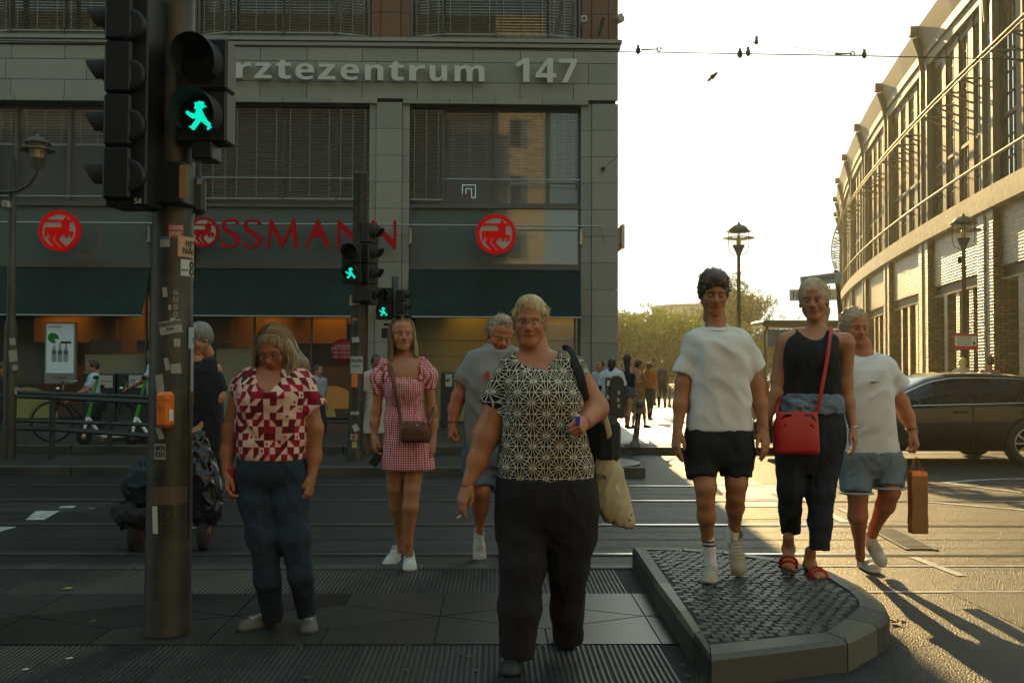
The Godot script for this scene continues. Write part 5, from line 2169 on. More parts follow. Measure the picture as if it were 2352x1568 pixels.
func fan_print() -> Material:   # black fans and lozenges round red dots on cream
	var w := 256
	var h := 188
	var im := Image.create(w, h, true, Image.FORMAT_RGB8)
	var cream := Color(0.8, 0.77, 0.68)
	var ink := Color(0.06, 0.06, 0.055)
	var pw := 0.136
	var ph := 0.1
	var cs := []
	for i in range(-1, 3):
		for j in range(-1, 3):
			cs.append(Vector2(i * pw, j * ph))
			cs.append(Vector2((i + 0.5) * pw, (j + 0.5) * ph))
	for y in h:
		for x in w:
			var p := Vector2(float(x) / w * pw, float(y) / h * ph)
			var d0 := 9.0
			var d1 := 9.0
			var c0 := Vector2.ZERO
			for c: Vector2 in cs:
				var e := (p - c).length()
				if e < d0:
					d1 = d0
					d0 = e
					c0 = c
				elif e < d1:
					d1 = e
			var r := p - c0
			var a := atan2(r.y, r.x)
			var c := cream
			if d0 < 0.009:
				if d0 < 0.0055 and absf(r.y) < 0.0035:
					c = Color(0.45, 0.1, 0.08)
			elif d1 - d0 > 0.004:
				var s := fposmod(a / TAU * 14.0, 1.0)
				var horiz := absf(cos(a)) > 0.83
				if absf(s - 0.5) < 0.24 + d0 * 3.6 and not (horiz and d0 < 0.017):
					c = ink
			im.set_pixel(x, y, c)
	var m := img_mat(im, 0.9)
	m.texture_repeat = true
	return m


func gingham_print() -> Material:
	var im := Image.create(64, 64, true, Image.FORMAT_RGB8)
	for y in 64:
		for x in 64:
			var k := int(x < 32) + int(y < 32)
			im.set_pixel(x, y, [Color(0.9, 0.82, 0.82), Color(0.78, 0.4, 0.45), Color(0.62, 0.09, 0.15)][k])
	return img_mat(im, 0.9)


func patch_print() -> Material:
	var im := Image.create(256, 256, true, Image.FORMAT_RGB8)
	var rng := RandomNumberGenerator.new()
	rng.seed = 8
	var tones := [Color(0.45, 0.03, 0.09), Color(0.36, 0.02, 0.06), Color(0.6, 0.02, 0.17), Color(0.85, 0.68, 0.62), Color(0.88, 0.74, 0.68), Color(0.66, 0.05, 0.08)]
	for cy in 16:
		for cx in 16:
			var dark := (cx + cy) % 2 == 0
			if rng.randf() < 0.18:
				dark = not dark
			var a: Color = tones[rng.randi() % 3] if dark else tones[3 + rng.randi() % 2]
			var b: Color = tones[3 + rng.randi() % 2] if dark else tones[[0, 1, 5][rng.randi() % 3]]
			var kind := rng.randi() % 6
			for y in 16:
				for x in 16:
					var c := a
					if kind == 0 and x + y < 13:
						c = b
					elif kind == 1 and absf(x - 8) + absf(y - 8) < 4 and not dark:
						c = b
					elif kind == 2 and x > y + 3 and not dark:
						c = b
					im.set_pixel(cx * 16 + x, cy * 16 + y, c)
	return img_mat(im, 0.9)


func leopard_print() -> Material:
	var im := Image.create(128, 128, true, Image.FORMAT_RGB8)
	im.fill(Color(0.68, 0.52, 0.36))
	var rng := RandomNumberGenerator.new()
	rng.seed = 18
	for k in 90:
		var c := Vector2(rng.randf() * 128, rng.randf() * 128)
		var r := rng.randf_range(3, 6)
		for y in range(-7, 8):
			for x in range(-7, 8):
				var e := Vector2(x, y).length()
				if e < r and (e > r * 0.45 or k % 3 == 0):
					im.set_pixel(posmod(int(c.x) + x, 128), posmod(int(c.y) + y, 128), Color(0.16, 0.09, 0.06))
	return img_mat(im, 0.9)


func build_people() -> void:
	make_cloth()
	printed_lady()
	boy()
	red_bag_woman()
	right_man()
	blouse_woman()
	dress_woman()
	grey_man()
	cart_man()
	far_people()
	run_jobs()
	rebase_people()


func rebase_people() -> void:   # put each person's node where the person stands
	for n in get_children():
		if n is Node3D and n.has_meta("foot"):
			var f: Vector3 = n.get_meta("foot")
			n.remove_meta("foot")
			n.position = f
			for c in n.get_children():
				c.position -= f


const TAN := Color(0.42, 0.185, 0.095)
const PALE := Color(0.5, 0.26, 0.16)


func printed_lady() -> void:
	var d := 4.85
	var t := person("woman in black and cream fan-print blouse with cigarette and glasses", at(1250, 1520, d))
	var skin := Color(0.42, 0.165, 0.075)
	var hx := place_head(1214, 741, d, 0.95, -7, 1, -1)
	add_head(t, hx, 0.95, skin, {"cell": 0.0042, "fat": 0.008, "jaw": 0.97, "look": Vector3(0.1, -0.05, 1), "lid": 0.3, "brow": Color(0.14, 0.07, 0.035)})
	# trunk under the blouse, neck and arms as one body
	var rows := [[1112, 1150, 1360, 0.155], [1075, 1142, 1364, 0.17], [1040, 1146, 1358, 0.175], [1000, 1150, 1350, 0.172, 0.01], [955, 1156, 1342, 0.17, 0.02], [915, 1158, 1338, 0.168, 0.03], [880, 1158, 1333, 0.15, 0.025], [850, 1166, 1322, 0.12, 0.0], [825, 1190, 1292, 0.085, -0.01]]
	var tr := rings_of(d, rows)
	var b := Shapes.new()
	b.stack(shrunk(tr, 0.014), 0.04)
	b.chain(limb(d, [[1230, 785, 27, -0.03], [1235, 835, 34, -0.04]]), 0.05)
	b.chain(limb(d, [[1192, 838, 27], [1285, 836, 27]]), 0.05)
	var la := limb(d, [[1170, 858, 28], [1116, 1000, 30, 0.0], [1096, 1060, 23, 0.02], [1075, 1112, 15.5, 0.05]])
	b.chain(la, 0.03)
	var ra := limb(d, [[1322, 852, 27], [1369, 938, 28, 0.02], [1346, 968, 19, 0.17]])
	b.chain(ra, 0.03)
	job(t, "body", b, 0.011, M.skin, plain_paint(skin, 0.08, 25.0))
	hand(t, hand_frame(la[2][0], la[3][0], Vector3(0.7, 0, -0.7), Vector3(0.6, 0, 0.8)), 0.92, skin, [0.35, 0.55, 0.6, 0.65], 0.55)
	hand(t, hand_frame(ra[1][0], ra[2][0] + Vector3(-0.005, 0, 0.01), Vector3(-0.6, -0.2, -0.7), Vector3(0, 1, 0.2)), 0.92, skin, [1.25, 1.35, 1.4, 1.45], 0.9)
	# blouse
	var s := Shapes.new()
	s.stack(tr, 0.05)
	s.chain(limb(d, [[1192, 842, 33], [1285, 840, 33]]), 0.06)
	s.chain(limb(d, [[1176, 852, 35], [1128, 938, 33]]), 0.05, true)
	s.chain(limb(d, [[1314, 846, 35], [1353, 905, 25]]), 0.05, true)
	s.ell(at(1233, 800, d - 0.05), Vector3(0.108, 0.085, 0.19), 0.012, 1)
	s.flat(at(1250, 832, d - 0.12), at(1258, 853, d - 0.14), 0.028, 0.004, Vector3.BACK, 6.0, 0.006, 1)
	var uvf := cloth_uv(at(1250, 950, d).x, -d, 0.2, 1.0 / 0.136, 1.0 / 0.1)
	job(t, "blouse", s, 0.011, fan_print(), plain_paint(Color.WHITE), {"disp": folds(0.011, 5.0, 4.0, 4, 0.4, tr[0][0]), "uv": uvf})
	# trousers
	var p := Shapes.new()
	p.stack(rings_of(d, [[1232, 1150, 1362, 0.1], [1205, 1143, 1368, 0.135], [1180, 1140, 1371, 0.16], [1140, 1137, 1373, 0.178], [1095, 1140, 1369, 0.172]]), 0.04)
	p.chain(limb(d, [[1199, 1175, 58], [1199, 1230, 55, 0.02], [1201, 1300, 50, 0.06], [1193, 1400, 47, 0.07], [1186, 1508, 39, 0.07]]), 0.04, true)
	p.chain(limb(d, [[1313, 1175, 58], [1312, 1230, 54], [1306, 1300, 44, -0.02], [1303, 1400, 37, -0.1], [1306, 1468, 34, -0.18]]), 0.04, true)
	job(t, "trousers", p, 0.012, M.cloth, plain_paint(Color(0.012, 0.011, 0.011)), {"disp": folds(0.008, 9.0, 4.0, 6)})
	var toe := gnd(1170, 1560)
	var sx := Transform3D(Basis(Vector3.UP, -0.12), toe + Vector3(0.03, 0, -0.25))
	job(t, "shoe", shoe_shapes(sx, 0.26, 0.09), 0.007, M.shoe, shoe_paint(sx, 0.26, Color(0.01, 0.01, 0.01), Color(0.016, 0.016, 0.017), Color(0.03, 0.03, 0.03)))
	toe = gnd(1302, 1497)
	sx = Transform3D(Basis(Vector3.UP, 0.15) * Basis(Vector3.RIGHT, 0.12), toe + Vector3(-0.03, 0.03, -0.25))
	job(t, "shoe", shoe_shapes(sx, 0.26, 0.09), 0.007, M.shoe, shoe_paint(sx, 0.26, Color(0.01, 0.01, 0.01), Color(0.016, 0.016, 0.017), Color(0.03, 0.03, 0.03)))
	# short fair hair swept to one side
	var h := hair_cap(hx, 0.95, 0.01, 0.068, -0.035, 0.064)
	h.ell(Vector3(0.0, 0.098, 0.03), Vector3(0.052, 0.04, 0.06), 0.04)
	h.cap(Vector3(-0.03, 0.098, 0.066), Vector3(0.07, 0.05, 0.045), 0.018, 0.013, 0.02)
	h.cap(Vector3(0.076, 0.05, 0.03), Vector3(0.08, -0.025, 0.0), 0.013, 0.01, 0.02)
	h.cap(Vector3(-0.04, 0.09, 0.06), Vector3(-0.074, 0.03, 0.035), 0.015, 0.01, 0.02)
	h.cap(Vector3(-0.072, 0.04, 0.03), Vector3(-0.076, -0.01, 0.0), 0.011, 0.009, 0.02)
	tufts(h, 70, 3, 0.05, 0.008, Vector3(0.8, -0.5, -0.3), 0.068, -0.03)
	job(t, "hair", h, 0.005, M.hair, hair_paint(Color(0.24, 0.15, 0.055), Color(0.62, 0.47, 0.24)), {"disp": strands(0.004, 5, 150.0, 22.0)})
	hair_strands(t, hx, 0.95, 380, 1, 0.06, 0.006, Color(0.28, 0.18, 0.07), Color(0.72, 0.56, 0.3), Vector3(0.8, -0.5, -0.3), 0.066)
	glasses(t, hx, 0.95, Vector2(0.027, 0.0165), 0.45, mat(lin(0.1, 0.08, 0.06), 0.3, 0.6))
	# what she carries
	var cig := thing("cigarette", "lit white cigarette between the fingers of the fan-print woman", "cigarette", at(1064, 1178, d - 0.06))
	var cb := MB.new()
	cb.tube([Vector3(0.012, 0.006, 0), Vector3(-0.028, -0.022, 0.01)], [0.004], 8)
	obj("paper", cb, M.white, cig)
	cb = MB.new()
	cb.tube([Vector3(-0.028, -0.022, 0.01), Vector3(-0.033, -0.0255, 0.011)], [0.004, 0.003], 8)
	obj("ash", cb, mat(lin(0.2, 0.19, 0.18), 0.9), cig)
	var lt := thing("lighter", "small blue lighter held up in the fist of the fan-print woman", "lighter", at(1327, 966, d - 0.27))
	cb = MB.new()
	cb.obox(Transform3D(Basis(Vector3.BACK, -0.08), Vector3.ZERO), Vector3(0.022, 0.04, 0.012), 0.004)
	obj("case", cb, mat(lin(0.01, 0.05, 0.5), 0.3), lt)
	cb = MB.new()
	cb.obox(Transform3D(Basis(Vector3.BACK, -0.08), Vector3(0.002, 0.023, 0)), Vector3(0.018, 0.008, 0.01), 0.002)
	obj("cap", cb, M.chrome, lt)
	var tote := thing("tote_bag", "cream cotton tote bag hanging from the elbow of the fan-print woman", "tote bag")
	var bag := Shapes.new()
	var bd := d + 0.05
	bag.stack(rings_of(bd, [[1014, 1382, 1410, 0.02], [1040, 1372, 1418, 0.035], [1080, 1366, 1430, 0.05], [1130, 1366, 1443, 0.055], [1175, 1372, 1452, 0.05], [1205, 1398, 1458, 0.03], [1213, 1430, 1456, 0.012]]), 0.02, 0, 2.2)
	job(tote, "cloth", bag, 0.009, M.cloth, plain_paint(Color(0.5, 0.42, 0.26)), {"disp": folds(0.016, 14.0, 3.5, 22, -0.35)})
	for q: Array in [[1384, 0.0], [1402, 0.03]]:
		ribbon_strap(tote, "handle", [at(1386, 948, bd - 0.05), at(1388 + (q[0] - 1384) * 0.5, 985, bd - 0.03 - q[1]), at(q[0], 1024, bd - q[1])], 0.014, mat(lin(0.5, 0.42, 0.26), 0.9), Vector3.BACK, 0.25)
	fit_text(tote, "lettering", "BERLIN", Vector3.ZERO, Vector3(0.085, 0.026, 0), 0.004, M.black, true).transform = Transform3D(Basis(Vector3.BACK, -0.25) * Basis(Vector3.UP, 0.1), at(1372, 1092, bd - 0.062)) * Transform3D(Basis.from_scale(Vector3(0.075, 0.08, 0.04) * 0.55), Vector3.ZERO)
	ribbon_strap(t, "bag_strap", [at(1296, 803, d + 0.06), at(1306, 806, d - 0.02), at(1328, 850, d - 0.11), at(1342, 905, d - 0.1), at(1352, 950, d + 0.05)], 0.022, M.black_rough, Vector3.BACK, 0.25)
	var hb := thing("shoulder_bag", "black shoulder bag tucked behind the elbow of the fan-print woman", "shoulder bag", at(1378, 1010, d + 0.12))
	cb = MB.new()
	cb.obox(Transform3D(Basis(Vector3.UP, 0.5), Vector3.ZERO), Vector3(0.12, 0.24, 0.26), 0.04)
	obj("body", cb, M.black_rough, hb)


func trouser_leg(b: Shapes, d: float, rows: Array, cut := true) -> void:
	b.chain(limb(d, rows), 0.035, cut)


func shoe_at(t: Node3D, heel: Vector3, yaw: float, pitch: float, ln: float, sole: Color, upper: Color, lace: Color, tall := 0.1, roll := 0.0) -> void:
	var x := Transform3D(Basis.from_euler(Vector3(pitch, yaw, roll)), heel)
	job(t, "shoe", shoe_shapes(x, ln, tall), 0.0075, M.shoe, shoe_paint(x, ln, sole, upper, lace))


func bare_foot(t: Node3D, x: Transform3D, ln: float, skin: Color, side: float) -> void:
	# foot with five toes on a slab sandal; side +1 has its big toe towards +x
	var h := Shapes.new()
	h.xf = x
	h.cap(Vector3(0, 0.05, 0.04), Vector3(0, 0.14, 0.045), 0.036, 0.034, 0.03)
	h.cap(Vector3(0, 0.045, 0.04), Vector3(0, 0.045, 0.04), 0.032, 0.032, 0.02)
	h.flat(Vector3(0, 0.055, 0.06), Vector3(0.004 * side, 0.034, ln - 0.07), 0.034, 0.04, Vector3.UP, 0.65, 0.03)
	for k in 5:
		var tx := side * (0.03 - k * 0.0155)
		var r := 0.0115 if k == 0 else 0.0085
		var z := ln - 0.065 - k * 0.006
		h.cap(Vector3(tx * 0.9, 0.034, z), Vector3(tx, 0.03, z + (0.038 if k == 0 else 0.03)), r * 1.1, r, 0.005)
	job(t, "body", h, 0.005, M.skin, plain_paint(skin))
	var s := Shapes.new()
	s.xf = x
	s.flat(Vector3(0, 0.011, 0.045), Vector3(0, 0.011, ln - 0.045), 0.036, 0.047, Vector3.UP, 0.3, 0.002)
	job(t, "sandal", s, 0.006, M.shoe, plain_paint(Color(0.06, 0.04, 0.03)))
	for z: float in [ln * 0.58, ln * 0.74]:
		var pts := []
		for k in 9:
			var a := PI * k / 8
			pts.append(x * Vector3(0.045 * cos(a), 0.012 + 0.052 * sin(a) * (1.0 - (z - ln * 0.58) * 2.5), z))
		ribbon_strap(t, "sandal_strap", pts, 0.017, M.leather_red, x.basis.z, 0.2)


func boy() -> void:
	var d := 6.04
	var t := person("teenage boy in plain white t-shirt and black shorts looking down", at(1640, 1330, d))
	var skin := Color(0.4, 0.165, 0.07)
	var hx := place_head(1645, 679, d, 1.02, -3, 13, 0)
	add_head(t, hx, 1.02, skin, {"lid": -0.3, "jaw": 0.96, "brow": Color(0.06, 0.04, 0.03)})
	var tr := rings_of(d, [[990, 1576, 1728, 0.125], [950, 1578, 1727, 0.127], [900, 1583, 1724, 0.127], [860, 1590, 1720, 0.127, 0.01], [820, 1588, 1720, 0.126, 0.015], [790, 1590, 1716, 0.118, 0.01], [770, 1600, 1704, 0.095, 0.0], [757, 1618, 1676, 0.07, -0.01]])
	var b := Shapes.new()
	b.stack(shrunk(tr, 0.03), 0.04)
	b.chain(limb(d, [[1645, 720, 20, -0.01], [1646, 765, 24, -0.02]]), 0.05)
	b.chain(limb(d, [[1620, 784, 13], [1674, 782, 13]]), 0.05)
	var la := limb(d, [[1592, 805, 13], [1570, 880, 18.5, 0.0], [1563, 930, 16, 0.02], [1556, 990, 11, 0.05]])
	var ra := limb(d, [[1704, 803, 13], [1737, 880, 18.5], [1747, 930, 16, 0.02], [1755, 985, 11, 0.05]])
	b.chain(la, 0.03)
	b.chain(ra, 0.03)
	b.chain(limb(d, [[1612, 1060, 34], [1622, 1120, 24, 0.06], [1621, 1150, 20, 0.05], [1623, 1185, 21, 0.02], [1625, 1235, 12.5, -0.06], [1629, 1275, 12, -0.1]]), 0.02)
	b.chain(limb(d, [[1692, 1060, 34], [1692, 1110, 25, 0.02], [1690, 1140, 21, 0.0], [1689, 1165, 21, -0.06], [1688, 1205, 13, -0.2], [1686, 1220, 12, -0.22]]), 0.02)
	job(t, "body", b, 0.01, M.skin, plain_paint(skin, 0.08, 25.0))
	hand(t, hand_frame(la[2][0], la[3][0], Vector3(0.85, 0, -0.5), Vector3(0.5, 0, 0.85)), 1.0, skin, [0.3, 0.42, 0.5, 0.55], 0.3)
	hand(t, hand_frame(ra[2][0], ra[3][0] , Vector3(-0.6, 0, -0.8), Vector3(-0.8, 0, 0.6)), 1.0, skin, [0.25, 0.3, 0.35, 0.4], 0.15)
	var s := Shapes.new()
	s.stack(tr, 0.05)
	s.chain(limb(d, [[1606, 780, 24], [1686, 777, 24]]), 0.06)
	s.chain(limb(d, [[1594, 790, 27], [1569, 859, 26]]), 0.05, true)
	s.chain(limb(d, [[1700, 788, 27], [1743, 850, 26]]), 0.05, true)
	s.ell(at(1646, 738, d - 0.0), Vector3(0.07, 0.05, 0.1), 0.01, 1)
	job(t, "shirt", s, 0.01, M.weave, plain_paint(Color(0.76, 0.75, 0.73), 0.02), {"disp": folds(0.012, 4.0, 3.0, 14, 0.6, tr[0][0])})
	var col := []
	for k in 17:
		var a := TAU * k / 16
		var p := at(1646, 752, d)
		col.append(p + Vector3(0.071 * cos(a), -0.018 * sin(a) + (0.012 if sin(a) < 0 else -0.002), 0.088 * sin(a) - 0.01))
	ribbon_strap(t, "collar", col, 0.011, mat(lin(0.76, 0.75, 0.73), 0.9), Vector3.UP, 0.5)
	var p := Shapes.new()
	p.stack(rings_of(d, [[1074, 1578, 1730, 0.085], [1055, 1573, 1732, 0.112], [1030, 1571, 1732, 0.127], [1000, 1573, 1730, 0.128], [980, 1577, 1727, 0.12]]), 0.04)
	p.chain(limb(d, [[1612, 1050, 38], [1612, 1098, 35, 0.04]]), 0.03, true)
	p.chain(limb(d, [[1692, 1050, 38], [1691, 1093, 36, 0.0]]), 0.03, true)
	job(t, "shorts", p, 0.01, M.cloth, plain_paint(Color(0.012, 0.012, 0.014)), {"disp": folds(0.008, 9.0, 5.0, 16)})
	# socks with two dark rings
	var sock := Shapes.new()
	sock.chain(limb(d, [[1626, 1236, 14.5, -0.06], [1630, 1262, 13.5, -0.09], [1634, 1300, 14, -0.1]]), 0.02)
	var y0 := at(1630, 1252, d).y
	job(t, "sock", sock, 0.006, M.cloth, func(q: Vector3, _n: Vector3) -> Color: return Color(0.02, 0.02, 0.025) if absf(absf(q.y - y0) - 0.013) < 0.0065 else Color(0.74, 0.73, 0.7))
	sock = Shapes.new()
	sock.chain(limb(d, [[1688, 1197, 14, -0.19], [1684, 1222, 13, -0.23], [1682, 1240, 14, -0.24]]), 0.02)
	y0 = at(1686, 1212, d).y
	job(t, "sock", sock, 0.006, M.cloth, func(q: Vector3, _n: Vector3) -> Color: return Color(0.02, 0.02, 0.025) if absf(absf(q.y - y0) - 0.012) < 0.006 else Color(0.74, 0.73, 0.7))
	var beige := Color(0.4, 0.35, 0.26)
	shoe_at(t, gnd(1636, 1321, 0.15), -0.28, 0.0, 0.29, Color(0.5, 0.46, 0.36), beige, Color(0.5, 0.45, 0.36), 0.1)
	shoe_at(t, at(1682, 1225, d + 0.3), 0.05, 1.05, 0.29, Color(0.5, 0.46, 0.36), beige, Color(0.5, 0.45, 0.36), 0.1)
	var h := hair_cap(hx, 1.02, 0.012, 0.052, -0.03, 0.06)
	h.cap(Vector3(-0.042, 0.07, 0.068), Vector3(0.042, 0.074, 0.068), 0.017, 0.017, 0.02)
	h.ell(Vector3(0, 0.1, 0.0), Vector3(0.07, 0.042, 0.088), 0.03)
	tufts(h, 120, 4, 0.035, 0.014, Vector3(0.3, 0.1, 0.9), 0.05, -0.02, 0.012)
	job(t, "hair", h, 0.0055, M.hair, hair_paint(Color(0.035, 0.022, 0.014), Color(0.1, 0.06, 0.035)), {"disp": strands(0.0045, 7, 150.0, 60.0)})
	hair_strands(t, hx, 1.02, 320, 2, 0.04, 0.016, Color(0.03, 0.019, 0.012), Color(0.13, 0.08, 0.045), Vector3(0.3, 0.1, 0.9), 0.05)


func red_bag_woman() -> void:
	var d := 6.25
	var t := person("blonde woman in black sleeveless top and dark trousers with a red shoulder bag", at(1860, 1300, d))
	var skin := Color(0.4, 0.175, 0.08)
	var hx := place_head(1866, 690, d, 1.04, -24, 2, 3)
	add_head(t, hx, 1.04, skin, {"lid": 0.28, "look": Vector3(-0.1, 0.0, 1), "jaw": 0.95, "brow": Color(0.2, 0.12, 0.07)})
	var tr := rings_of(d, [[945, 1790, 1934, 0.12], [915, 1794, 1932, 0.115], [870, 1798, 1930, 0.118, 0.01], [830, 1798, 1926, 0.125, 0.03], [800, 1800, 1924, 0.12, 0.03], [775, 1802, 1926, 0.095, 0.01], [757, 1824, 1908, 0.065, -0.01]])
	var b := Shapes.new()
	b.stack(shrunk(tr, 0.012), 0.04)
	b.chain(limb(d, [[1876, 725, 20, -0.02], [1872, 770, 24, -0.02]]), 0.05)
	b.chain(limb(d, [[1806, 780, 18], [1944, 782, 19]]), 0.06)
	var la := limb(d, [[1800, 790, 18], [1788, 870, 15.5, -0.02], [1784, 905, 13.5, 0.0], [1766, 962, 9.5, 0.03]])
	var ra := limb(d, [[1945, 795, 19], [1942, 880, 16.5, -0.02], [1949, 925, 14, 0.0], [1960, 983, 9.5, 0.04]])
	b.chain(la, 0.03)
	b.chain(ra, 0.03)
	job(t, "body", b, 0.01, M.skin, plain_paint(skin, 0.08, 25.0))
	hand(t, hand_frame(la[2][0], la[3][0], Vector3(-0.7, 0, -0.7), Vector3(0.3, 0, 0.9)), 0.93, skin, [0.5, 0.6, 0.7, 0.7], 0.5)
	hand(t, hand_frame(ra[2][0], ra[3][0], Vector3(-0.85, 0, -0.5), Vector3(-0.5, 0, 0.85)), 0.95, skin, [0.3, 0.45, 0.5, 0.5], 0.3)
	var s := Shapes.new()
	s.stack(tr, 0.05)
	s.ell(at(1868, 745, d - 0.06), Vector3(0.085, 0.105, 0.16), 0.015, 1)
	s.cap(at(1796, 768, d), at(1790, 822, d), 0.042, 0.03, 0.015, 1)
	s.cap(at(1938, 768, d), at(1944, 815, d), 0.045, 0.03, 0.015, 1)
	job(t, "top", s, 0.01, M.cloth, plain_paint(Color(0.014, 0.014, 0.015)), {"disp": folds(0.006, 9.0, 7.0, 34)})
	# pullover tied round the waist
	var w := Shapes.new()
	w.stack(rings_of(d, [[950, 1788, 1938, 0.14], [935, 1788, 1937, 0.145], [915, 1791, 1935, 0.14], [905, 1795, 1931, 0.13]]), 0.02)
	w.ell(at(1832, 926, d - 0.16), Vector3(0.045, 0.035, 0.03), 0.03)
	w.flat(at(1828, 930, d - 0.155), at(1818, 962, d - 0.165), 0.018, 0.03, Vector3.BACK, 0.5, 0.02)
	w.flat(at(1836, 930, d - 0.155), at(1858, 958, d - 0.165), 0.02, 0.028, Vector3.BACK, 0.5, 0.02)
	job(t, "tied_pullover", w, 0.008, M.weave, plain_paint(Color(0.16, 0.21, 0.27), 0.1), {"disp": folds(0.012, 7.0, 14.0, 36, 0.5)})
	var p := Shapes.new()
	p.stack(rings_of(d, [[1085, 1788, 1926, 0.085], [1058, 1785, 1930, 0.118], [1020, 1783, 1940, 0.135], [980, 1785, 1941, 0.135], [940, 1790, 1936, 0.122]]), 0.04)
	p.chain(limb(d, [[1820, 1050, 37], [1816, 1120, 29, 0.02], [1816, 1170, 24, -0.04], [1816, 1219, 22.5, -0.14]]), 0.03, true)
	p.chain(limb(d, [[1892, 1050, 40], [1885, 1130, 32, 0.04], [1884, 1200, 26, 0.06], [1884, 1263, 22.5, 0.08]]), 0.03, true)
	job(t, "trousers", p, 0.01, M.cloth, plain_paint(Color(0.016, 0.018, 0.026)), {"disp": folds(0.009, 10.0, 5.0, 38)})
	bare_foot(t, Transform3D(Basis.from_euler(Vector3(0.12, 0.12, 0)), gnd(1886, 1330, 0.15) + Vector3(-0.02, 0.005, -0.22)), 0.25, skin, -1.0)
	bare_foot(t, Transform3D(Basis.from_euler(Vector3(0.5, -0.3, 0)), at(1812, 1232, d + 0.18) + Vector3(0.0, -0.09, 0)), 0.25, skin, 1.0)
	var h := hair_cap(hx, 1.04, 0.011, 0.054, -0.06, 0.06)
	h.cap(Vector3(0.0, 0.0, -0.105), Vector3(0.045, -0.06, -0.085), 0.03, 0.035, 0.02)
	h.cap(Vector3(0.045, -0.06, -0.085), Vector3(0.05, -0.13, -0.08), 0.034, 0.018, 0.02)
	h.cap(Vector3(0.074, 0.03, 0.03), Vector3(0.083, -0.06, -0.01), 0.008, 0.004, 0.01)
	job(t, "hair", h, 0.0055, M.hair, hair_paint(Color(0.28, 0.19, 0.09), Color(0.62, 0.48, 0.28)), {"disp": strands(0.004, 9)})
	hair_strands(t, hx, 1.04, 260, 3, 0.07, 0.003, Color(0.28, 0.18, 0.08), Color(0.7, 0.54, 0.3), Vector3(0.15, -0.3, -0.95), 0.054)
	var wr := at(1960, 980, d - 0.04)
	var br := MB.new()
	var ring := []
	for k in 13:
		ring.append(wr + Vector3(0.03 * cos(TAU * k / 12), 0.004 * sin(TAU * k / 6), 0.027 * sin(TAU * k / 12)))
	br.tube(ring, [0.0045], 6, false)
	obj("bracelet", br, M.chrome, t)
	# the bag and its strap
	var bag := thing("red_handbag", "red leather shoulder bag hanging in front of the woman in black", "handbag")
	var sh := Shapes.new()
	sh.stack(rings_of(d - 0.17, [[1043, 1778, 1882, 0.02], [1035, 1776, 1883, 0.036], [1000, 1777, 1882, 0.04], [965, 1780, 1880, 0.03], [945, 1783, 1879, 0.018]]), 0.01, 0, 3.0)
	job(bag, "body", sh, 0.008, M.leather_red, plain_paint(Color.WHITE))
	ribbon_strap(bag, "strap", [at(1912, 752, d + 0.0), at(1908, 768, d - 0.1), at(1904, 800, d - 0.15), at(1896, 850, d - 0.165), at(1886, 905, d - 0.175), at(1878, 948, d - 0.17)], 0.012, M.leather_red, Vector3.BACK, 0.2)
	ribbon_strap(bag, "strap", [at(1784, 950, d - 0.17), at(1790, 925, d - 0.1), at(1800, 900, d + 0.05)], 0.01, M.leather_red, Vector3.BACK, 0.2)


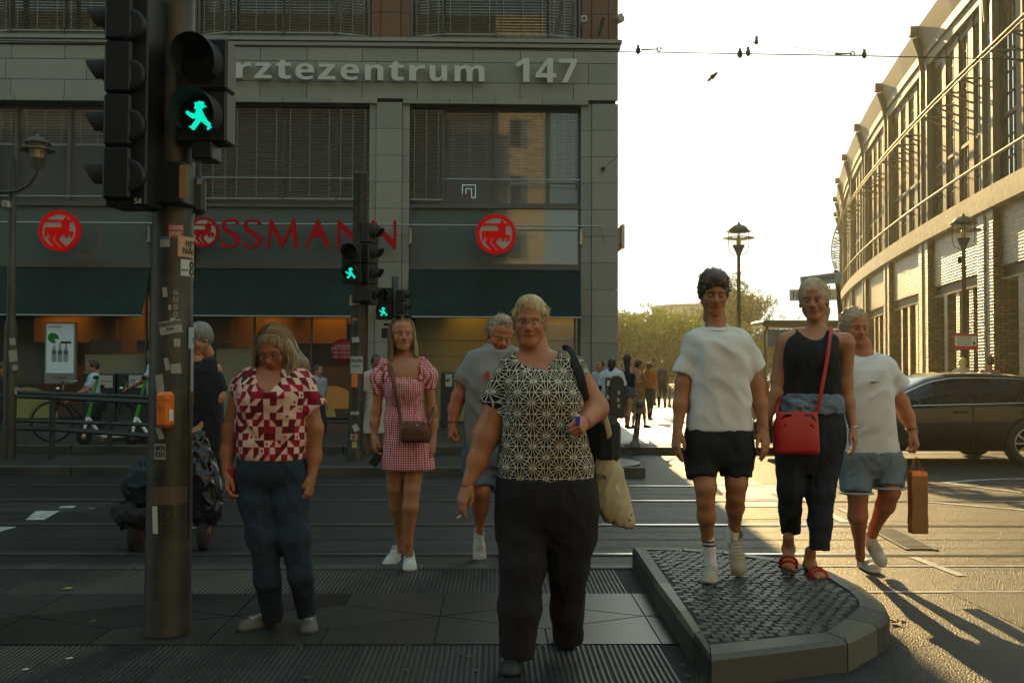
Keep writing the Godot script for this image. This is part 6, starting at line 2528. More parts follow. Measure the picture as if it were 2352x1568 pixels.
func right_man() -> void:
	var d := 6.9
	var t := person("fair-haired man in white t-shirt and blue denim shorts carrying a paper bag", at(1985, 1310, d))
	var skin := Color(0.43, 0.16, 0.075)
	var hx := place_head(1978, 754, d, 1.02, 8, 4, 0)
	add_head(t, hx, 1.02, skin, {"fat": 0.006, "lid": 0.22, "jaw": 1.02, "brow": Color(0.25, 0.14, 0.08), "stubble": 0.15})
	var tr := rings_of(d, [[1042, 1930, 2066, 0.13], [1010, 1932, 2060, 0.135], [970, 1932, 2054, 0.138, 0.01], [930, 1930, 2052, 0.135, 0.015], [890, 1928, 2050, 0.13, 0.02], [850, 1930, 2050, 0.125, 0.01], [830, 1938, 2038, 0.1, 0.0], [815, 1955, 2012, 0.075, -0.01]])
	var b := Shapes.new()
	b.stack(shrunk(tr, 0.028), 0.04)
	b.chain(limb(d, [[1982, 792, 21, -0.01], [1983, 830, 25, -0.02]]), 0.05)
	b.chain(limb(d, [[1960, 844, 13], [2012, 842, 13]]), 0.05)
	var ra := limb(d, [[2038, 858, 14], [2070, 925, 18, -0.01], [2084, 955, 16, 0.0], [2098, 993, 11, 0.04]])
	b.chain(ra, 0.03)
	b.chain(limb(d, [[1930, 858, 13], [1916, 925, 17, -0.02], [1926, 990, 11, 0.0]]), 0.03)
	b.chain(limb(d, [[1968, 1080, 30], [1971, 1140, 22, 0.05], [1971, 1185, 22, 0.02], [1975, 1252, 11, -0.18], [1977, 1280, 11, -0.24]]), 0.02)
	b.chain(limb(d, [[2038, 1080, 32], [2044, 1128, 24, 0.06], [2034, 1160, 22, 0.0], [2012, 1205, 13, -0.15], [2004, 1230, 12, -0.2]]), 0.02)
	job(t, "body", b, 0.01, M.skin, plain_paint(skin, 0.08, 25.0))
	hand(t, hand_frame(ra[2][0], ra[3][0], Vector3(-0.8, 0, -0.6), Vector3(-0.5, 0, 0.85)), 1.0, skin, [0.9, 1.0, 1.05, 1.1], 0.7)
	var s := Shapes.new()
	s.stack(tr, 0.05)
	s.chain(limb(d, [[1948, 842, 23], [2028, 840, 23]]), 0.06)
	s.chain(limb(d, [[2034, 848, 26], [2071, 890, 23]]), 0.05, true)
	s.chain(limb(d, [[1936, 848, 26], [1912, 896, 22]]), 0.05, true)
	s.ell(at(1983, 806, d), Vector3(0.075, 0.052, 0.11), 0.01, 1)
	job(t, "shirt", s, 0.01, M.weave, plain_paint(Color(0.72, 0.73, 0.74), 0.02), {"disp": folds(0.011, 4.0, 3.5, 44, -0.6, tr[0][0])})
	var pr := MB.new()
	pr.obox(Transform3D(Basis(Vector3.UP, 0.1), at(2010, 877, d - 0.165)), Vector3(0.06, 0.006, 0.003))
	pr.obox(Transform3D(Basis(Vector3.UP, 0.1), at(2006, 880, d - 0.165)), Vector3(0.03, 0.007, 0.003))
	obj("chest_print", pr, M.frame, t)
	var p := Shapes.new()
	p.stack(rings_of(d, [[1096, 1931, 2077, 0.09], [1078, 1928, 2078, 0.12], [1055, 1926, 2078, 0.135], [1035, 1929, 2068, 0.135]]), 0.04)
	p.chain(limb(d, [[1966, 1075, 38], [1966, 1132, 34, 0.05]]), 0.03, true)
	p.chain(limb(d, [[2040, 1075, 38], [2042, 1121, 34, 0.05]]), 0.03, true)
	job(t, "denim_shorts", p, 0.01, M.denim_light, plain_paint(Color(0.2, 0.26, 0.3), 0.1), {"disp": folds(0.009, 10.0, 7.0, 46)})
	for q: Array in [[1966, 1131, 35], [2042, 1120, 35]]:
		var cuff := MB.new()
		var pts := []
		for k in 17:
			var a := TAU * k / 16
			pts.append(at(q[0], q[1], d - 0.05) + Vector3(cos(a), 0, sin(a)) * q[2] * d / FOCAL * 0.99)
		cuff.tube(pts, [0.016], 8, false, 0.5, Vector3.UP)
		obj("cuff", cuff, mat(lin(0.26, 0.32, 0.35), 0.9), t)
	var white := Color(0.52, 0.48, 0.42)
	shoe_at(t, gnd(1975, 1301), 0.08, 0.0, 0.28, Color(0.7, 0.66, 0.58), white, Color(0.45, 0.43, 0.4), 0.09)
	shoe_at(t, at(2001, 1224, d + 0.2) + Vector3(-0.02, -0.045, -0.09), 0.3, 0.72, 0.28, Color(0.7, 0.66, 0.58), white, Color(0.45, 0.43, 0.4), 0.09)
	var h := hair_cap(hx, 1.02, 0.009, 0.062, -0.03, 0.062)
	tufts(h, 110, 8, 0.022, 0.012, Vector3(0.1, 0.3, 0.8), 0.066, -0.02, 0.009)
	job(t, "hair", h, 0.0055, M.hair, hair_paint(Color(0.24, 0.17, 0.09), Color(0.55, 0.43, 0.26)), {"disp": strands(0.004, 17, 130.0, 70.0)})
	hair_strands(t, hx, 1.02, 320, 4, 0.022, 0.014, Color(0.26, 0.16, 0.08), Color(0.62, 0.45, 0.25), Vector3(0.1, 0.3, 0.8), 0.064)
	var wt := MB.new()
	var ring := []
	for k in 13:
		ring.append(at(2095, 984, d - 0.03) + Vector3(0.034 * cos(TAU * k / 12), 0.008 * cos(TAU * k / 12), 0.03 * sin(TAU * k / 12)))
	wt.tube(ring, [0.011], 8, false, 0.4, Vector3.UP)
	obj("watch", wt, M.black, t)
	# tall brown paper bag on cord handles
	var bag := thing("paper_bag", "tall narrow brown paper bag held by the man in denim shorts", "paper bag")
	var bd := d - 0.08
	var bc := at(2109, 1153, bd)
	var bb := MB.new()
	var hw := 18.0 * bd / FOCAL
	var hh := 71.0 * bd / FOCAL
	for q: Array in [[-1, 0, 0], [1, 0, 0], [0, 0, 1], [0, 0, -1]]:
		var nn := Vector3(q[0], 0, q[2])
		var sd := Vector3(q[2], 0, -q[0])
		var c := bc + Vector3(nn.x * hw, 0, nn.z * 0.04)
		var e := Vector3(sd.x * hw, 0, sd.z * 0.04)
		for k in 5:
			var y0 := -hh + 2 * hh * k / 5.0
			var y1 := -hh + 2 * hh * (k + 1) / 5.0
			var w0 := nn * 0.003 * sin(k * 2.1)
			var w1 := nn * 0.003 * sin((k + 1) * 2.1)
			bb.quad(c - e + Vector3(0, y0, 0) + w0, c + e + Vector3(0, y0, 0) + w0, c + e + Vector3(0, y1, 0) + w1, c - e + Vector3(0, y1, 0) + w1)
	bb.quad(bc + Vector3(-hw, -hh, 0.04), bc + Vector3(-hw, -hh, -0.04), bc + Vector3(hw, -hh, -0.04), bc + Vector3(hw, -hh, 0.04))
	var pm := mat(lin(0.36, 0.2, 0.075), 0.8)
	pm.backlight_enabled = true
	pm.backlight = lin(0.5, 0.25, 0.08)
	obj("paper", bb, pm, bag)
	for z: float in [-0.035, 0.035]:
		bb = MB.new()
		bb.tube([bc + Vector3(-hw * 0.6, hh, z), at(2100, 1052, bd), at(2106, 1048, bd), bc + Vector3(hw * 0.6, hh, z)], [0.003], 5)
		obj("handle", bb, pm, bag)


func blouse_woman() -> void:
	var d := 5.38
	var t := person("long-haired woman in red patchwork blouse and jeans looking down", at(650, 1450, d))
	var skin := Color(0.37, 0.14, 0.06)
	var hx := place_head(616, 817, d, 0.98, -13, 20, 4)
	add_head(t, hx, 0.98, skin, {"fat": 0.006, "lid": -0.2, "brow": Color(0.16, 0.1, 0.06)})
	var tr := rings_of(d, [[1056, 552, 700, 0.15], [1040, 542, 704, 0.155], [1000, 541, 706, 0.155], [960, 542, 706, 0.158, 0.01], [925, 545, 706, 0.16, 0.03], [895, 548, 706, 0.15, 0.03], [872, 556, 704, 0.12, 0.01], [852, 580, 676, 0.09, -0.01]])
	var b := Shapes.new()
	b.stack(shrunk(tr, 0.014), 0.04)
	b.chain(limb(d, [[622, 845, 25, -0.02], [622, 880, 28, -0.03]]), 0.05)
	b.chain(limb(d, [[575, 880, 24], [672, 878, 24]]), 0.05)
	var la := limb(d, [[552, 890, 22], [527, 990, 17, -0.01], [521, 1040, 15, 0.0], [521, 1088, 11.5, 0.03]])
	var ra := limb(d, [[702, 890, 24], [722, 985, 19], [721, 1050, 16, 0.0], [714, 1098, 11.5, 0.03]])
	b.chain(la, 0.03)
	b.chain(ra, 0.03)
	job(t, "body", b, 0.0105, M.skin, plain_paint(skin, 0.08, 25.0))
	hand(t, hand_frame(la[2][0], la[3][0], Vector3(0.9, 0, -0.3), Vector3(0.3, 0, 0.9)), 0.93, skin, [0.7, 0.8, 0.9, 0.9], 0.5)
	hand(t, hand_frame(ra[2][0], ra[3][0], Vector3(-0.9, 0, -0.4), Vector3(-0.4, 0, 0.9)), 0.93, skin, [0.8, 0.9, 1.0, 1.0], 0.6)
	var s := Shapes.new()
	s.stack(tr, 0.05)
	s.chain(limb(d, [[580, 878, 28], [672, 876, 28]]), 0.06)
	s.chain(limb(d, [[564, 880, 27], [538, 905, 22]]), 0.05, true)
	s.chain(limb(d, [[690, 880, 30], [724, 938, 27]]), 0.05, true)
	s.ell(at(620, 858, d - 0.02), Vector3(0.075, 0.06, 0.14), 0.012, 1)
	s.flat(at(617, 870, d - 0.12), at(612, 918, d - 0.17), 0.06, 0.004, Vector3.BACK, 4.0, 0.01, 1)
	job(t, "blouse", s, 0.0105, patch_print(), plain_paint(Color.WHITE), {"disp": folds(0.013, 5.5, 4.5, 54, 0.3, tr[0][0]), "uv": cloth_uv(at(622, 950, d).x, -d, 0.2, 1.75, 1.75)})
	var p := Shapes.new()
	p.stack(rings_of(d, [[1140, 550, 702, 0.08], [1112, 545, 705, 0.12], [1085, 543, 705, 0.146], [1048, 547, 702, 0.145]]), 0.04)
	p.chain(limb(d, [[588, 1100, 43], [592, 1150, 41, 0.02], [603, 1228, 36, 0.04], [614, 1330, 28, 0.02], [626, 1416, 24, -0.14]]), 0.035, true)
	p.chain(limb(d, [[663, 1100, 43], [664, 1150, 41, 0.02], [674, 1228, 35, 0.05], [691, 1320, 27, 0.04], [704, 1410, 21, -0.14]]), 0.035, true)
	job(t, "jeans", p, 0.0105, M.denim, plain_paint(Color(0.022, 0.04, 0.07), 0.1), {"disp": folds(0.009, 10.0, 5.0, 56)})
	var g := Color(0.12, 0.11, 0.1)
	shoe_at(t, gnd(634, 1437), -0.75, 0.0, 0.25, Color(0.05, 0.05, 0.05), g, Color(0.35, 0.33, 0.3), 0.08)
	shoe_at(t, gnd(707, 1437), 0.2, 0.0, 0.25, Color(0.05, 0.05, 0.05), g, Color(0.35, 0.33, 0.3), 0.08)
	# hair past the shoulders, a lit edge on its right
	var h := hair_cap(hx, 0.98, 0.014, 0.062, -0.2, 0.064)
	for q: Array in [[-0.075, 0.02, 0.02, -0.09, -0.1, 0.0, -0.075, -0.2, 0.05], [-0.06, 0.0, -0.04, -0.08, -0.15, -0.05, -0.075, -0.22, -0.02], [0.077, 0.03, 0.015, 0.1, -0.09, 0.0, 0.115, -0.2, 0.03], [0.06, 0.03, -0.05, 0.12, -0.1, -0.04, 0.14, -0.2, -0.01], [0.075, 0.0, 0.03, 0.075, -0.11, 0.04, 0.06, -0.2, 0.06], [0.0, 0.0, -0.08, 0.02, -0.15, -0.08, 0.03, -0.23, -0.07]]:
		h.cap(Vector3(q[0], q[1], q[2]), Vector3(q[3], q[4], q[5]), 0.03, 0.034, 0.025)
		h.cap(Vector3(q[3], q[4], q[5]), Vector3(q[6], q[7], q[8]), 0.034, 0.022, 0.025)
	job(t, "hair", h, 0.0055, M.hair, hair_paint(Color(0.085, 0.048, 0.02), Color(0.3, 0.19, 0.085), 19), {"disp": strands(0.0045, 21, 120.0, 9.0)})
	long_strands(t, hx, 0.98, 420, 5, 0.2, 0.018, Color(0.09, 0.05, 0.02), Color(0.42, 0.29, 0.13), 0.105)
	glasses(t, hx, 0.98, Vector2(0.026, 0.014), 0.6, mat(lin(0.02, 0.015, 0.015), 0.4))
	ribbon_strap(t, "bag_strap", [at(568, 852, d), at(562, 870, d - 0.1), at(554, 910, d - 0.1), at(548, 960, d - 0.06), at(536, 1040, d + 0.05)], 0.015, M.black_rough, Vector3.BACK, 0.25)
	var wallet := thing("red_pouch", "small red pouch in the hand of the patchwork-blouse woman", "pouch", at(535, 1108, d - 0.02))
	var pb := MB.new()
	pb.obox(Transform3D(Basis(Vector3.BACK, 0.1), Vector3.ZERO), Vector3(0.035, 0.17, 0.09), 0.012)
	obj("body", pb, M.leather_red, wallet)


func dress_woman() -> void:
	var d := 7.2
	var t := person("young blonde woman in red and white gingham mini dress", at(930, 1310, d))
	var skin := Color(0.4, 0.17, 0.08)
	var hx := place_head(927, 767, d, 0.96, 13, -2, 2)
	add_head(t, hx, 0.96, skin, {"lid": 0.3, "look": Vector3(0.2, 0.1, 1), "jaw": 0.88, "lip": Color(0.32, 0.09, 0.08), "cell": 0.0045})
	var tr := rings_of(d, [[1078, 876, 1000, 0.15], [1050, 876, 996, 0.152], [1010, 882, 988, 0.145], [1000, 884, 984, 0.135], [965, 882, 980, 0.13], [935, 886, 972, 0.11], [925, 886, 971, 0.108, 0.01], [900, 884, 972, 0.118, 0.03], [880, 884, 972, 0.115, 0.03], [868, 886, 970, 0.105, 0.02]])
	var b := Shapes.new()
	var bt := rings_of(d, [[900, 886, 970, 0.1], [865, 884, 972, 0.1, 0.01], [840, 884, 974, 0.085, 0.0], [824, 906, 950, 0.06, -0.01]])
	b.stack(bt, 0.04)
	b.chain(limb(d, [[928, 795, 15, -0.02], [927, 835, 17, -0.02]]), 0.04)
	b.chain(limb(d, [[894, 838, 14], [962, 836, 14]]), 0.05)
	var la := limb(d, [[876, 850, 14], [864, 945, 11, 0.0], [860, 970, 10.5, 0.01], [859, 1003, 7.5, 0.03]])
	var ra := limb(d, [[982, 848, 14], [993, 945, 11.5], [996, 975, 10, 0.0], [995, 1012, 7.5, 0.03]])
	b.chain(la, 0.03)
	b.chain(ra, 0.03)
	b.chain(limb(d, [[910, 1050, 28], [908, 1120, 18, -0.02], [912, 1165, 17.5, -0.08], [920, 1235, 9.5, -0.2], [921, 1262, 9.5, -0.22]]), 0.02)
	b.chain(limb(d, [[952, 1050, 29], [946, 1125, 18.5, 0.05], [943, 1165, 18, 0.06], [938, 1245, 9.5, 0.02], [939, 1275, 9.5, -0.01]]), 0.02)
	job(t, "body", b, 0.0095, M.skin, plain_paint(skin, 0.07, 25.0))
	hand(t, hand_frame(la[2][0], la[3][0], Vector3(0.9, 0, -0.4), Vector3(0.4, 0, 0.9)), 0.92, skin, [0.7, 0.8, 0.85, 0.9], 0.6)
	hand(t, hand_frame(ra[2][0], ra[3][0], Vector3(-0.9, 0, -0.4), Vector3(-0.4, 0, 0.9)), 0.92, skin, [0.3, 0.4, 0.45, 0.5], 0.3)
	var s := Shapes.new()
	s.stack(tr, 0.03)
	s.chain(limb(d, [[884, 838, 15], [872, 868, 22], [866, 906, 15]]), 0.02, true)
	s.chain(limb(d, [[970, 834, 15], [982, 862, 22], [987, 894, 15]]), 0.02, true)
	s.cap(at(884, 832, d - 0.06), at(888, 872, d - 0.1), 0.012, 0.014, 0.01)
	s.cap(at(968, 830, d - 0.06), at(966, 870, d - 0.1), 0.012, 0.014, 0.01)
	job(t, "dress", s, 0.009, gingham_print(), plain_paint(Color.WHITE), {"disp": folds(0.012, 22.0, 4.0, 64, 0.0, tr[0][0]), "uv": cloth_uv(at(930, 950, d).x, -d, 0.15, 62.0, 62.0)})
	var white := Color(0.55, 0.54, 0.51)
	shoe_at(t, gnd(914, 1285), -0.25, 0.1, 0.25, Color(0.6, 0.58, 0.54), white, Color(0.5, 0.48, 0.46), 0.1)
	shoe_at(t, gnd(940, 1299), 0.1, 0.0, 0.25, Color(0.6, 0.58, 0.54), white, Color(0.5, 0.48, 0.46), 0.1)
	var h := hair_cap(hx, 0.96, 0.008, 0.058, -0.25, 0.06)
	for q: Array in [[-0.074, 0.02, 0.0, -0.085, -0.1, -0.01, -0.085, -0.22, 0.0], [0.074, 0.03, 0.0, 0.09, -0.09, 0.0, 0.11, -0.22, 0.04], [0.0, 0.0, -0.08, 0.0, -0.13, -0.085, 0.0, -0.25, -0.08], [-0.05, 0, -0.06, -0.06, -0.12, -0.06, -0.06, -0.24, -0.05], [0.05, 0, -0.06, 0.06, -0.12, -0.06, 0.07, -0.24, -0.05]]:
		h.cap(Vector3(q[0], q[1], q[2]), Vector3(q[3], q[4], q[5]), 0.02, 0.022, 0.02)
		h.cap(Vector3(q[3], q[4], q[5]), Vector3(q[6], q[7], q[8]), 0.022, 0.011, 0.02)
	job(t, "hair", h, 0.006, M.hair, hair_paint(Color(0.11, 0.062, 0.026), Color(0.38, 0.25, 0.12), 29), {"disp": strands(0.004, 31)})
	long_strands(t, hx, 0.96, 360, 6, 0.22, 0.012, Color(0.12, 0.066, 0.028), Color(0.5, 0.34, 0.17), 0.09)
	var x := hx * Transform3D(Basis.from_scale(Vector3.ONE * 0.96), Vector3.ZERO)
	var sg := MB.new()
	for sd: float in [-1.0, 1.0]:
		sg.ball(x * Vector3(sd * 0.035, 0.13, 0.055), Vector3(0.028, 0.008, 0.02), 12, 8, Basis(Vector3.RIGHT, -0.5))
		sg.tube([x * Vector3(sd * 0.062, 0.118, 0.04), x * Vector3(sd * 0.086, 0.06, -0.02)], [0.003], 5)
	obj("sunglasses", sg, M.black, t)
	var bag := thing("brown_handbag", "small brown leather handbag at the hip of the gingham-dress woman", "handbag")
	var bs := Shapes.new()
	bs.stack(rings_of(d - 0.19, [[1017, 922, 986, 0.02], [1010, 918, 989, 0.034], [985, 919, 987, 0.036], [968, 926, 978, 0.02]]), 0.01, 0, 3.0)
	job(bag, "body", bs, 0.007, M.leather_brown, plain_paint(Color.WHITE))
	ribbon_strap(bag, "strap", [at(893, 828, d + 0.02), at(895, 836, d - 0.06), at(905, 885, d - 0.15), at(917, 945, d - 0.16), at(920, 975, d - 0.18)], 0.013, M.leather_brown, Vector3.BACK, 0.2)
	ribbon_strap(bag, "strap", [at(986, 972, d - 0.18), at(996, 940, d - 0.06), at(990, 910, d + 0.08)], 0.009, M.leather_brown, Vector3.BACK, 0.2)
	var clasp := MB.new()
	clasp.ball(at(958, 977, d - 0.228), Vector3(0.007, 0.006, 0.004))
	obj("clasp", clasp, M.chrome, bag)
	var ph := thing("mobile_phone", "dark mobile phone in the hand of the gingham-dress woman", "phone", at(868, 1050, d - 0.06))
	var pb := MB.new()
	pb.obox(Transform3D(Basis.from_euler(Vector3(0.3, 0.5, -0.6)), Vector3.ZERO), Vector3(0.07, 0.14, 0.009), 0.003)
	obj("case", pb, M.mirror_glass, ph)


func grey_man() -> void:
	var d := 7.5
	var t := person("man in grey t-shirt and blue denim shorts bowing his head behind the fan-print woman", at(1110, 1290, d))
	var skin := Color(0.43, 0.145, 0.065)
	var hx := place_head(1156, 780, d, 1.1, 16, 18, -6)
	add_head(t, hx, 1.1, skin, {"fat": 0.006, "lid": -0.1, "brow": Color(0.3, 0.2, 0.13), "stubble": 0.2, "cell": 0.005})
	var tr := rings_of(d, [[1020, 1066, 1200, 0.14], [980, 1066, 1200, 0.148], [940, 1067, 1198, 0.152, 0.01], [900, 1068, 1196, 0.15, 0.02], [860, 1074, 1194, 0.145, 0.02], [830, 1082, 1196, 0.125, 0.0], [806, 1098, 1190, 0.1, 0.0], [792, 1118, 1170, 0.07, 0]])
	var b := Shapes.new()
	b.stack(shrunk(tr, 0.028), 0.04)
	b.chain(limb(d, [[1150, 810, 20, 0.0], [1146, 830, 24, -0.02]]), 0.04)
	var la := limb(d, [[1088, 842, 13], [1054, 910, 17, -0.02], [1044, 940, 15, -0.01], [1038, 975, 10.5, 0.02]])
	b.chain(la, 0.03)
	b.chain(limb(d, [[1100, 1080, 28], [1104, 1125, 22, 0.04], [1104, 1165, 19, -0.05], [1102, 1205, 11, -0.15], [1098, 1228, 11, -0.18]]), 0.02)
	b.chain(limb(d, [[1160, 1080, 28], [1160, 1150, 20], [1160, 1240, 11, 0.05], [1160, 1290, 11, 0.05]]), 0.02)
	job(t, "body", b, 0.0105, M.skin, plain_paint(skin, 0.08, 25.0))
	hand(t, hand_frame(la[2][0], la[3][0], Vector3(0.9, 0, -0.4), Vector3(0.4, 0, 0.9)), 1.0, skin, [1.1, 1.15, 1.2, 1.2], 0.8)
	var s := Shapes.new()
	s.stack(tr, 0.05)
	s.chain(limb(d, [[1108, 822, 24], [1185, 820, 24]]), 0.06)
	s.chain(limb(d, [[1090, 828, 26], [1058, 884, 22]]), 0.05, true)
	s.ell(at(1148, 800, d), Vector3(0.075, 0.05, 0.1), 0.01, 1)
	job(t, "shirt", s, 0.0105, M.weave, plain_paint(Color(0.27, 0.265, 0.25), 0.06), {"disp": folds(0.01, 4.0, 3.0, 74, 0.5, tr[0][0])})
	var lab := MB.new()
	lab.obox(Transform3D(Basis(Vector3.UP, 0.2), at(1119, 862, d - 0.17)), Vector3(0.03, 0.06, 0.006))
	obj("chest_print", lab, M.leather_red, t)
	var p := Shapes.new()
	p.stack(rings_of(d, [[1085, 1064, 1194, 0.09], [1068, 1062, 1196, 0.125], [1040, 1060, 1198, 0.14], [1012, 1066, 1198, 0.138]]), 0.04)
	p.chain(limb(d, [[1098, 1065, 36], [1102, 1118, 33, 0.04]]), 0.03, true)
	p.chain(limb(d, [[1162, 1065, 36], [1162, 1130, 32, 0.02]]), 0.03, true)
	job(t, "denim_shorts", p, 0.0105, M.denim_light, plain_paint(Color(0.14, 0.2, 0.28), 0.1), {"disp": folds(0.009, 10.0, 7.0, 76)})
	var grey := Color(0.5, 0.48, 0.45)
	shoe_at(t, at(1098, 1216, d + 0.2), 0.12, 1.1, 0.28, Color(0.6, 0.58, 0.54), grey, Color(0.4, 0.38, 0.36), 0.08)
	shoe_at(t, gnd(1163, 1270), 0.0, 0.0, 0.28, Color(0.6, 0.58, 0.54), grey, Color(0.4, 0.38, 0.36), 0.08)
	var h := hair_cap(hx, 1.1, 0.006, 0.07, -0.02, 0.064)
	h.ell(Vector3(0, 0.12, 0.015), Vector3(0.05, 0.03, 0.06), 0.03)
	tufts(h, 110, 9, 0.024, 0.014, Vector3(0.3, 0.9, 0.3), 0.066, -0.02, 0.008)
	job(t, "hair", h, 0.0055, M.hair, hair_paint(Color(0.2, 0.14, 0.08), Color(0.5, 0.4, 0.28), 39), {"disp": strands(0.011, 41, 90.0, 60.0)})
	hair_strands(t, hx, 1.1, 320, 7, 0.028, 0.022, Color(0.2, 0.14, 0.08), Color(0.55, 0.45, 0.31), Vector3(0.3, 0.9, 0.3), 0.066)
	var wt := MB.new()
	var ring := []
	for k in 13:
		ring.append(at(1038, 968, d - 0.01) + Vector3(0.036 * cos(TAU * k / 12), 0.0, 0.032 * sin(TAU * k / 12)))
	wt.tube(ring, [0.012], 8, false, 0.4, Vector3.UP)
	obj("watch", wt, M.black, t)


func cart_man() -> void:
	var d := 8.9
	var t := person("grey-haired man in black clothes behind the sticker-covered pole", at(470, 1200, d))
	var skin := Color(0.42, 0.19, 0.1)
	var hx := place_head(437, 787, d, 1.06, -40, 22, 0)
	add_head(t, hx, 1.06, skin, {"lid": 0.0, "cell": 0.0055})
	var b := Shapes.new()
	var la := limb(d, [[492, 850, 17], [502, 912, 13.5, 0.02], [483, 945, 12, 0.06], [462, 972, 8.5, 0.12]])
	b.chain(la, 0.03)
	b.chain(limb(d, [[448, 815, 17], [452, 835, 20]]), 0.04)
	job(t, "body", b, 0.011, M.skin, plain_paint(skin))
	hand(t, hand_frame(la[2][0], la[3][0], Vector3(-0.2, -0.8, -0.3), Vector3(-0.7, 0.2, 0.6)), 1.0, skin, [0.9, 1.0, 1.0, 1.0], 0.7)
	var s := Shapes.new()
	var black := plain_paint(Color(0.011, 0.011, 0.012))
	s.stack(rings_of(d, [[1030, 405, 508, 0.14], [960, 402, 512, 0.15], [900, 402, 508, 0.15, 0.01], [850, 406, 502, 0.13], [830, 425, 488, 0.09]]), 0.05)
	s.chain(limb(d, [[480, 842, 22], [506, 900, 18]]), 0.05, true)
	job(t, "shirt", s, 0.012, M.cloth, black, {"disp": folds(0.008, 8.0, 6.0, 84)})
	s = Shapes.new()
	s.chain(limb(d, [[430, 1020, 26], [428, 1110, 21], [426, 1195, 16]]), 0.03, true)
	s.chain(limb(d, [[482, 1020, 27], [488, 1110, 22, 0.02], [492, 1195, 16]]), 0.03, true)
	job(t, "trousers", s, 0.012, M.cloth, black)
	shoe_at(t, gnd(492, 1200), 0.1, 0.0, 0.28, Color(0.02, 0.02, 0.02), Color(0.015, 0.015, 0.015), Color(0.03, 0.03, 0.03))
	shoe_at(t, gnd(426, 1200), -0.1, 0.0, 0.28, Color(0.02, 0.02, 0.02), Color(0.015, 0.015, 0.015), Color(0.03, 0.03, 0.03))
	var h := hair_cap(hx, 1.06, 0.012, 0.07, -0.05, 0.064)
	job(t, "hair", h, 0.006, M.hair, hair_paint(Color(0.1, 0.095, 0.085), Color(0.28, 0.27, 0.24), 49), {"disp": strands(0.008, 51)})
	# the trolley with its load, half hidden by the pole
	var td := 7.95
	var cart := thing("trolley", "trolley with red-hubbed wheels behind the sticker-covered pole", "trolley", gnd(395, 1262))
	var o := cart.position
	for q: Array in [[312, 1228, 0.14], [470, 1226, 0.135]]:
		var wb := MB.new()
		var c := at(q[0], q[1], td) - o
		var r: float = q[2]
		wb.lathe([Vector2(r * 0.45, -0.03), Vector2(r * 0.85, -0.035), Vector2(r, -0.015), Vector2(r, 0.015), Vector2(r * 0.85, 0.035), Vector2(r * 0.45, 0.03)], 20, Transform3D(Basis(Vector3.FORWARD, PI / 2) * Basis(), c))
		var wheel := obj("wheel", wb, M.rubber, cart)
		wb = MB.new()
		wb.lathe([Vector2(0.001, -0.034), Vector2(r * 0.46, -0.034), Vector2(r * 0.46, 0.034), Vector2(0.001, 0.034)], 16, Transform3D(Basis(Vector3.FORWARD, PI / 2), c))
		obj("hub", wb, mat(lin(0.12, 0.015, 0.012), 0.5), wheel)
	var fb := MB.new()
	fb.tube([at(320, 1215, td) - o, at(470, 1213, td) - o], [0.016], 6)
	fb.tube([at(470, 1213, td) - o, at(462, 990, td + 0.4) - o], [0.014], 6)
	obj("frame", fb, M.steel, cart)
	for q: Array in [["garbage_bag", "shiny black plastic sack on the trolley, beside the man in black", [[1205, 445, 492, 0.05], [1180, 436, 505, 0.12], [1120, 432, 506, 0.16], [1060, 436, 490, 0.14], [1010, 446, 474, 0.07], [992, 452, 470, 0.03]], Color(0.014, 0.015, 0.016), 0.22, 91], ["blue_bundle", "dark blue bundle on the trolley, left of the sticker-covered pole", [[1150, 292, 380, 0.1], [1110, 282, 390, 0.16], [1075, 300, 380, 0.12], [1058, 318, 360, 0.05]], Color(0.012, 0.022, 0.032), 0.8, 92], ["black_bundle", "black bundle on the trolley, below the dark blue bundle", [[1212, 280, 385, 0.1], [1185, 262, 390, 0.17], [1160, 262, 390, 0.14], [1142, 290, 380, 0.06]], Color(0.01, 0.01, 0.01), 0.75, 93]]:
		var bt := thing(q[0], q[1], "bundle" if q[0] != "garbage_bag" else "sack")
		var bs := Shapes.new()
		bs.stack(rings_of(td, q[2]), 0.03, 0, 2.1)
		var bm := mat(Color.WHITE, q[4])
		job(bt, "body", bs, 0.012, bm, plain_paint(q[3]), {"disp": folds(0.035, 6.0, 4.5, q[5], 0.3)})


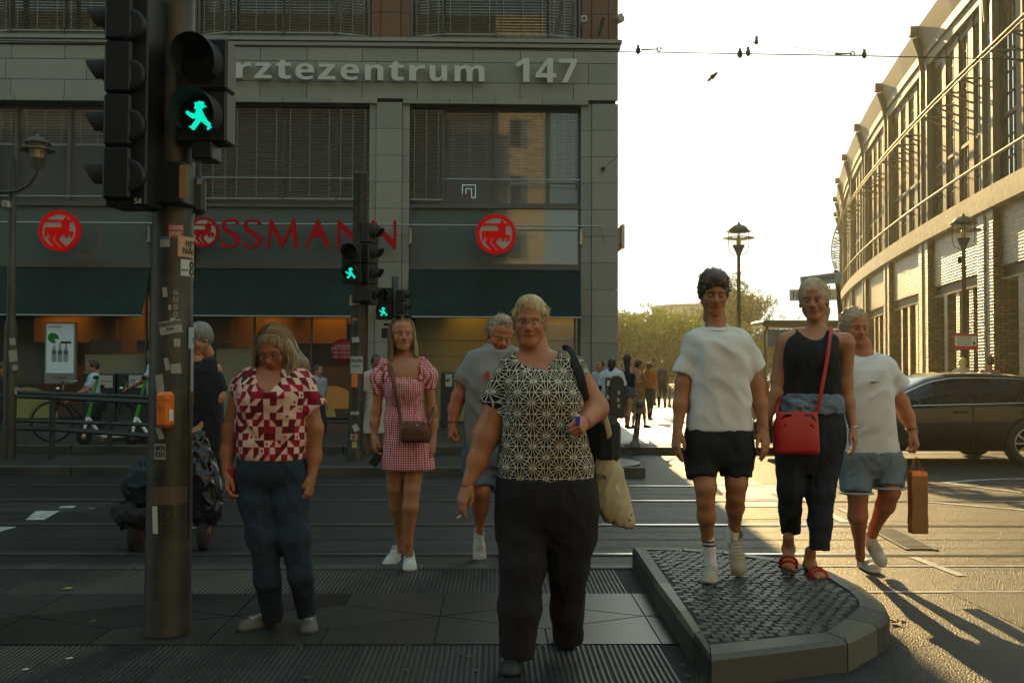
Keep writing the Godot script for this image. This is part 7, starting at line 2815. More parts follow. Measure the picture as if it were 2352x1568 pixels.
# ---------- people farther off ----------
func simple_person(label: String, group: String, u: float, v_head: float, v_foot: float, d: float, o := {}) -> Node3D:
	# an upright walker; sizes follow from the head and foot heights in metres
	var foot := at(u, v_foot, d)
	var top := at(u, v_head, d).y
	var ht := top - foot.y
	var t := person(label, foot, group)
	var k := ht / 1.75
	var yaw: float = o.get("yaw", 0.0)
	var f := Transform3D(Basis(Vector3.UP, yaw).scaled(Vector3.ONE * k), foot)
	var skin: Color = o.get("skin", Color(0.42, 0.2, 0.11))
	var wd: float = o.get("wide", 1.0)
	var step: float = o.get("step", 0.12)
	var cell := 0.021 if d > 24 else 0.017
	var hxf := Transform3D(Basis(Vector3.UP, yaw + float(o.get("turn", 0.0))) * Basis(Vector3.RIGHT, float(o.get("nod", 0.05))), f * Vector3(0, 1.63, 0.02))
	job(t, "body", head_shapes(hxf, k, {}), 0.0105, M.skin, head_paint(hxf, k, skin, {}))
	var b := Shapes.new()
	b.xf = f
	b.s = k
	var arm := Vector3(0.2 * wd, 1.4, 0)
	var hand_l: Vector3 = o.get("hand_l", Vector3(-0.27 * wd, 0.82, 0.08))
	var hand_r: Vector3 = o.get("hand_r", Vector3(0.27 * wd, 0.82, 0.02))
	for sd: float in [-1.0, 1.0]:
		var sh := Vector3(arm.x * sd, arm.y, 0)
		var hd: Vector3 = hand_l if sd < 0 else hand_r
		var el := (sh + hd) / 2 + Vector3(0.04 * sd, -0.03, -0.06)
		b.cap(sh, el, 0.047 * wd, 0.038, 0.03)
		b.cap(el, hd, 0.038, 0.026, 0.02)
		b.flat(hd, hd + (hd - el).normalized() * 0.1, 0.032, 0.025, Vector3.RIGHT, 0.6, 0.02)
		var st := step * sd
		b.cap(Vector3(0.085 * sd * wd, 0.88, 0), Vector3(0.09 * sd, 0.48, st * 0.6 + 0.04), 0.08 * wd, 0.052, 0.02)
		b.cap(Vector3(0.09 * sd, 0.48, st * 0.6 + 0.04), Vector3(0.09 * sd, 0.3, st * 0.9), 0.05, 0.048, 0.02)
		b.cap(Vector3(0.09 * sd, 0.3, st * 0.9), Vector3(0.09 * sd, 0.07, st), 0.047, 0.03, 0.02)
	b.cap(Vector3(0, 1.54, 0), Vector3(0, 1.4, -0.01), 0.05, 0.06, 0.04)
	b.ell(Vector3(0, 1.3, 0), Vector3(0.165 * wd, 0.15, 0.1), 0.05)
	b.ell(Vector3(0, 1.08, 0.0), Vector3(0.145 * wd, 0.2, 0.095), 0.05)
	job(t, "body", b, cell, M.skin, plain_paint(skin))
	var c: Color = o.get("top", Color(0.5, 0.5, 0.5))
	var s := Shapes.new()
	s.xf = f
	s.s = k
	var low: float = o.get("top_low", 0.92)
	s.flat(Vector3(0, 1.36 - float(o.get("bare", 0.0)), 0), Vector3(0, low, 0), 0.185 * wd, 0.175 * wd, Vector3.BACK, 0.66, 0.04, 0, true)
	if o.get("bare", 0.0) == 0.0:
		for sd: float in [-1.0, 1.0]:
			if o.get("sleeves", true):
				var hd: Vector3 = hand_l if sd < 0 else hand_r
				var sh := Vector3(arm.x * sd * 0.9, arm.y, 0)
				s.flat(sh, sh.lerp((sh + hd) / 2 + Vector3(0.04 * sd, -0.03, -0.06), 0.75), 0.07 * wd, 0.062 * wd, Vector3.UP, 1.0, 0.04, 0, true)
		s.ell(Vector3(0, 1.5, 0.02), Vector3(0.075, 0.06, 0.1), 0.01, 1)
	job(t, "top", s, cell, o.get("top_mat", M.cloth), plain_paint(c), {"disp": folds(0.008, 9.0, 7.0, int(u)), "uv": cloth_uv(foot.x, foot.z, 0.16, 5.0, 5.0)})
	var p := Shapes.new()
	p.xf = f
	p.s = k
	p.ell(Vector3(0, 0.93, -0.01), Vector3(0.175 * wd, 0.13, 0.125), 0.04)
	var leg: float = o.get("leg", 0.07)   # where the trouser leg ends
	if o.get("skirt", false):
		p.flat(Vector3(0, 0.95, 0), Vector3(0, leg, 0), 0.17 * wd, 0.23 * wd, Vector3.BACK, 0.8, 0.04, 0, true)
	else:
		for sd: float in [-1.0, 1.0]:
			var st := step * sd
			var kn := Vector3(0.09 * sd, 0.48, st * 0.6 + 0.04)
			var hip := Vector3(0.085 * sd * wd, 0.88, 0)
			if leg > 0.5:
				p.flat(hip, hip.lerp(kn, (0.88 - leg) / 0.4), 0.1 * wd, 0.095 * wd, Vector3.UP, 1.0, 0.03, 0, true)
			else:
				p.cap(hip, kn, 0.098 * wd, 0.072, 0.03)
				p.flat(kn, Vector3(0.09 * sd, leg, st), 0.072, 0.06, Vector3.UP, 1.0, 0.03, 0, true)
	job(t, o.get("below", "trousers"), p, cell, o.get("below_mat", M.cloth), plain_paint(o.get("bottom", Color(0.03, 0.03, 0.035))), {"uv": cloth_uv(foot.x, foot.z, 0.16, 5.0, 5.0)})
	var hc: Color = o.get("hair", Color(0.03, 0.02, 0.015))
	var h := hair_cap(hxf, k, 0.008 if not o.get("shaved", false) else -0.001, 0.065, -0.04 if not o.has("long") else -0.4, 0.064)
	if o.has("long"):
		var ln: float = o.long
		h.flat(Vector3(0, 0.0, -0.075), Vector3(0, -ln, -0.1), 0.085, 0.06, Vector3.BACK, 0.5, 0.03)
	if o.get("bun", false):
		h.ell(Vector3(0, 0.11, -0.09), Vector3(0.04, 0.04, 0.04), 0.02)
	job(t, "hair", h, 0.011, M.hair, hair_paint(hc, hc * 1.8), {"disp": strands(0.006, int(u))})
	var sc: Color = o.get("shoes", Color(0.03, 0.03, 0.03))
	for sd: float in [-1.0, 1.0]:
		var x := f * Transform3D(Basis(), Vector3(0.09 * sd, 0.0, step * sd - 0.06))
		var ss := Shapes.new()
		ss.xf = x
		ss.s = k
		ss.flat(Vector3(0, 0.02, 0.04), Vector3(0, 0.02, 0.21), 0.038, 0.045, Vector3.UP, 0.5, 0.01)
		ss.cap(Vector3(0, 0.06, 0.05), Vector3(0, 0.04, 0.17), 0.038, 0.034, 0.02)
		job(t, "shoe", ss, 0.01, M.shoe, plain_paint(sc))
	return t


func far_people() -> void:
	var g := "people walking by the building corner"
	simple_person("dark-skinned man in white t-shirt and black trousers near the building corner", g, 1406, 823, 1010, 17.4, {"yaw": -0.5, "skin": Color(0.035, 0.02, 0.014), "top": Color(0.55, 0.6, 0.68), "bottom": Color(0.02, 0.02, 0.022), "shaved": true, "hair": Color(0.015, 0.012, 0.01), "shoes": Color(0.6, 0.58, 0.55), "step": 0.25, "wide": 1.1})
	simple_person("dark-haired woman in pale top left of the man in white near the building corner", g, 1379, 827, 1002, 18.2, {"yaw": -0.7, "top": Color(0.42, 0.43, 0.44), "bottom": Color(0.03, 0.03, 0.035), "hair": Color(0.04, 0.022, 0.014), "shoes": Color(0.6, 0.58, 0.55)})
	simple_person("woman with long black hair, black top and denim shorts, back turned", g, 1441, 813, 985, 18.6, {"yaw": 2.7, "turn": 0.2, "bare": 0.12, "top": Color(0.015, 0.015, 0.016), "bottom": Color(0.12, 0.15, 0.19), "leg": 0.72, "long": 0.24, "hair": Color(0.012, 0.01, 0.009), "skin": Color(0.4, 0.19, 0.1), "step": 0.2, "below": "denim_shorts", "below_mat": M.denim_light})
	var leo := leopard_print()
	simple_person("brown-haired woman in leopard-print dress walking beside the denim shorts", g, 1468, 827, 984, 19.2, {"yaw": 1.9, "turn": -0.3, "bare": 0.1, "top_mat": leo, "below_mat": leo, "top": Color.WHITE, "bottom": Color.WHITE, "skirt": true, "leg": 0.38, "below": "skirt", "long": 0.2, "hair": Color(0.035, 0.02, 0.012), "step": 0.22, "hand_l": Vector3(-0.1, 1.15, 0.28), "shoes": Color(0.02, 0.02, 0.02)})
	var w := simple_person("walker with a dark backpack and dark trousers crossing the sunlit square", "", 1521, 829, 937, 31, {"yaw": PI, "top": Color(0.2, 0.19, 0.18), "bottom": Color(0.05, 0.045, 0.04), "hair": Color(0.22, 0.14, 0.07), "step": 0.16})
	var bp := MB.new()
	bp.obox(Transform3D(Basis(), at(1521, 864, 30.75)), Vector3(0.3, 0.44, 0.18), 0.06)
	tag(obj("backpack", bp, mat(lin(0.06, 0.05, 0.055), 0.8)), "dark backpack on the back of the walker in the sunlit square", "backpack")
	simple_person("person in an orange top beyond the leopard-print dress", "", 1492, 833, 965, 27, {"yaw": 2.4, "top": Color(0.5, 0.14, 0.03), "bottom": Color(0.03, 0.03, 0.03), "hair": Color(0.05, 0.03, 0.02)})
	simple_person("person in pale clothes half hidden behind the boy's right arm", "", 1745, 845, 1020, 19.8, {"yaw": 0.4, "top": Color(0.3, 0.08, 0.05), "bottom": Color(0.4, 0.2, 0.12), "leg": 0.6, "shoes": Color(0.6, 0.6, 0.58)})
	simple_person("long-haired blonde woman in white by the station lamp post", "", 2214, 822, 990, 21.5, {"yaw": 2.6, "top": Color(0.5, 0.45, 0.4), "bottom": Color(0.2, 0.2, 0.2), "long": 0.22, "hair": Color(0.45, 0.33, 0.14)})
	simple_person("bare-shouldered woman with a dark hair bun in front of the station", "", 2276, 819, 990, 21.5, {"yaw": PI, "bare": 0.14, "bun": true, "top": Color(0.3, 0.25, 0.2), "hair": Color(0.04, 0.025, 0.018), "skin": Color(0.4, 0.18, 0.09)})
	simple_person("boy in light blue t-shirt pushing a bicycle behind the railings", "", 212, 828, 1036, 18.0, {"yaw": -1.1, "nod": 0.3, "top": Color(0.42, 0.52, 0.6), "bottom": Color(0.025, 0.03, 0.045), "hair": Color(0.02, 0.015, 0.012), "hand_l": Vector3(-0.15, 1.02, 0.42), "hand_r": Vector3(0.15, 1.0, 0.42), "step": 0.2, "leg": 0.4, "shoes": Color(0.6, 0.6, 0.6)})
	simple_person("dark-haired man in white shirt at the second bicycle, cut by the sticker pole", "", 350, 800, 1030, 17.6, {"yaw": -1.3, "nod": 0.25, "top": Color(0.45, 0.48, 0.52), "bottom": Color(0.03, 0.03, 0.035), "hair": Color(0.015, 0.012, 0.01), "skin": Color(0.25, 0.12, 0.07), "hand_l": Vector3(-0.1, 1.05, 0.4), "hand_r": Vector3(0.1, 1.05, 0.4)})
	simple_person("dark-haired woman in a cream dress behind the second crossing pole", "", 862, 815, 1056, 15.3, {"yaw": 0.5, "top": Color(0.42, 0.4, 0.34), "bottom": Color(0.42, 0.4, 0.34), "skirt": true, "leg": 0.45, "below": "skirt", "hair": Color(0.012, 0.01, 0.01), "skin": Color(0.2, 0.09, 0.05)})
	simple_person("person in pale blue shirt behind the shoulder of the patchwork-blouse woman", "", 728, 838, 1020, 20.5, {"yaw": 0.9, "top": Color(0.3, 0.38, 0.45), "bottom": Color(0.02, 0.02, 0.03)})
	simple_person("dark figure at the left edge behind the lamp post", "", 2, 832, 1040, 17.5, {"yaw": 1.2, "top": Color(0.03, 0.03, 0.03), "hand_r": Vector3(0.2, 1.15, 0.3)})


# ---------- poles, signals, lamps ----------
func pole_dir(c: Vector3, u: float) -> float:   # the angle round a pole that meets this column of the picture
	var r := ray(u, 850)
	var n := Vector2(-c.x, -c.z).normalized()
	var v := Vector2(r.x, r.z).normalized()
	var across := Vector2(-n.y, n.x)
	var off := Vector2(c.x, c.z).length() * v.dot(across) / maxf(0.01, absf(v.dot(n)))
	return off


func wrap_point(c: Vector3, r: float, off: float, y: float, out: float) -> Vector3:   # off: metres across as seen by the camera
	var n := Vector2(-c.x, -c.z).normalized()
	var a := asin(clampf(off / r, -0.98, 0.98))
	var dirn := n.rotated(-a)
	return Vector3(c.x + dirn.x * (r + out), y, c.z + dirn.y * (r + out))


func sticker(parent: Node, c: Vector3, rad: Callable, u0: float, v0: float, u1: float, v1: float, d: float, m: Material, tilt := 0.0, lift := 0.002, text := [], ink: Material = null) -> void:
	var k := d / FOCAL
	var mid := at((u0 + u1) / 2, (v0 + v1) / 2, d)
	var cu := at(0, (v0 + v1) / 2, d)
	var axis := Vector2(-c.z, c.x).normalized()
	var o0: float = Vector2(mid.x - c.x, mid.z - c.z).dot(Vector2(1, 0)) * 1.0
	var w := (u1 - u0) * k / 2
	var h := (v1 - v0) * k / 2
	var b := MB.new()
	var n := 8
	var p := func(x: float, y: float, out: float) -> Vector3:
		var q := Vector2(x, y).rotated(tilt)
		var yy := mid.y + q.y
		return wrap_point(c, rad.call(yy), o0 + q.x, yy, out)
	for i in n:
		var xa := lerpf(-w, w, float(i) / n)
		var xb := lerpf(-w, w, float(i + 1) / n)
		b.quad(p.call(xa, -h, lift), p.call(xb, -h, lift), p.call(xb, h, lift), p.call(xa, h, lift))
	obj("sticker", b, m, parent)
	for t: Array in text:   # [words, left, bottom, right, top] in shares of the sticker
		var tm := text_mesh(t[0], ["Droid Sans"], true, 0.02)
		var a := tm.get_aabb()
		var arr := tm.get_mesh_arrays() if tm is PrimitiveMesh else []
		var tb := MB.new()
		var vs: PackedVector3Array = arr[Mesh.ARRAY_VERTEX]
		var ns: PackedVector3Array = arr[Mesh.ARRAY_NORMAL]
		for i in vs.size():
			var fx: float = lerpf(t[1], t[3], (vs[i].x - a.position.x) / a.size.x) * 2.0 - 1.0
			var fy: float = lerpf(t[2], t[4], (vs[i].y - a.position.y) / a.size.y) * 2.0 - 1.0
			var q: Vector3 = p.call(fx * w, fy * h, lift + 0.0015 + (0.001 if vs[i].z > 0.0 else 0.0))
			tb.vert(q, (q - Vector3(c.x, q.y, c.z)).normalized())
		tb.i = arr[Mesh.ARRAY_INDEX] if arr[Mesh.ARRAY_INDEX] != null else PackedInt32Array(range(vs.size()))
		obj("print", tb, ink if ink else M.black, parent)


func walking_figure() -> PackedVector2Array:   # about 1 high, centred
	var p := PackedVector2Array()
	for q: Array in [[1332, 692], [1352, 694], [1362, 684], [1398, 690], [1402, 713], [1421, 724], [1400, 727], [1392, 733], [1384, 738], [1400, 775], [1425, 815], [1465, 850], [1425, 880], [1420, 862], [1428, 856], [1378, 818], [1335, 876], [1325, 875], [1295, 848], [1312, 850], [1345, 806], [1340, 797], [1325, 802], [1282, 772], [1276, 752], [1290, 747], [1310, 760], [1338, 768], [1348, 740], [1332, 735], [1338, 712]]:
		p.append(Vector2(q[0] - 1370.0, 781.0 - q[1]) / 196.0)
	return p


func visor(b: MB, x: Transform3D, r: float, ln: float) -> void:   # hood open below, longest on top; opens to +z
	var n := 20
	var prev := []
	for k in n + 1:
		var a := lerpf(-0.22 * PI, 1.22 * PI, float(k) / n)
		var e := ln * lerpf(0.35, 1.0, clampf(sin(a) * 0.5 + 0.6, 0.0, 1.0))
		var p := [x * Vector3(r * cos(a), r * sin(a), 0), x * Vector3(r * 0.97 * cos(a), r * 0.97 * sin(a), e), x * Vector3((r - 0.004) * cos(a), (r - 0.004) * sin(a), 0), x * Vector3((r * 0.97 - 0.004) * cos(a), (r * 0.97 - 0.004) * sin(a), e)]
		if k > 0:
			b.quad(prev[0], prev[1], p[1], p[0])
			b.quad(p[2], p[3], prev[3], prev[2])
			b.quad(prev[1], prev[3], p[3], p[1])
		prev = p


func lit(c: Color, e: float) -> StandardMaterial3D:
	var m := mat(lin(0.02, 0.05, 0.045), 0.5)
	m.emission_enabled = true
	m.emission = c
	m.emission_energy_multiplier = e
	return m


func signal_head(parent: Node3D, x: Transform3D, n: int, s: float, on: int, pedestrian: bool) -> void:
	var vs := 0.43 if pedestrian else 0.26
	# a row of n round lenses in a black case; s is the height of one section
	var b := MB.new()
	for k in n:
		b.obox(x * Transform3D(Basis(), Vector3(0, (n / 2.0 - 0.5 - k) * s, -0.07)), Vector3(s * 0.98, s - 0.006, 0.14), 0.012)
	var head := obj("signal_head", b, M.black, parent)
	for k in n:
		var c := x * Transform3D(Basis(), Vector3(0, (n / 2.0 - 0.5 - k) * s, 0.0))
		b = MB.new()
		visor(b, c, s * vs, s * (0.62 if pedestrian else 0.5))
		obj("visor", b, M.black_rough, head)
		b = MB.new()
		b.lathe([Vector2(s * (vs - 0.03), 0.0), Vector2(s * 0.25, 0.012), Vector2(0.001, 0.018)], 20, c * Transform3D(Basis(Vector3.RIGHT, PI / 2), Vector3.ZERO))
		obj("lens", b, mat(lin(0.01, 0.012, 0.012), 0.2), head)
		if pedestrian and k == on:
			b = MB.new()
			var p := PackedVector2Array()
			for q in walking_figure():
				p.append(q * s * 0.56)
			b.prism(p, c * Transform3D(Basis(), Vector3(0, 0, 0.019)), 0.003)
			obj("green_walking_signal", b, lit(Color(0.0, 0.86, 0.72), 0.62), head)


func crossing_pole() -> void:
	var d := 5.4
	var base := gnd(384, 1443)
	base.z = -d
	base.x = at(384, 1443, d).x
	var t := thing("crossing_signal_pole", "sticker-covered signal pole with orange push button in the left foreground", "traffic light")
	var top := at(404, -40, d)
	var h := top.y
	var b := MB.new()
	var r0 := 0.119
	var r1 := 0.097
	b.lathe([Vector2(0.001, 0), Vector2(r0 + 0.006, 0.0), Vector2(r0 + 0.003, 0.03), Vector2(r0, 0.06), Vector2(lerpf(r0, r1, 0.5), h * 0.5), Vector2(r1, h)], 40, Transform3D(Basis(), base))
	obj("pole", b, M.pole, t)
	var rad := func(y: float) -> float: return lerpf(r0, r1, clampf(y / h, 0.0, 1.0))
	# two inspection doors on its right, a brown tape band
	for q: Array in [[737, 985], [1000, 1242]]:
		sticker(t, base, rad, 417, q[0], 440, q[1], d - 0.1, M.pole, 0.0, 0.004)
		t.get_child(-1).name = "inspection_door"
	sticker(t, base, rad, 340, 1118, 436, 1158, d - 0.1, mat(lin(0.1, 0.06, 0.04), 0.6), 0.0, 0.0015)
	var white := mat(lin(0.5, 0.5, 0.47), 0.6)
	var grey := mat(lin(0.3, 0.3, 0.28), 0.7)
	var dd := d - 0.1
	sticker(t, base, rad, 372, 514, 406, 546, dd, mat(lin(0.35, 0.02, 0.025), 0.5), 0.04, 0.002, [["CORDON", 0.1, 0.58, 0.9, 0.9], ["SPORT", 0.08, 0.14, 0.86, 0.46]], white)
	sticker(t, base, rad, 393, 541, 436, 588, dd, mat(lin(0.5, 0.29, 0.17), 0.5), 0.0, 0.003, [["HEY", 0.38, 0.5, 0.92, 0.82], ["NA!", 0.24, 0.14, 0.8, 0.46]])
	sticker(t, base, rad, 399, 594, 432, 632, dd, white, 0.0, 0.003, [["8", 0.55, 0.05, 0.86, 0.95], ["GT", 0.06, 0.3, 0.5, 0.42]])
	sticker(t, base, rad, 355, 543, 376, 567, dd, grey, 0.0, 0.002)
	sticker(t, base, rad, 356, 543, 374, 550, dd, mat(lin(0.05, 0.13, 0.22), 0.6), 0.0, 0.003)
	sticker(t, base, rad, 353, 736, 401, 766, dd, grey, 0.2, 0.003, [["ITALIENISCH", 0.03, 0.62, 0.97, 0.92], ["mit Freude", 0.3, 0.3, 0.62, 0.5]])
	sticker(t, base, rad, 415, 750, 438, 800, dd, mat(lin(0.33, 0.38, 0.4), 0.6), 0.0, 0.006)
	sticker(t, base, rad, 424, 772, 438, 790, dd, mat(lin(0.02, 0.16, 0.32), 0.6), 0.3, 0.007)
	sticker(t, base, rad, 420, 800, 439, 900, dd, grey, 0.0, 0.005)
	sticker(t, base, rad, 424, 905, 438, 930, dd, mat(lin(0.3, 0.13, 0.02), 0.6), 0.0, 0.006)
	sticker(t, base, rad, 342, 1019, 366, 1054, dd, grey, 0.0, 0.002, [["MON", 0.12, 0.56, 0.95, 0.92], ["EDS", 0.12, 0.14, 0.95, 0.5]])
	sticker(t, base, rad, 338, 1162, 349, 1224, dd, white, 0.04, 0.003)
	for q: Array in [[364, 822, 374, 850, 0.2], [360, 660, 370, 682, 0.1], [384, 777, 398, 796, 0.0], [346, 860, 362, 905, 0.1], [348, 980, 360, 1008, 0.3], [378, 835, 400, 870, 0.1], [433, 606, 441, 700, 0.0], [372, 700, 378, 712, 0.0], [376, 729, 388, 738, 0.3]]:
		sticker(t, base, rad, q[0], q[1], q[2], q[3], dd, grey if q[0] < 430 else white, q[4], 0.0025)
	sticker(t, base, rad, 373, 857, 406, 889, dd, mat(lin(0.03, 0.035, 0.045), 0.6), 0.0, 0.0035)
	# handwriting down the pole and a stencilled word
	sticker(t, base, rad, 380, 665, 396, 745, dd, M.pole, 0.0, 0.0005, [["G", 0.2, 0.86, 0.8, 1.0], ["U", 0.2, 0.65, 0.8, 0.79], ["S", 0.2, 0.44, 0.8, 0.58], ["O", 0.2, 0.22, 0.8, 0.37], ["N", 0.2, 0.0, 0.8, 0.15]], grey)
	var luce := MB.new()
	sticker(t, base, rad, 342, 1180, 400, 1204, dd, M.pole, PI / 2, 0.0006, [["LUCE", 0.0, 0.1, 1.0, 0.9]])
	# orange push-button box
	var bx := Transform3D(Basis(Vector3.UP, -0.32) * Basis(Vector3.BACK, 0.02), wrap_point(base, r0, -0.02, at(376, 938, d).y, 0.03))
	b = MB.new()
	b.obox(bx, Vector3(0.083, 0.185, 0.07), 0.018)
	var box := obj("push_button_box", b, M.orange, t)
	b = MB.new()
	b.obox(bx.translated_local(Vector3(0, 0.052, 0.0005)), Vector3(0.0835, 0.002, 0.0695))
	obj("seam", b, mat(lin(0.3, 0.06, 0.01), 0.6), box)
	for q: Array in [[-0.009, 0.012], [0.009, 0.012], [0, -0.005], [-0.004, 0.026]]:
		b = MB.new()
		b.lathe([Vector2(0.004, 0), Vector2(0.004, 0.002), Vector2(0.001, 0.003)], 10, bx * Transform3D(Basis(Vector3.RIGHT, PI / 2), Vector3(q[0] - 0.006, q[1] - 0.005, 0.035)))
		obj("dot", b, M.black, box)
	b = MB.new()
	b.obox(bx.translated_local(Vector3(0.042, -0.03, 0.01)), Vector3(0.008, 0.06, 0.03), 0.003)
	obj("side_button", b, M.white, box)
	# heads
	signal_head(t, Transform3D(Basis(Vector3.UP, -0.1), at(462, 207, d - 0.16)), 2, 0.275, 1, true)
	b = MB.new()
	b.obox(Transform3D(Basis(Vector3.UP, -0.1), at(474, 351, d - 0.1)), Vector3(0.11, 0.09, 0.14), 0.008)
	obj("sounder", b, M.black, t)
	b = MB.new()
	b.tube([at(440, 345, d - 0.1), at(462, 345, d - 0.1)], [0.012], 6)
	b.tube([at(440, 368, d - 0.1), at(462, 368, d - 0.1)], [0.012], 6)
	obj("bracket", b, M.steel, t)
	var vx := Transform3D(Basis(Vector3.UP, -1.62), at(261, 228, d - 0.2))
	signal_head(t, vx, 4, 0.268, -1, false)
	b = MB.new()
	b.obox(Transform3D(Basis(Vector3.UP, -0.12), at(312, 234, d - 0.2)), Vector3(0.215, 1.1, 0.2), 0.008)
	var slab := obj("signal_case", b, M.black, t)
	for k in 4:
		b = MB.new()
		b.lathe([Vector2(0.085, 0.0), Vector2(0.082, 0.03), Vector2(0.07, 0.035), Vector2(0.001, 0.02)], 22, Transform3D(Basis(Vector3.UP, -0.12), at(300, 60 + k * 115, d - 0.3)) * Transform3D(Basis(Vector3.RIGHT, PI / 2), Vector3.ZERO))
		obj("dark_lens", b, M.black, slab)
	b = MB.new()
	b.obox(Transform3D(Basis(Vector3.UP, -0.1), at(352, 234, d - 0.15)), Vector3(0.05, 1.14, 0.05), 0.006)
	obj("mounting_rail", b, M.black, t)
	fit_text(t, "print", "S4", at(308, 468, d - 0.42), at(324, 455, d - 0.42), 0.002, grey)
	b = MB.new()
	b.obox(Transform3D(Basis(Vector3.UP, -0.1), at(392, 425, d - 0.1)), Vector3(0.2, 0.22, 0.16), 0.01)
	obj("terminal_box", b, M.black, t)
	b = MB.new()
	b.obox(Transform3D(Basis(Vector3.UP, -0.1), at(420, 417, d - 0.19)), Vector3(0.04, 0.17, 0.004))
	obj("sticker", b, mat(lin(0.33, 0.17, 0.06), 0.5), t)
	b = MB.new()
	b.obox(Transform3D(Basis(Vector3.UP, 0.2), at(456, 450, d + 0.06)), Vector3(0.07, 0.2, 0.12), 0.02)
	obj("junction_box", b, M.dark_green, t)
	b = MB.new()
	b.obox(Transform3D(Basis(Vector3.UP, 0.2), at(457, 417, d - 0.005)), Vector3(0.025, 0.03, 0.003))
	obj("label_plate", b, grey, t)


func median_poles() -> void:
	var d := 14.45
	var c := at(815, 1070, d)
	c.y = 0.12
	var t := thing("crossing_signal_pole", "signal pole with lit green man on the median behind the gingham-dress woman", "traffic light")
	var b := MB.new()
	var h := at(822, 396, d).y - 0.12
	var x := Transform3D(Basis(Vector3.BACK, -0.012), c)
	b.lathe([Vector2(0.115, 0), Vector2(0.105, 0.5), Vector2(0.095, h - 0.03), Vector2(0.1, h - 0.02), Vector2(0.09, h), Vector2(0.001, h + 0.015)], 24, x)
	obj("pole", b, M.pole, t)
	signal_head(t, Transform3D(Basis(Vector3.UP, -0.12), at(806, 604, d - 0.2)), 2, 0.285, 1, true)
	signal_head(t, Transform3D(Basis(Vector3.UP, 1.15), at(858, 606, d - 0.05)), 4, 0.29, -1, false)
	b = MB.new()
	for v: float in [520, 690]:
		b.tube([at(825, v, d), at(852, v, d - 0.02)], [0.025], 6)
	obj("bracket", b, M.black, t)
	b = MB.new()
	b.obox(Transform3D(Basis(), at(832, 678, d - 0.16)), Vector3(0.28, 0.2, 0.16), 0.02)
	obj("terminal_box", b, M.black, t)
	var rad := func(y: float) -> float: return lerpf(0.117, 0.097, clampf((y - 0.12) / h, 0.0, 1.0))
	var grey := mat(lin(0.34, 0.35, 0.34), 0.7)
	var dd := d - 0.1
	var cc := Vector3(c.x + 0.01, c.y, c.z)
	sticker(t, cc, rad, 803, 818, 830, 858, dd, grey, 0.02, 0.004, [["PLAN", 0.1, 0.66, 0.9, 0.86], ["termine heute", 0.15, 0.4, 0.8, 0.5]])
	sticker(t, cc, rad, 799, 677, 823, 700, dd, mat(lin(0.34, 0.3, 0.2), 0.7), 0.1, 0.003, [["H", 0.3, 0.2, 0.7, 0.85]])
	sticker(t, cc, rad, 808, 974, 820, 990, dd, grey, 0.5, 0.003)
	sticker(t, cc, rad, 803, 996, 818, 1010, dd, mat(lin(0.45, 0.27, 0.22), 0.7), -0.1, 0.003, [["hi!", 0.25, 0.2, 0.75, 0.85]])
	sticker(t, cc, rad, 806, 1014, 817, 1028, dd, mat(lin(0.42, 0.4, 0.04), 0.7), 0.0, 0.003)
	sticker(t, cc, rad, 806, 774, 822, 786, dd, grey, 0.2, 0.003)
	sticker(t, cc, rad, 803, 945, 822, 952, dd, grey, 0.0, 0.003)
	sticker(t, cc, rad, 808, 730, 818, 736, dd, mat(lin(0.4, 0.12, 0.06), 0.7), 0.0, 0.003)
	b = MB.new()
	b.obox(Transform3D(Basis(Vector3.UP, -0.1), at(814, 875, d - 0.12)), Vector3(0.08, 0.19, 0.07), 0.015)
	obj("push_button_box", b, M.orange, t)
	# the pole beyond it
	var d2 := 16.4
	t = thing("crossing_signal_pole", "farther signal pole with a small lit green man beside the green awning", "traffic light")
	b = MB.new()
	var c2 := at(905, 1040, d2)
	b.lathe([Vector2(0.07, 0), Vector2(0.06, at(905, 635, d2).y - c2.y), Vector2(0.001, at(905, 634, d2).y - c2.y)], 16, Transform3D(Basis(), c2))
	obj("pole", b, M.pole, t)
	signal_head(t, Transform3D(Basis(Vector3.UP, -0.1), at(881, 697, d2 - 0.1)), 2, 0.26, 1, true)
	signal_head(t, Transform3D(Basis(Vector3.UP, 1.3), at(932, 706, d2 - 0.1)), 3, 0.19, -1, false)
	b = MB.new()
	b.tube([at(881, 745, d2), at(932, 745, d2)], [0.02], 6)
	obj("bracket", b, M.black, t)
	b = MB.new()
	b.obox(Transform3D(Basis(), at(886, 765, d2)), Vector3(0.14, 0.16, 0.1), 0.01)
	obj("sounder", b, M.black, t)


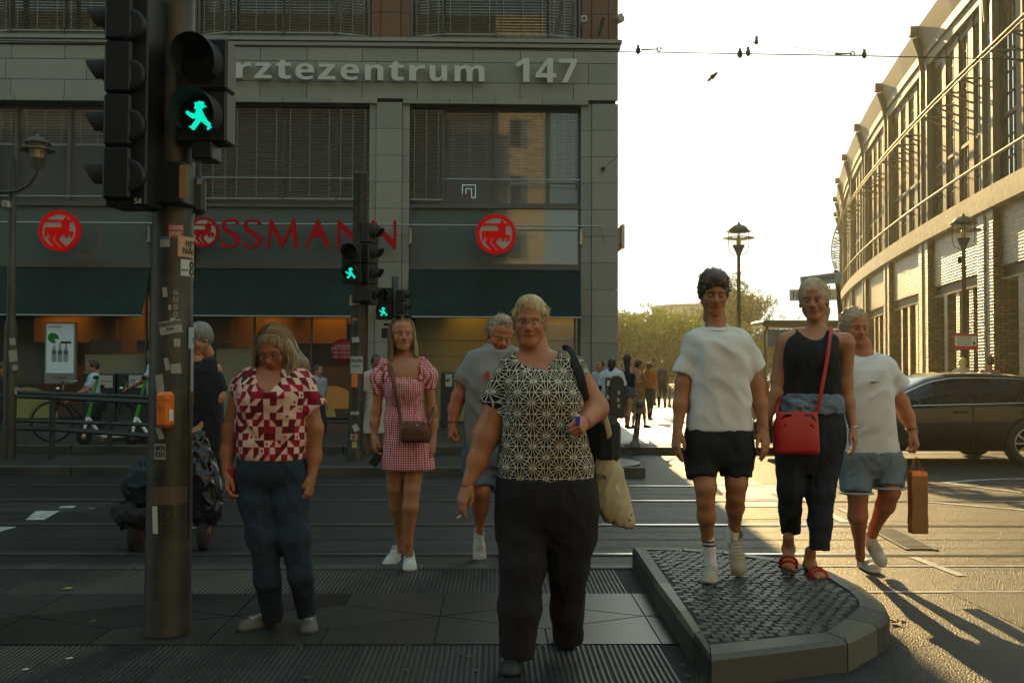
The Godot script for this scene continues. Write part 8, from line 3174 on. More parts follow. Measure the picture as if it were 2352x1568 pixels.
func lantern(t: Node3D, x: Transform3D) -> void:   # glass lantern with a tin hat and a wide ring, on its stem
	var m: Material = mat(lin(0.09, 0.09, 0.075), 0.5)
	var b := MB.new()
	b.lathe([Vector2(0.05, -0.02), Vector2(0.075, 0.06), Vector2(0.14, 0.2), Vector2(0.15, 0.23)], 20, x)
	var head := obj("lantern_base", b, m, t)
	b = MB.new()
	b.lathe([Vector2(0.13, 0.2), Vector2(0.185, 0.34), Vector2(0.19, 0.56)], 20, x)
	var gm := mat(Color(1.0, 0.93, 0.7, 0.25), 0.3)
	gm.transparency = BaseMaterial3D.TRANSPARENCY_ALPHA
	obj("glass", b, gm, head)
	b = MB.new()
	b.lathe([Vector2(0.2, 0.56), Vector2(0.24, 0.58), Vector2(0.235, 0.62), Vector2(0.16, 0.7), Vector2(0.05, 0.74), Vector2(0.02, 0.8), Vector2(0.001, 0.81)], 20, x)
	obj("hat", b, m, head)
	b = MB.new()
	b.lathe([Vector2(0.2, 0.42), Vector2(0.38, 0.4), Vector2(0.385, 0.41), Vector2(0.2, 0.44)], 24, x)
	b.lathe([Vector2(0.19, 0.57), Vector2(0.3, 0.56), Vector2(0.3, 0.57), Vector2(0.19, 0.585)], 24, x)
	obj("shade_ring", b, m, head)
	for k in 4:
		var a := TAU * k / 4 + 0.3
		var dd := Vector3(cos(a), 0, sin(a))
		b = MB.new()
		b.tube([x * (dd * 0.08 + Vector3(0, -0.02, 0)), x * (dd * 0.2 + Vector3(0, 0.05, 0)), x * (dd * 0.24 + Vector3(0, 0.2, 0)), x * (dd * 0.24 + Vector3(0, 0.58, 0))], [0.011], 6)
		obj("cage_bar", b, m, head)
	b = MB.new()
	b.lathe([Vector2(0.04, 0.2), Vector2(0.06, 0.3), Vector2(0.05, 0.42), Vector2(0.001, 0.45)], 12, x)
	obj("bulb", b, mat(lin(0.7, 0.6, 0.35), 0.3), head)


func street_lamps() -> void:
	for q: Array in [[1698.0, 24.5, 585.0, "street lamp with glass lantern rising behind the boy", 0.055], [2217.0, 23.0, 570.0, "street lamp with glass lantern and red-white sign in front of the station", 0.06]]:
		var d: float = q[1]
		var c := at(q[0], 900, d)
		var hy := at(q[0], q[2], d).y
		c.y = 0.0
		var t := thing("street_lamp", q[3], "street lamp", c, "lantern street lamps")
		var b := MB.new()
		var r: float = q[4]
		b.lathe([Vector2(r * 2.0, 0), Vector2(r * 2.0, 0.5), Vector2(r * 1.3, 0.62), Vector2(r, 1.0), Vector2(r * 0.8, hy - 0.5), Vector2(r * 1.1, hy - 0.45), Vector2(r * 0.75, hy - 0.4), Vector2(r * 0.75, hy)], 14)
		obj("post", b, M.dark_wall, t)
		lantern(t, Transform3D(Basis(), Vector3(0, hy, 0)))
		if q[0] > 2000:
			b = MB.new()
			b.obox(Transform3D(Basis(), Vector3(-0.1, at(2205, 598, d).y, 0.08)), Vector3(0.12, 0.15, 0.1), 0.01)
			obj("control_box", b, M.dark_wall, t)
			var sc := at(2219, 784, d - 0.12) - c
			var sx := Transform3D(Basis(Vector3.UP, -0.2), sc)
			b = MB.new()
			b.obox(sx, Vector3(0.5, 0.37, 0.02), 0.005)
			var s := obj("sign_plate", b, mat(lin(0.5, 0.03, 0.035), 0.5), t)
			b = MB.new()
			b.obox(sx.translated_local(Vector3(0, 0.01, 0.012)), Vector3(0.46, 0.22, 0.004))
			obj("white_field", b, M.white, s)
			for k in 4:
				b = MB.new()
				b.obox(sx.translated_local(Vector3(-0.04, 0.09 - k * 0.05, 0.0155)), Vector3(0.34 - 0.05 * (k % 2), 0.016, 0.002))
				obj("print", b, M.frame, s)
			b = MB.new()
			b.prism(PackedVector2Array([Vector2(-0.02, -0.03), Vector2(0.02, -0.03), Vector2(0.02, 0.01), Vector2(0.045, 0.01), Vector2(0, 0.05), Vector2(-0.045, 0.01), Vector2(-0.02, 0.01)]), sx.translated_local(Vector3(0.18, -0.05, 0.0145)), 0.002)
			obj("arrow", b, M.black, s)
	# the post on the left with a curved arm
	var d := 14.6
	var c := at(20, 1060, d)
	c.y = 0.12
	var t := thing("street_lamp", "street lamp with curved arm at the left edge beside the railings", "street lamp", c, "lantern street lamps")
	var b := MB.new()
	var hy := at(16, 356, d).y - 0.12
	b.lathe([Vector2(0.09, 0), Vector2(0.085, 1.9), Vector2(0.06, 2.0), Vector2(0.05, hy - 0.1), Vector2(0.02, hy)], 14, Transform3D(Basis(Vector3.BACK, 0.006), Vector3.ZERO))
	obj("post", b, M.pole, t)
	var arm := []
	for q: Array in [[14, 441], [40, 438], [64, 425], [80, 403], [84, 385]]:
		arm.append(at(q[0], q[1], d - 0.1) - c)
	b = MB.new()
	b.tube(arm, [0.025], 8)
	b.tube([at(-20, 441, d - 0.1) - c, arm[0]], [0.025], 8)
	obj("arm", b, M.pole, t)
	lantern(t, Transform3D(Basis.from_scale(Vector3.ONE * 0.62), at(84, 386, d - 0.1) - c))
	b = MB.new()
	b.obox(Transform3D(Basis(), at(14, 470, d - 0.12) - c), Vector3(0.1, 0.1, 0.1), 0.01)
	obj("control_box", b, M.steel, t)
	var rad := func(y: float) -> float: return 0.087 if y < 2.1 else 0.06
	for q: Array in [[14, 776, 26, 792], [13, 804, 30, 830], [20, 838, 32, 850], [24, 890, 34, 905]]:
		sticker(t, c, rad, q[0], q[1], q[2], q[3], d - 0.09, mat(lin(0.3, 0.3, 0.28), 0.7), 0.1, 0.003)
		t.get_child(-1).position -= c


func wires() -> void:
	var dk: Material = M.wire
	var t := thing("span_wire", "overhead span wire crossing from the shop front to the station", "overhead wire")
	var d := 18.0
	var b := MB.new()
	var pts := []
	for q: Array in [[-60, 92], [0, 93], [526, 103], [1035, 112], [1465, 119], [1985, 128], [2352, 136], [2480, 139]]:
		pts.append(at(q[0], q[1], d))
	b.tube(pts, [0.0115], 5)
	obj("wire", b, dk, t)
	t = thing("bridle_wire", "slack bridle wire with clamps above the span wire", "overhead wire")
	b = MB.new()
	b.tube([at(1465, 113, d), at(1510, 112, d), at(1738, 98, d), at(1940, 123, d), at(1988, 125, d)], [0.0065], 5)
	obj("wire", b, dk, t)
	for q: Array in [[1466, 116, 0.09], [1986, 126, 0.09], [1700, 124, 0.1], [1719, 121, 0.09], [1738, 96, 0.07]]:
		b = MB.new()
		b.ball(at(q[0], q[1], d), Vector3(q[2] * 0.5, q[2] * 0.75, 0.04), 10, 8)
		b.box(at(q[0], q[1] - 9, d) - Vector3(0.02, 0.03, 0.02), at(q[0], q[1] - 9, d) + Vector3(0.02, 0.03, 0.02))
		obj("clamp", b, dk, t)
	for q: Array in [[1500, 112.5], [1945, 123]]:
		b = MB.new()
		b.tube([at(q[0] - 26, q[1] + 1, d), at(q[0] + 12, q[1], d)], [0.018, 0.012], 6)
		b.lathe([Vector2(0.03, -0.012), Vector2(0.05, 0.0), Vector2(0.03, 0.012)], 12, Transform3D(Basis(Vector3.RIGHT, PI / 2), at(q[0] + 14, q[1], d)))
		obj("turnbuckle", b, dk, t)
	t = thing("guy_wire", "thin guy wire slanting from the building corner up over the crossing", "overhead wire")
	b = MB.new()
	b.tube([at(1385, 387, 24.4), at(1637, 176, 19.2), at(1698, 125, 18.0), at(1738, 92, 17.4), at(1830, -10, 15.6)], [0.006], 5)
	obj("wire", b, dk, t)
	b = MB.new()
	b.tube([at(1628, 184, 19.4), at(1646, 168, 19.1)], [0.03], 6)
	b.ball(at(1637, 176, 19.2), Vector3(0.05, 0.05, 0.05), 10, 8)
	obj("insulator", b, dk, t)
	b = MB.new()
	b.ball(at(1385, 387, 24.45), Vector3(0.05, 0.05, 0.06), 10, 8)
	obj("anchor", b, dk, t)


func railings() -> void:
	for q: Array in [[[[-40, 906, 16.0], [0, 908, 15.5], [119, 912.5, 14.56], [352, 924, 12.9]], [[-40, 981, 16.0], [0, 982, 15.5], [119, 985, 14.56], [352, 1001, 12.9]], [[119, 14.56], [348, 12.9]], "dark green front railing on the median left of the signal pole", 0.036], [[[-40, 898, 17.7], [29, 900, 17.5], [252, 908, 16.7], [352, 912, 16.3]], [[-40, 964, 17.7], [29, 965, 17.5], [252, 972, 16.7], [352, 976, 16.3]], [[29, 17.5], [252, 16.7]], "dark green back railing along the shop pavement behind the bicycles", 0.033]]:
		var t := thing("railing", q[3], "railing", Vector3.ZERO, "tubular street railings")
		for k in 2:
			var pts := []
			for p: Array in q[k]:
				pts.append(at(p[0], p[1], p[2]))
			var b := MB.new()
			b.tube(pts, [q[4]], 10)
			obj("rail", b, M.rail_green, t)
		for p: Array in q[2]:
			var c := at(p[0], 950, p[1])
			var b := MB.new()
			b.tube([Vector3(c.x, 0.12, c.z), Vector3(c.x, at(p[0], 903, p[1]).y, c.z)], [0.042], 10)
			obj("post", b, M.rail_green, t)


func bicycle(label: String, wheel_a: Vector3, wheel_b: Vector3, r: float, c: Material, group := "bicycles") -> void:
	var t := thing("bicycle", label, "bicycle", Vector3(wheel_a.x, wheel_a.y - r, wheel_a.z), group)
	var o := t.position
	var f := (wheel_b - wheel_a).normalized()
	var side := f.cross(Vector3.UP)
	for w: Vector3 in [wheel_a, wheel_b]:
		var b := MB.new()
		var pts := []
		for k in 29:
			pts.append(w - o + (f * cos(TAU * k / 28) + Vector3.UP * sin(TAU * k / 28)) * r)
		b.tube(pts, [0.02], 6, false)
		var wl := obj("wheel", b, M.rubber, t)
		b = MB.new()
		for k in 14:
			var a := TAU * k / 14
			b.tube([w - o, w - o + (f * cos(a) + Vector3.UP * sin(a)) * r], [0.0018], 3, false)
		stuff(obj("spokes", b, M.steel, wl))
		b = MB.new()
		for k in 12:
			var a0 := 0.15 + 2.4 * k / 12
			var a1 := 0.15 + 2.4 * (k + 1) / 12
			var p0 := w - o + (f * cos(a0) + Vector3.UP * sin(a0)) * (r + 0.045)
			var p1 := w - o + (f * cos(a1) + Vector3.UP * sin(a1)) * (r + 0.045)
			b.quad(p0 - side * 0.028, p0 + side * 0.028, p1 + side * 0.028, p1 - side * 0.028)
		obj("mudguard", b, M.black, wl)
	var a := wheel_a - o
	var e := wheel_b - o
	var crank := a.lerp(e, 0.44) + Vector3(0, -0.05, 0)
	var seat := a.lerp(e, 0.33) + Vector3(0, 0.5, 0)
	var head := a.lerp(e, 0.86) + Vector3(0, 0.52, 0)
	var b := MB.new()
	for q: Array in [[a, crank], [a, seat - Vector3(0, 0.08, 0)], [crank, seat], [crank, head - Vector3(0, 0.1, 0)], [seat - Vector3(0, 0.06, 0), head], [head + Vector3(0, 0.02, 0), e]]:
		b.tube([q[0], q[1]], [0.016], 6)
	obj("frame", b, c, t)
	b = MB.new()
	var bar := head + Vector3(0, 0.14, 0) - f * 0.03
	b.tube([head, bar], [0.013], 6)
	b.tube([bar - side * 0.3 - f * 0.16 + Vector3(0, 0.05, 0), bar - side * 0.2 + Vector3(0, 0.03, 0), bar, bar + side * 0.2 + Vector3(0, 0.03, 0), bar + side * 0.3 - f * 0.16 + Vector3(0, 0.05, 0)], [0.012], 6)
	obj("handlebar", b, M.chrome, t)
	b = MB.new()
	b.ball(seat + Vector3(0, 0.12, 0), Vector3(0.13, 0.035, 0.07), 12, 8, Basis(f, Vector3.UP, side))
	b.tube([seat, seat + Vector3(0, 0.12, 0)], [0.013], 6)
	obj("saddle", b, M.black_rough, t)
	b = MB.new()
	b.ball(head + f * 0.07 + Vector3(0, 0.05, 0), Vector3(0.04, 0.04, 0.04), 10, 8)
	obj("headlight", b, M.chrome, t)


func scooter(label: String, front: Vector3, f: Vector3) -> void:
	var t := thing("e_scooter", label, "electric scooter", Vector3(front.x, front.y - 0.13, front.z), "parked electric scooters")
	var side := f.cross(Vector3.UP)
	var a := Vector3(0, 0.13, 0)
	var r := a - f * 0.95
	for w: Vector3 in [a, r]:
		var b := MB.new()
		b.lathe([Vector2(0.05, -0.03), Vector2(0.11, -0.035), Vector2(0.13, -0.015), Vector2(0.13, 0.015), Vector2(0.11, 0.035), Vector2(0.05, 0.03)], 18, Transform3D(Basis(f, side, f.cross(side)), w))
		obj("wheel", b, M.rubber, t)
	var top := a - f * 0.2 + Vector3(0, 1.0, 0)
	var neck := a - f * 0.06 + Vector3(0, 0.32, 0)
	var b := MB.new()
	b.tube([neck, neck.lerp(top, 0.35)], [0.036, 0.028], 8)
	b.tube([neck.lerp(top, 0.35), top], [0.024], 8)
	obj("steering_post", b, mat(lin(0.03, 0.3, 0.02), 0.4), t)
	b = MB.new()
	b.tube([a + side * 0.05, a + side * 0.05 + Vector3(0, 0.2, 0) - f * 0.02, neck], [0.022, 0.026, 0.04], 6)
	b.tube([a - side * 0.05, a - side * 0.05 + Vector3(0, 0.2, 0) - f * 0.02, neck], [0.022, 0.026, 0.04], 6)
	obj("fork", b, M.white, t)
	b = MB.new()
	b.tube([neck, a - f * 0.25 + Vector3(0, 0.03, 0), a - f * 0.35], [0.05, 0.055, 0.05], 8, true, 0.6)
	b.obox(Transform3D(Basis(f, Vector3.UP, side), a - f * 0.58 + Vector3(0, 0.0, 0)), Vector3(0.58, 0.05, 0.16), 0.015)
	obj("deck", b, M.white, t)
	b = MB.new()
	b.obox(Transform3D(Basis(f, Vector3.UP, side), a - f * 0.58 + Vector3(0, 0.028, 0)), Vector3(0.5, 0.012, 0.14))
	obj("foot_mat", b, M.rubber, t)
	b = MB.new()
	b.tube([top - side * 0.26, top, top + side * 0.26], [0.016], 6)
	b.obox(Transform3D(Basis(f, Vector3.UP, side), top + f * 0.03), Vector3(0.08, 0.06, 0.12), 0.01)
	obj("handlebar", b, M.black, t)


func cross_section(x: float, half: float, sill: float, belt: float, roof: float, rhalf: float) -> Array:
	return [Vector3(x, sill, half * 0.86), Vector3(x, sill + 0.08, half * 0.95), Vector3(x, lerpf(sill, belt, 0.45), half), Vector3(x, belt - 0.1, half * 0.985), Vector3(x, belt, half * 0.95), Vector3(x, lerpf(belt, roof, 0.55), lerpf(half * 0.95, rhalf, 0.5)), Vector3(x, roof - 0.05, rhalf), Vector3(x, roof, rhalf * 0.82), Vector3(x, roof + 0.02, 0)]


func car() -> void:
	# nose to the left (-x), seen from its left side; x runs from the front axle
	var d := 15.2
	var rear := at(2362, 1022, d)
	var o := Vector3(rear.x - 2.85, 0, -d - 0.9)
	var t := thing("black_car", "black saloon car behind the man with the paper bag", "car", o)
	var paint := mat(lin(0.005, 0.009, 0.018), 0.2)
	paint.clearcoat_enabled = true
	paint.clearcoat = 0.35
	paint.metallic_specular = 0.35
	paint.clearcoat_roughness = 0.03
	# stations along the car: [x, half width, sill, belt, roof, roof half width]
	var st := [[-0.92, 0.6, 0.32, 0.55, 0.62, 0.5], [-0.8, 0.8, 0.22, 0.62, 0.72, 0.7], [-0.4, 0.9, 0.2, 0.72, 0.8, 0.76], [0.0, 0.93, 0.2, 0.78, 0.86, 0.78], [0.5, 0.94, 0.2, 0.83, 0.92, 0.76], [0.75, 0.94, 0.2, 0.86, 0.98, 0.74], [1.1, 0.94, 0.2, 0.89, 1.16, 0.68], [1.45, 0.94, 0.2, 0.9, 1.31, 0.62], [1.8, 0.94, 0.2, 0.91, 1.375, 0.59], [2.2, 0.94, 0.2, 0.92, 1.385, 0.58], [2.7, 0.94, 0.2, 0.935, 1.375, 0.58], [3.1, 0.93, 0.22, 0.95, 1.34, 0.58], [3.45, 0.9, 0.26, 0.96, 1.26, 0.6], [3.75, 0.84, 0.32, 0.95, 1.08, 0.64], [3.86, 0.7, 0.4, 0.85, 0.92, 0.55]]
	var b := MB.new()
	var rows := []
	for s: Array in st:
		var half := cross_section(s[0], s[1], s[2], s[3], s[4], s[5])
		var full := half.duplicate()
		for k in range(half.size() - 2, -1, -1):
			full.append(Vector3(half[k].x, half[k].y, -half[k].z))
		rows.append(full)
	var w: int = rows[0].size()
	for r in rows.size():
		for k in w:
			var dx: Vector3 = rows[mini(r + 1, rows.size() - 1)][k] - rows[maxi(r - 1, 0)][k]
			var dy: Vector3 = rows[r][mini(k + 1, w - 1)] - rows[r][maxi(k - 1, 0)]
			b.vert(rows[r][k], dx.cross(dy).normalized())
	for r in rows.size() - 1:
		for k in w - 1:
			var a := r * w + k
			b.i.append_array(PackedInt32Array([a, a + w + 1, a + w, a, a + 1, a + w + 1]))
	obj("body", b, paint, t)
	# side windows: dark glass a little proud of the side, framed in bright trim
	var glass := mat(lin(0.012, 0.014, 0.014), 0.04)
	var side := func(x: float, f: float, out: float) -> Vector3:   # f: 0 at the belt, 1 at the roof edge
		var r := 0
		while r < st.size() - 2 and st[r + 1][0] < x:
			r += 1
		var q: float = (x - st[r][0]) / (st[r + 1][0] - st[r][0])
		var belt: float = lerpf(st[r][3], st[r + 1][3], q)
		var roof: float = lerpf(st[r][4], st[r + 1][4], q)
		var half: float = lerpf(st[r][1], st[r + 1][1], q) * 0.95
		var rh: float = lerpf(st[r][5], st[r + 1][5], q)
		return Vector3(x, lerpf(belt, roof - 0.05, f), lerpf(half, rh, f) + out + 0.012)
	for q: Array in [[0.95, 1.2], [1.24, 1.98], [2.04, 2.75], [2.79, 3.2]]:
		b = MB.new()
		var n := 6
		for k in n:
			var x0 := lerpf(q[0], q[1], float(k) / n)
			var x1 := lerpf(q[0], q[1], float(k + 1) / n)
			for j in 3:
				b.quad(side.call(x0, 0.04 + j * 0.28, 0.01), side.call(x1, 0.04 + j * 0.28, 0.01), side.call(x1, 0.04 + (j + 1) * 0.28, 0.01), side.call(x0, 0.04 + (j + 1) * 0.28, 0.01))
		obj("side_window", b, glass, t)
	var trim := mat(lin(0.5, 0.6, 0.7), 0.2, 1.0)
	for f: float in [0.0, 0.95]:
		var pts := []
		for k in 20:
			pts.append(side.call(lerpf(0.85, 3.3, k / 19.0), f, 0.014))
		b = MB.new()
		b.tube(pts, [0.011], 6)
		obj("window_trim", b, trim, t)
	for x: float in [0.78, 2.01, 3.0]:
		b = MB.new()
		for y in 8:
			var y0 := 0.28 + y * 0.075
			b.box(Vector3(x - 0.004, y0, 0.9), Vector3(x + 0.004, y0 + 0.075, 0.945))
		obj("door_gap", b, M.groove, t)
	for x: float in [1.82, 2.85]:
		b = MB.new()
		b.obox(Transform3D(Basis(), Vector3(x, 0.8, 0.945)), Vector3(0.2, 0.03, 0.03), 0.008)
		obj("door_handle", b, paint, t)
	b = MB.new()
	b.ball(Vector3(1.0, 0.95, 1.0), Vector3(0.09, 0.07, 0.11), 12, 8)
	obj("door_mirror", b, paint, t)
	for q: Array in [[0.0, 0.86], [2.85, 0.86], [0.0, -0.86], [2.85, -0.86]]:
		b = MB.new()
		var wx := Transform3D(Basis(Vector3.RIGHT, PI / 2), Vector3(q[0], 0.33, q[1]))
		b.lathe([Vector2(0.22, -0.11), Vector2(0.31, -0.115), Vector2(0.335, -0.08), Vector2(0.335, 0.08), Vector2(0.31, 0.115), Vector2(0.22, 0.11)], 28, wx)
		var wheel := obj("wheel", b, M.rubber, t)
		b = MB.new()
		var s := signf(q[1])
		for k in 10:
			var a := TAU * k / 10
			b.obox(Transform3D(Basis(Vector3.BACK, a), Vector3(q[0], 0.33, q[1] + s * 0.1)) * Transform3D(Basis(), Vector3(0.12, 0, 0)), Vector3(0.22, 0.026, 0.02))
		b.lathe([Vector2(0.225, 0.095), Vector2(0.24, 0.12), Vector2(0.225, 0.12)] if s > 0 else [Vector2(0.225, -0.12), Vector2(0.24, -0.12), Vector2(0.225, -0.095)], 28, wx)
		obj("rim", b, M.steel, wheel)
		b = MB.new()
		var pts := []
		for k in 17:
			var a := PI * k / 16
			pts.append(Vector3(q[0] + 0.385 * cos(a), 0.33 + 0.385 * sin(a), q[1] + s * 0.062))
		b.tube(pts, [0.032], 6)
		obj("wheel_arch", b, M.black_rough, t)
	b = MB.new()
	b.obox(Transform3D(Basis(), Vector3(-0.72, 0.6, 0.7)), Vector3(0.22, 0.12, 0.2), 0.03)
	obj("headlight", b, M.chrome, t)
	b = MB.new()
	b.obox(Transform3D(Basis(), Vector3(3.72, 0.82, 0.68)), Vector3(0.12, 0.12, 0.3), 0.03)
	obj("rear_light", b, mat(lin(0.3, 0.01, 0.01), 0.3), t)


func build_signals() -> void:
	crossing_pole()
	median_poles()


func build_street_things() -> void:
	street_lamps()
	wires()
	railings()
	car()
	var y := 0.12
	var wa := at(119, 970, 17.9)
	bicycle("dark city bicycle held by the boy in light blue behind the railings", Vector3(wa.x + 1.08, 0.47, -18.1), Vector3(wa.x, 0.47, -17.9), 0.34, M.black, "bicycles")
	var w2 := at(262, 980, 18.4)
	bicycle("second dark bicycle behind the railings, its rear hidden by the sticker pole", Vector3(w2.x + 1.1, 0.47, -18.3), Vector3(w2.x + 0.0, 0.47, -18.5), 0.34, M.black, "bicycles")
	var w3 := at(1768, 930, 26.0)
	bicycle("parked bicycle beyond the boy's right hand", Vector3(w3.x + 0.9, 0.34, -26.6), Vector3(w3.x + 0.1, 0.34, -25.9), 0.33, M.steel, "bicycles")
	var f := Vector3(-0.95, 0, 0.3).normalized()
	for q: Array in [[186, "white and green electric scooter in front of the boy with the bicycle"], [298, "white and green electric scooter next to the sticker-covered pole"]]:
		var p := at(q[0], 1030, 17.2)
		scooter(q[1], Vector3(p.x, 0.25, -17.3), f)
	# bollards
	for q: Array in [[1458, 1032, 17.0, 0.13, "leaning bollard with a knob, right of the man in the white t-shirt", 0.12], [1491, 925, 41, 0.0, "bollard in the sunlit square, leftmost of three", 0.0], [1504, 926, 41, 0.0, "bollard in the sunlit square, close left of the walker", 0.0], [1538, 931, 39, 0.0, "bollard in the sunlit square, just right of the walker", 0.0]]:
		var dd: float = q[2]
		var c := at(q[0], q[1], dd)
		c.y = q[3] if q[3] < 0.1 else 0.12
		var t := thing("bollard", q[4], "bollard", c, "bollards")
		var x := Transform3D(Basis(Vector3.FORWARD, q[5]), Vector3.ZERO)
		var b := MB.new()
		b.lathe([Vector2(0.09, 0), Vector2(0.085, 0.06), Vector2(0.055, 0.1), Vector2(0.05, 0.3), Vector2(0.065, 0.31), Vector2(0.05, 0.33), Vector2(0.046, 0.55), Vector2(0.06, 0.56), Vector2(0.046, 0.58), Vector2(0.044, 0.68)], 14, x)
		obj("shaft", b, M.frame, t)
		b = MB.new()
		b.lathe([Vector2(0.044, 0.68), Vector2(0.065, 0.7), Vector2(0.06, 0.76), Vector2(0.03, 0.79), Vector2(0.001, 0.795)], 14, x)
		obj("knob", b, M.frame, t)
	# sticker post with a round-topped bin
	var pd := 16.9
	var pc := at(1396, 1035, pd)
	pc.y = 0.12
	var t := thing("sticker_post", "slim grey post plastered with stickers behind the fan-print woman", "post", pc)
	var b := MB.new()
	var ph := at(1396, 867, pd).y - 0.12
	b.lathe([Vector2(0.047, 0), Vector2(0.045, ph), Vector2(0.001, ph + 0.01)], 14)
	obj("post", b, M.pole, t)
	var rng := RandomNumberGenerator.new()
	rng.seed = 9
	for k in 9:
		var v := 880 + k * 16.0
		b = MB.new()
		var p := at(1396 + rng.randf_range(-3, 3), v, pd - 0.046) - pc
		b.obox(Transform3D(Basis(Vector3.BACK, rng.randf_range(-0.2, 0.2)), p), Vector3(0.05, rng.randf_range(0.05, 0.09), 0.004))
		obj("sticker", b, [M.white, M.frame, M.steel][k % 3], t)
	var lb := thing("litter_bin", "dark round-topped litter bin fixed to the sticker post", "litter bin", at(1416, 915, pd))
	var prof := PackedVector2Array()
	for k in 13:
		var a := PI * k / 12
		prof.append(Vector2(0.115 * cos(a), 0.25 + 0.13 * sin(a)))
	prof.append(Vector2(-0.115, -0.33))
	prof.append(Vector2(0.115, -0.33))
	b = MB.new()
	b.prism(prof, Transform3D(Basis(), Vector3(0, 0, -0.12)), 0.22)
	obj("body", b, M.dark_green, lb)
	for q: Array in [[0.03, 0.1], [0.02, -0.02], [0.03, -0.12]]:
		b = MB.new()
		b.box(Vector3(q[0] - 0.02, q[1] - 0.03, 0.1), Vector3(q[0] + 0.02, q[1] + 0.03, 0.104))
		obj("sticker", b, M.steel, lb)
	# tram-stop shelter with a blue panel
	var sd := 33.0
	var s0 := at(1738, 745, sd)
	var s1 := at(1960, 745, sd)
	t = thing("tram_shelter", "dark stop shelter with a blue panel between the boy and the woman in black", "shelter", Vector3(s0.x, 0, -sd))
	b = MB.new()
	b.obox(Transform3D(Basis(), Vector3((s1.x - s0.x) / 2, s0.y, 0)), Vector3(s1.x - s0.x, 0.22, 1.6), 0.05)
	obj("roof", b, M.dark_green, t)
	for x: float in [0.12, s1.x - s0.x - 0.12]:
		b = MB.new()
		b.tube([Vector3(x, 0, 0.6), Vector3(x, s0.y - 0.3, 0.6), Vector3(x + 0.1, s0.y - 0.08, 0.6)], [0.05], 8)
		obj("post", b, M.dark_green, t)
	b = MB.new()
	b.box(Vector3(0.2, s0.y - 0.72, 0.5), Vector3(2.6, s0.y - 0.18, 0.56))
	obj("blue_panel", b, mat(lin(0.05, 0.14, 0.28), 0.25), t)
	# street-name signs on a leaning post
	var nd := 19.0
	t = thing("street_name_post", "leaning post with two white street-name plates behind the woman in black", "street sign", at(1960, 1000, nd) * Vector3(1, 0, 1))
	var no := t.position
	b = MB.new()
	b.tube([no - no, at(1921, 621, nd) - no], [0.055, 0.04], 10)
	obj("post", b, M.pole, t)
	b = MB.new()
	var px := Transform3D(Basis(Vector3.UP, 0.1) * Basis(Vector3.BACK, 0.03), at(1868, 677, nd - 0.1) - no)
	b.obox(px, Vector3(0.92, 0.215, 0.02), 0.004)
	var plate := obj("name_plate", b, M.white, t)
	fit_text(plate, "lettering", "Friedrichstr.", Vector3.ZERO, Vector3(0.8, 0.14, 0), 0.004, M.black, false).transform = px * Transform3D(Basis(), Vector3(-0.4, -0.07, 0.014)) * fit_text(plate, "lettering", "Friedrichstr.", Vector3.ZERO, Vector3(0.8, 0.14, 0), 0.004, M.black, false).transform
	plate.get_child(1).free()
	b = MB.new()
	var qx := Transform3D(Basis(Vector3.UP, -0.75) * Basis(Vector3.BACK, 0.06), at(1886, 642, nd - 0.15) - no)
	b.obox(qx, Vector3(0.82, 0.2, 0.02), 0.004)
	plate = obj("name_plate", b, M.grey_plate, t)
	fit_text(plate, "lettering", "Georgenstr.", Vector3(-0.34, -0.05, 0.013), Vector3(0.34, 0.07, 0.013), 0.004, M.black, false)
	plate.get_child(0).transform = qx * plate.get_child(0).transform
	b = MB.new()
	b.tube([at(1906, 655, nd - 0.05) - no, at(1906, 686, nd - 0.05) - no, at(1928, 686, nd - 0.05) - no], [0.012], 6)
	obj("bracket", b, M.pole, t)


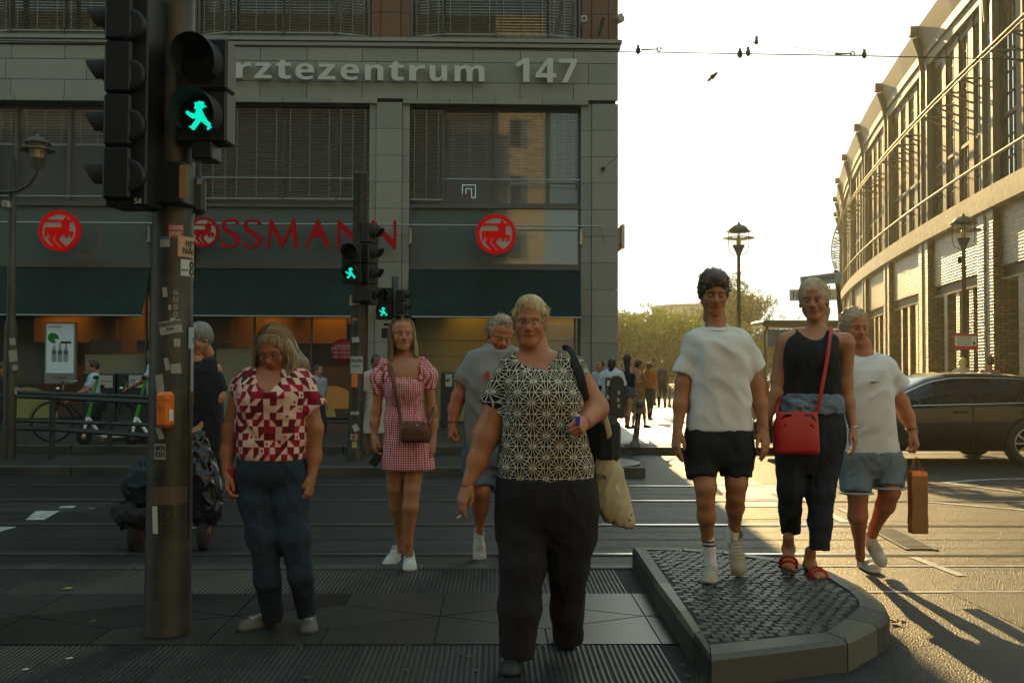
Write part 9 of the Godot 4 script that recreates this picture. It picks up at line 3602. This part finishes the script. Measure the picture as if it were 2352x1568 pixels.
func build_small_things() -> void:
	# on the office wall
	var t := thing("security_camera", "pale security camera on the terracotta pier left of the tube lamp", "camera", at(1341, 46, 24.2))
	var b := MB.new()
	b.obox(Transform3D(Basis(Vector3.BACK, 0.2), Vector3.ZERO), Vector3(0.13, 0.17, 0.25), 0.02)
	obj("housing", b, M.grey_plate, t)
	b = MB.new()
	b.lathe([Vector2(0.03, 0), Vector2(0.03, 0.02), Vector2(0.001, 0.02)], 12, Transform3D(Basis(Vector3.RIGHT, PI / 2), Vector3(0, 0, 0.13)))
	obj("lens", b, M.black, t)
	t = thing("security_camera", "security camera sticking out from the corner of the office building", "camera", at(1425, 42, 24.4))
	b = MB.new()
	b.obox(Transform3D(Basis(Vector3.BACK, 0.5), Vector3.ZERO), Vector3(0.16, 0.18, 0.22), 0.02)
	b.tube([Vector3(-0.02, -0.05, 0), Vector3(-0.08, -0.2, 0)], [0.02], 6)
	obj("housing", b, M.grey_plate, t)
	t = thing("tube_lamp", "slanting tube lamp on the terracotta corner pier", "wall lamp", at(1383, 58, 24.2))
	b = MB.new()
	b.tube([Vector3(-0.06, -0.2, -0.2), Vector3(0.03, 0.18, 0.1)], [0.045], 10)
	obj("tube", b, M.frame, t)
	t = thing("projecting_sign", "flat box sign sticking out from the side wall of the office building", "sign", at(1427, 547, 25.6))
	b = MB.new()
	b.obox(Transform3D(), Vector3(0.1, 0.62, 0.7), 0.02)
	b.box(Vector3(-0.2, -0.2, -0.05), Vector3(-0.04, -0.15, 0.05))
	obj("case", b, M.steel, t)
	# window marks
	t = thing("window_logo", "white and red outline squares on the dentist's window", "window sign", at(1077, 439, 24.72))
	for q: Array in [[-0.16, 0.155, 0.16, 0.155], [-0.16, 0.155, -0.16, -0.155], [0.16, 0.155, 0.16, -0.155], [0.06, -0.155, 0.16, -0.155], [-0.075, 0.06, 0.065, 0.06], [-0.075, 0.06, -0.075, -0.07], [0.065, 0.06, 0.065, -0.155]]:
		b = MB.new()
		b.box(Vector3(minf(q[0], q[2]) - 0.006, minf(q[1], q[3]) - 0.006, 0), Vector3(maxf(q[0], q[2]) + 0.006, maxf(q[1], q[3]) + 0.006, 0.004))
		obj("line", b, lit(Color(0.75, 0.85, 0.82), 0.35), t)
	b = MB.new()
	for q: Array in [[-0.165, -0.16, 0.06, -0.148], [-0.165, -0.078, 0.06, -0.066], [-0.165, -0.16, -0.153, -0.066], [0.048, -0.16, 0.06, -0.066]]:
		b.box(Vector3(q[0], q[1], 0), Vector3(q[2], q[3], 0.0045))
	obj("red_line", b, M.red_sign, t)
	t = thing("window_lettering", "pale lettering across the tan window pane", "window sign", at(1172, 424, 24.74))
	fit_text(t, "lettering", "ZAHNARZTPRAXIS", Vector3.ZERO, Vector3(0.95, 0.07, 0), 0.003, M.letter, false)
	# shop front: light box, door sticker, crates with signs
	var pd := 24.35
	var c := at(137, 800, pd)
	t = thing("poster_box", "white poster box with green leaf and spray bottles left of the sticker pole", "poster", c)
	var w := 31.0 * pd / FOCAL
	var h := 56.0 * pd / FOCAL
	b = MB.new()
	b.box(Vector3(-w - 0.04, -h - 0.25, -0.1), Vector3(w + 0.04, h + 0.04, -0.005))
	obj("case", b, M.steel, t)
	b = MB.new()
	b.box(Vector3(-w, -h, -0.004), Vector3(w, h, 0.0))
	var face := mat(lin(0.45, 0.5, 0.5), 0.4)
	face.emission_enabled = true
	face.emission = Color(0.75, 0.9, 0.92)
	face.emission_energy_multiplier = 0.05
	obj("poster_light", b, face, t)
	fit_text(t, "lettering", "ROSSMANN", Vector3(-w * 0.9, h * 0.84, 0.001), Vector3(w * 0.1, h * 0.92, 0.001), 0.002, M.frame)
	fit_text(t, "lettering", "ROSSMANN", Vector3(-w * 0.5, -h - 0.13, -0.004), Vector3(w * 0.5, -h - 0.07, -0.004), 0.004, M.frame)
	b = MB.new()
	var leaf := PackedVector2Array()
	for k in 20:
		var a := 0.35 + (TAU - 0.9) * k / 19
		leaf.append(Vector2(cos(a) * 0.14, sin(a) * 0.12))
	leaf.append(Vector2(0.02, -0.01))
	b.prism(leaf, Transform3D(Basis(Vector3.BACK, -0.5), Vector3(-w * 0.5, h * 0.42, 0.001)), 0.003)
	obj("green_leaf", b, mat(lin(0.01, 0.2, 0.02), 0.5), t)
	for q: Array in [[-0.14, 0.0], [0.0, 0.06], [0.14, 0.05]]:
		b = MB.new()
		b.prism(PackedVector2Array([Vector2(-0.055, -0.2), Vector2(0.055, -0.2), Vector2(0.06, 0.06), Vector2(0.025, 0.14), Vector2(0.02, 0.2 + q[1]), Vector2(-0.02, 0.2 + q[1]), Vector2(-0.025, 0.14), Vector2(-0.06, 0.06)]), Transform3D(Basis(), Vector3(q[0], -0.12, 0.001)), 0.003)
		obj("bottle", b, mat(lin(0.26, 0.32, 0.34), 0.5), t)
		b = MB.new()
		b.box(Vector3(q[0] - 0.035, -0.14, 0.0045), Vector3(q[0] + 0.035, -0.05, 0.006))
		obj("bottle_label", b, M.frame, t)
	b = MB.new()
	b.box(Vector3(0.02, 0.12, 0.0045), Vector3(0.26, 0.17, 0.007))
	obj("spray_head", b, M.dark_green, t)
	t = thing("opening_hours_disc", "round dark red opening-hours disc on the shop door behind the median pole", "window sign", at(786, 806, 24.65))
	b = MB.new()
	b.lathe([Vector2(0.29, 0), Vector2(0.29, 0.004), Vector2(0.001, 0.004)], 28, Transform3D(Basis(Vector3.RIGHT, PI / 2), Vector3.ZERO))
	obj("disc", b, mat(lin(0.3, 0.012, 0.03), 0.5), t)
	for q: Array in [["Unsere", 0.1, 0.18], ["Öffnungszeiten", 0.03, 0.27], ["7.00 - 22.00 Uhr", -0.07, 0.24], ["8.00 - 22.00 Uhr", -0.17, 0.22]]:
		fit_text(t, "lettering", q[0], Vector3(-q[2], q[1], 0.005), Vector3(q[2], q[1] + 0.06, 0.005), 0.003, M.letter, false)
	for q: Array in [[[188, 857, 262, 925], "dark display crate with a white heart sign behind the boy with the bicycle"], [[268, 857, 338, 925], "dark display crate with a white heart sign beside the sticker-covered pole"], [[985, 855, 1000, 945], "narrow dark display stand right of the gingham-dress woman"], [[1012, 855, 1040, 945], "dark display stand with white sign left of the grey-shirted man"]]:
		var a := at(q[0][0], q[0][1], 23.0)
		var e := at(q[0][2], q[0][3], 23.0)
		t = thing("display_crate", q[1], "display stand", Vector3((a.x + e.x) / 2, 0.12, -23.2), "display stands in front of the shop")
		b = MB.new()
		b.obox(Transform3D(Basis(), Vector3(0, a.y / 2 - 0.06, 0)), Vector3(e.x - a.x, a.y - 0.12, 0.4), 0.02)
		obj("body", b, M.dark_green, t)
		if q[0][0] != 985:
			var sw := minf((e.x - a.x) * 0.55, 0.42)
			b = MB.new()
			b.box(Vector3(0.0 - sw * 0.2, a.y - 0.44, 0.205), Vector3(sw * 0.8, a.y - 0.16, 0.215))
			var sg := obj("sign_board", b, M.grey_plate, t)
			b = MB.new()
			var heart := PackedVector2Array()
			for k in 24:
				var s := TAU * k / 24
				heart.append(Vector2(16 * pow(sin(s), 3), 13 * cos(s) - 5 * cos(2 * s) - 2 * cos(3 * s) - cos(4 * s)) * 0.0035)
			b.prism(heart, Transform3D(Basis(), Vector3(0.02, a.y - 0.3, 0.216)), 0.003)
			obj("heart", b, M.frame, sg)
			if q[0][0] < 900:
				fit_text(sg, "lettering", "Lieblinge", Vector3(0.08, a.y - 0.33, 0.216), Vector3(sw * 0.76, a.y - 0.27, 0.216), 0.002, M.frame, false)
	t = thing("crushed_leaf", "yellow leaf lying on the ribbed paving at the left", "leaf", gnd(152, 1352, 0.012))
	b = MB.new()
	b.quad(Vector3(-0.03, 0, 0.01), Vector3(0.0, 0.004, 0.025), Vector3(0.035, 0.008, 0.0), Vector3(-0.01, 0.003, -0.015))
	b.quad(Vector3(-0.01, 0.005, 0.0), Vector3(0.03, 0.006, 0.02), Vector3(0.045, 0.012, 0.005), Vector3(0.0, 0.01, -0.01))
	obj("blade", b, mat(lin(0.45, 0.33, 0.02), 0.7), t)
	t = thing("dry_leaf", "dry brown leaf lying on the road beside the rounded island kerb", "leaf", gnd(2062, 1432, 0.004))
	b = MB.new()
	for k in 5:
		var a := k * 1.2
		b.quad(Vector3(0, 0.005, 0), Vector3(cos(a) * 0.03, 0.02, sin(a) * 0.03), Vector3(cos(a + 0.4) * 0.055, 0.012, sin(a + 0.4) * 0.055), Vector3(cos(a + 0.8) * 0.03, 0.004, sin(a + 0.8) * 0.03))
	obj("blade", b, mat(lin(0.2, 0.12, 0.05), 0.8), t)
	for q: Array in [[158, 1606, 0.03], [58, 1633, 0.025], [210, 1167, 0.05]]:
		t = thing("paper_scrap", ["small pale scrap on the ribbed paving near the bottom left", "pale scrap lowest at the left on the ribbed paving", "white scrap lying on the road by the left kerb"][int(q[0] == 58) + 2 * int(q[0] == 210)], "litter", gnd(q[0], q[1] * (0.9408 if q[1] > 1500 else 1.0), 0.013))
		b = MB.new()
		b.obox(Transform3D(Basis(Vector3.UP, 0.6), Vector3.ZERO), Vector3(q[2], 0.003, 0.012))
		obj("paper", b, M.white, t)
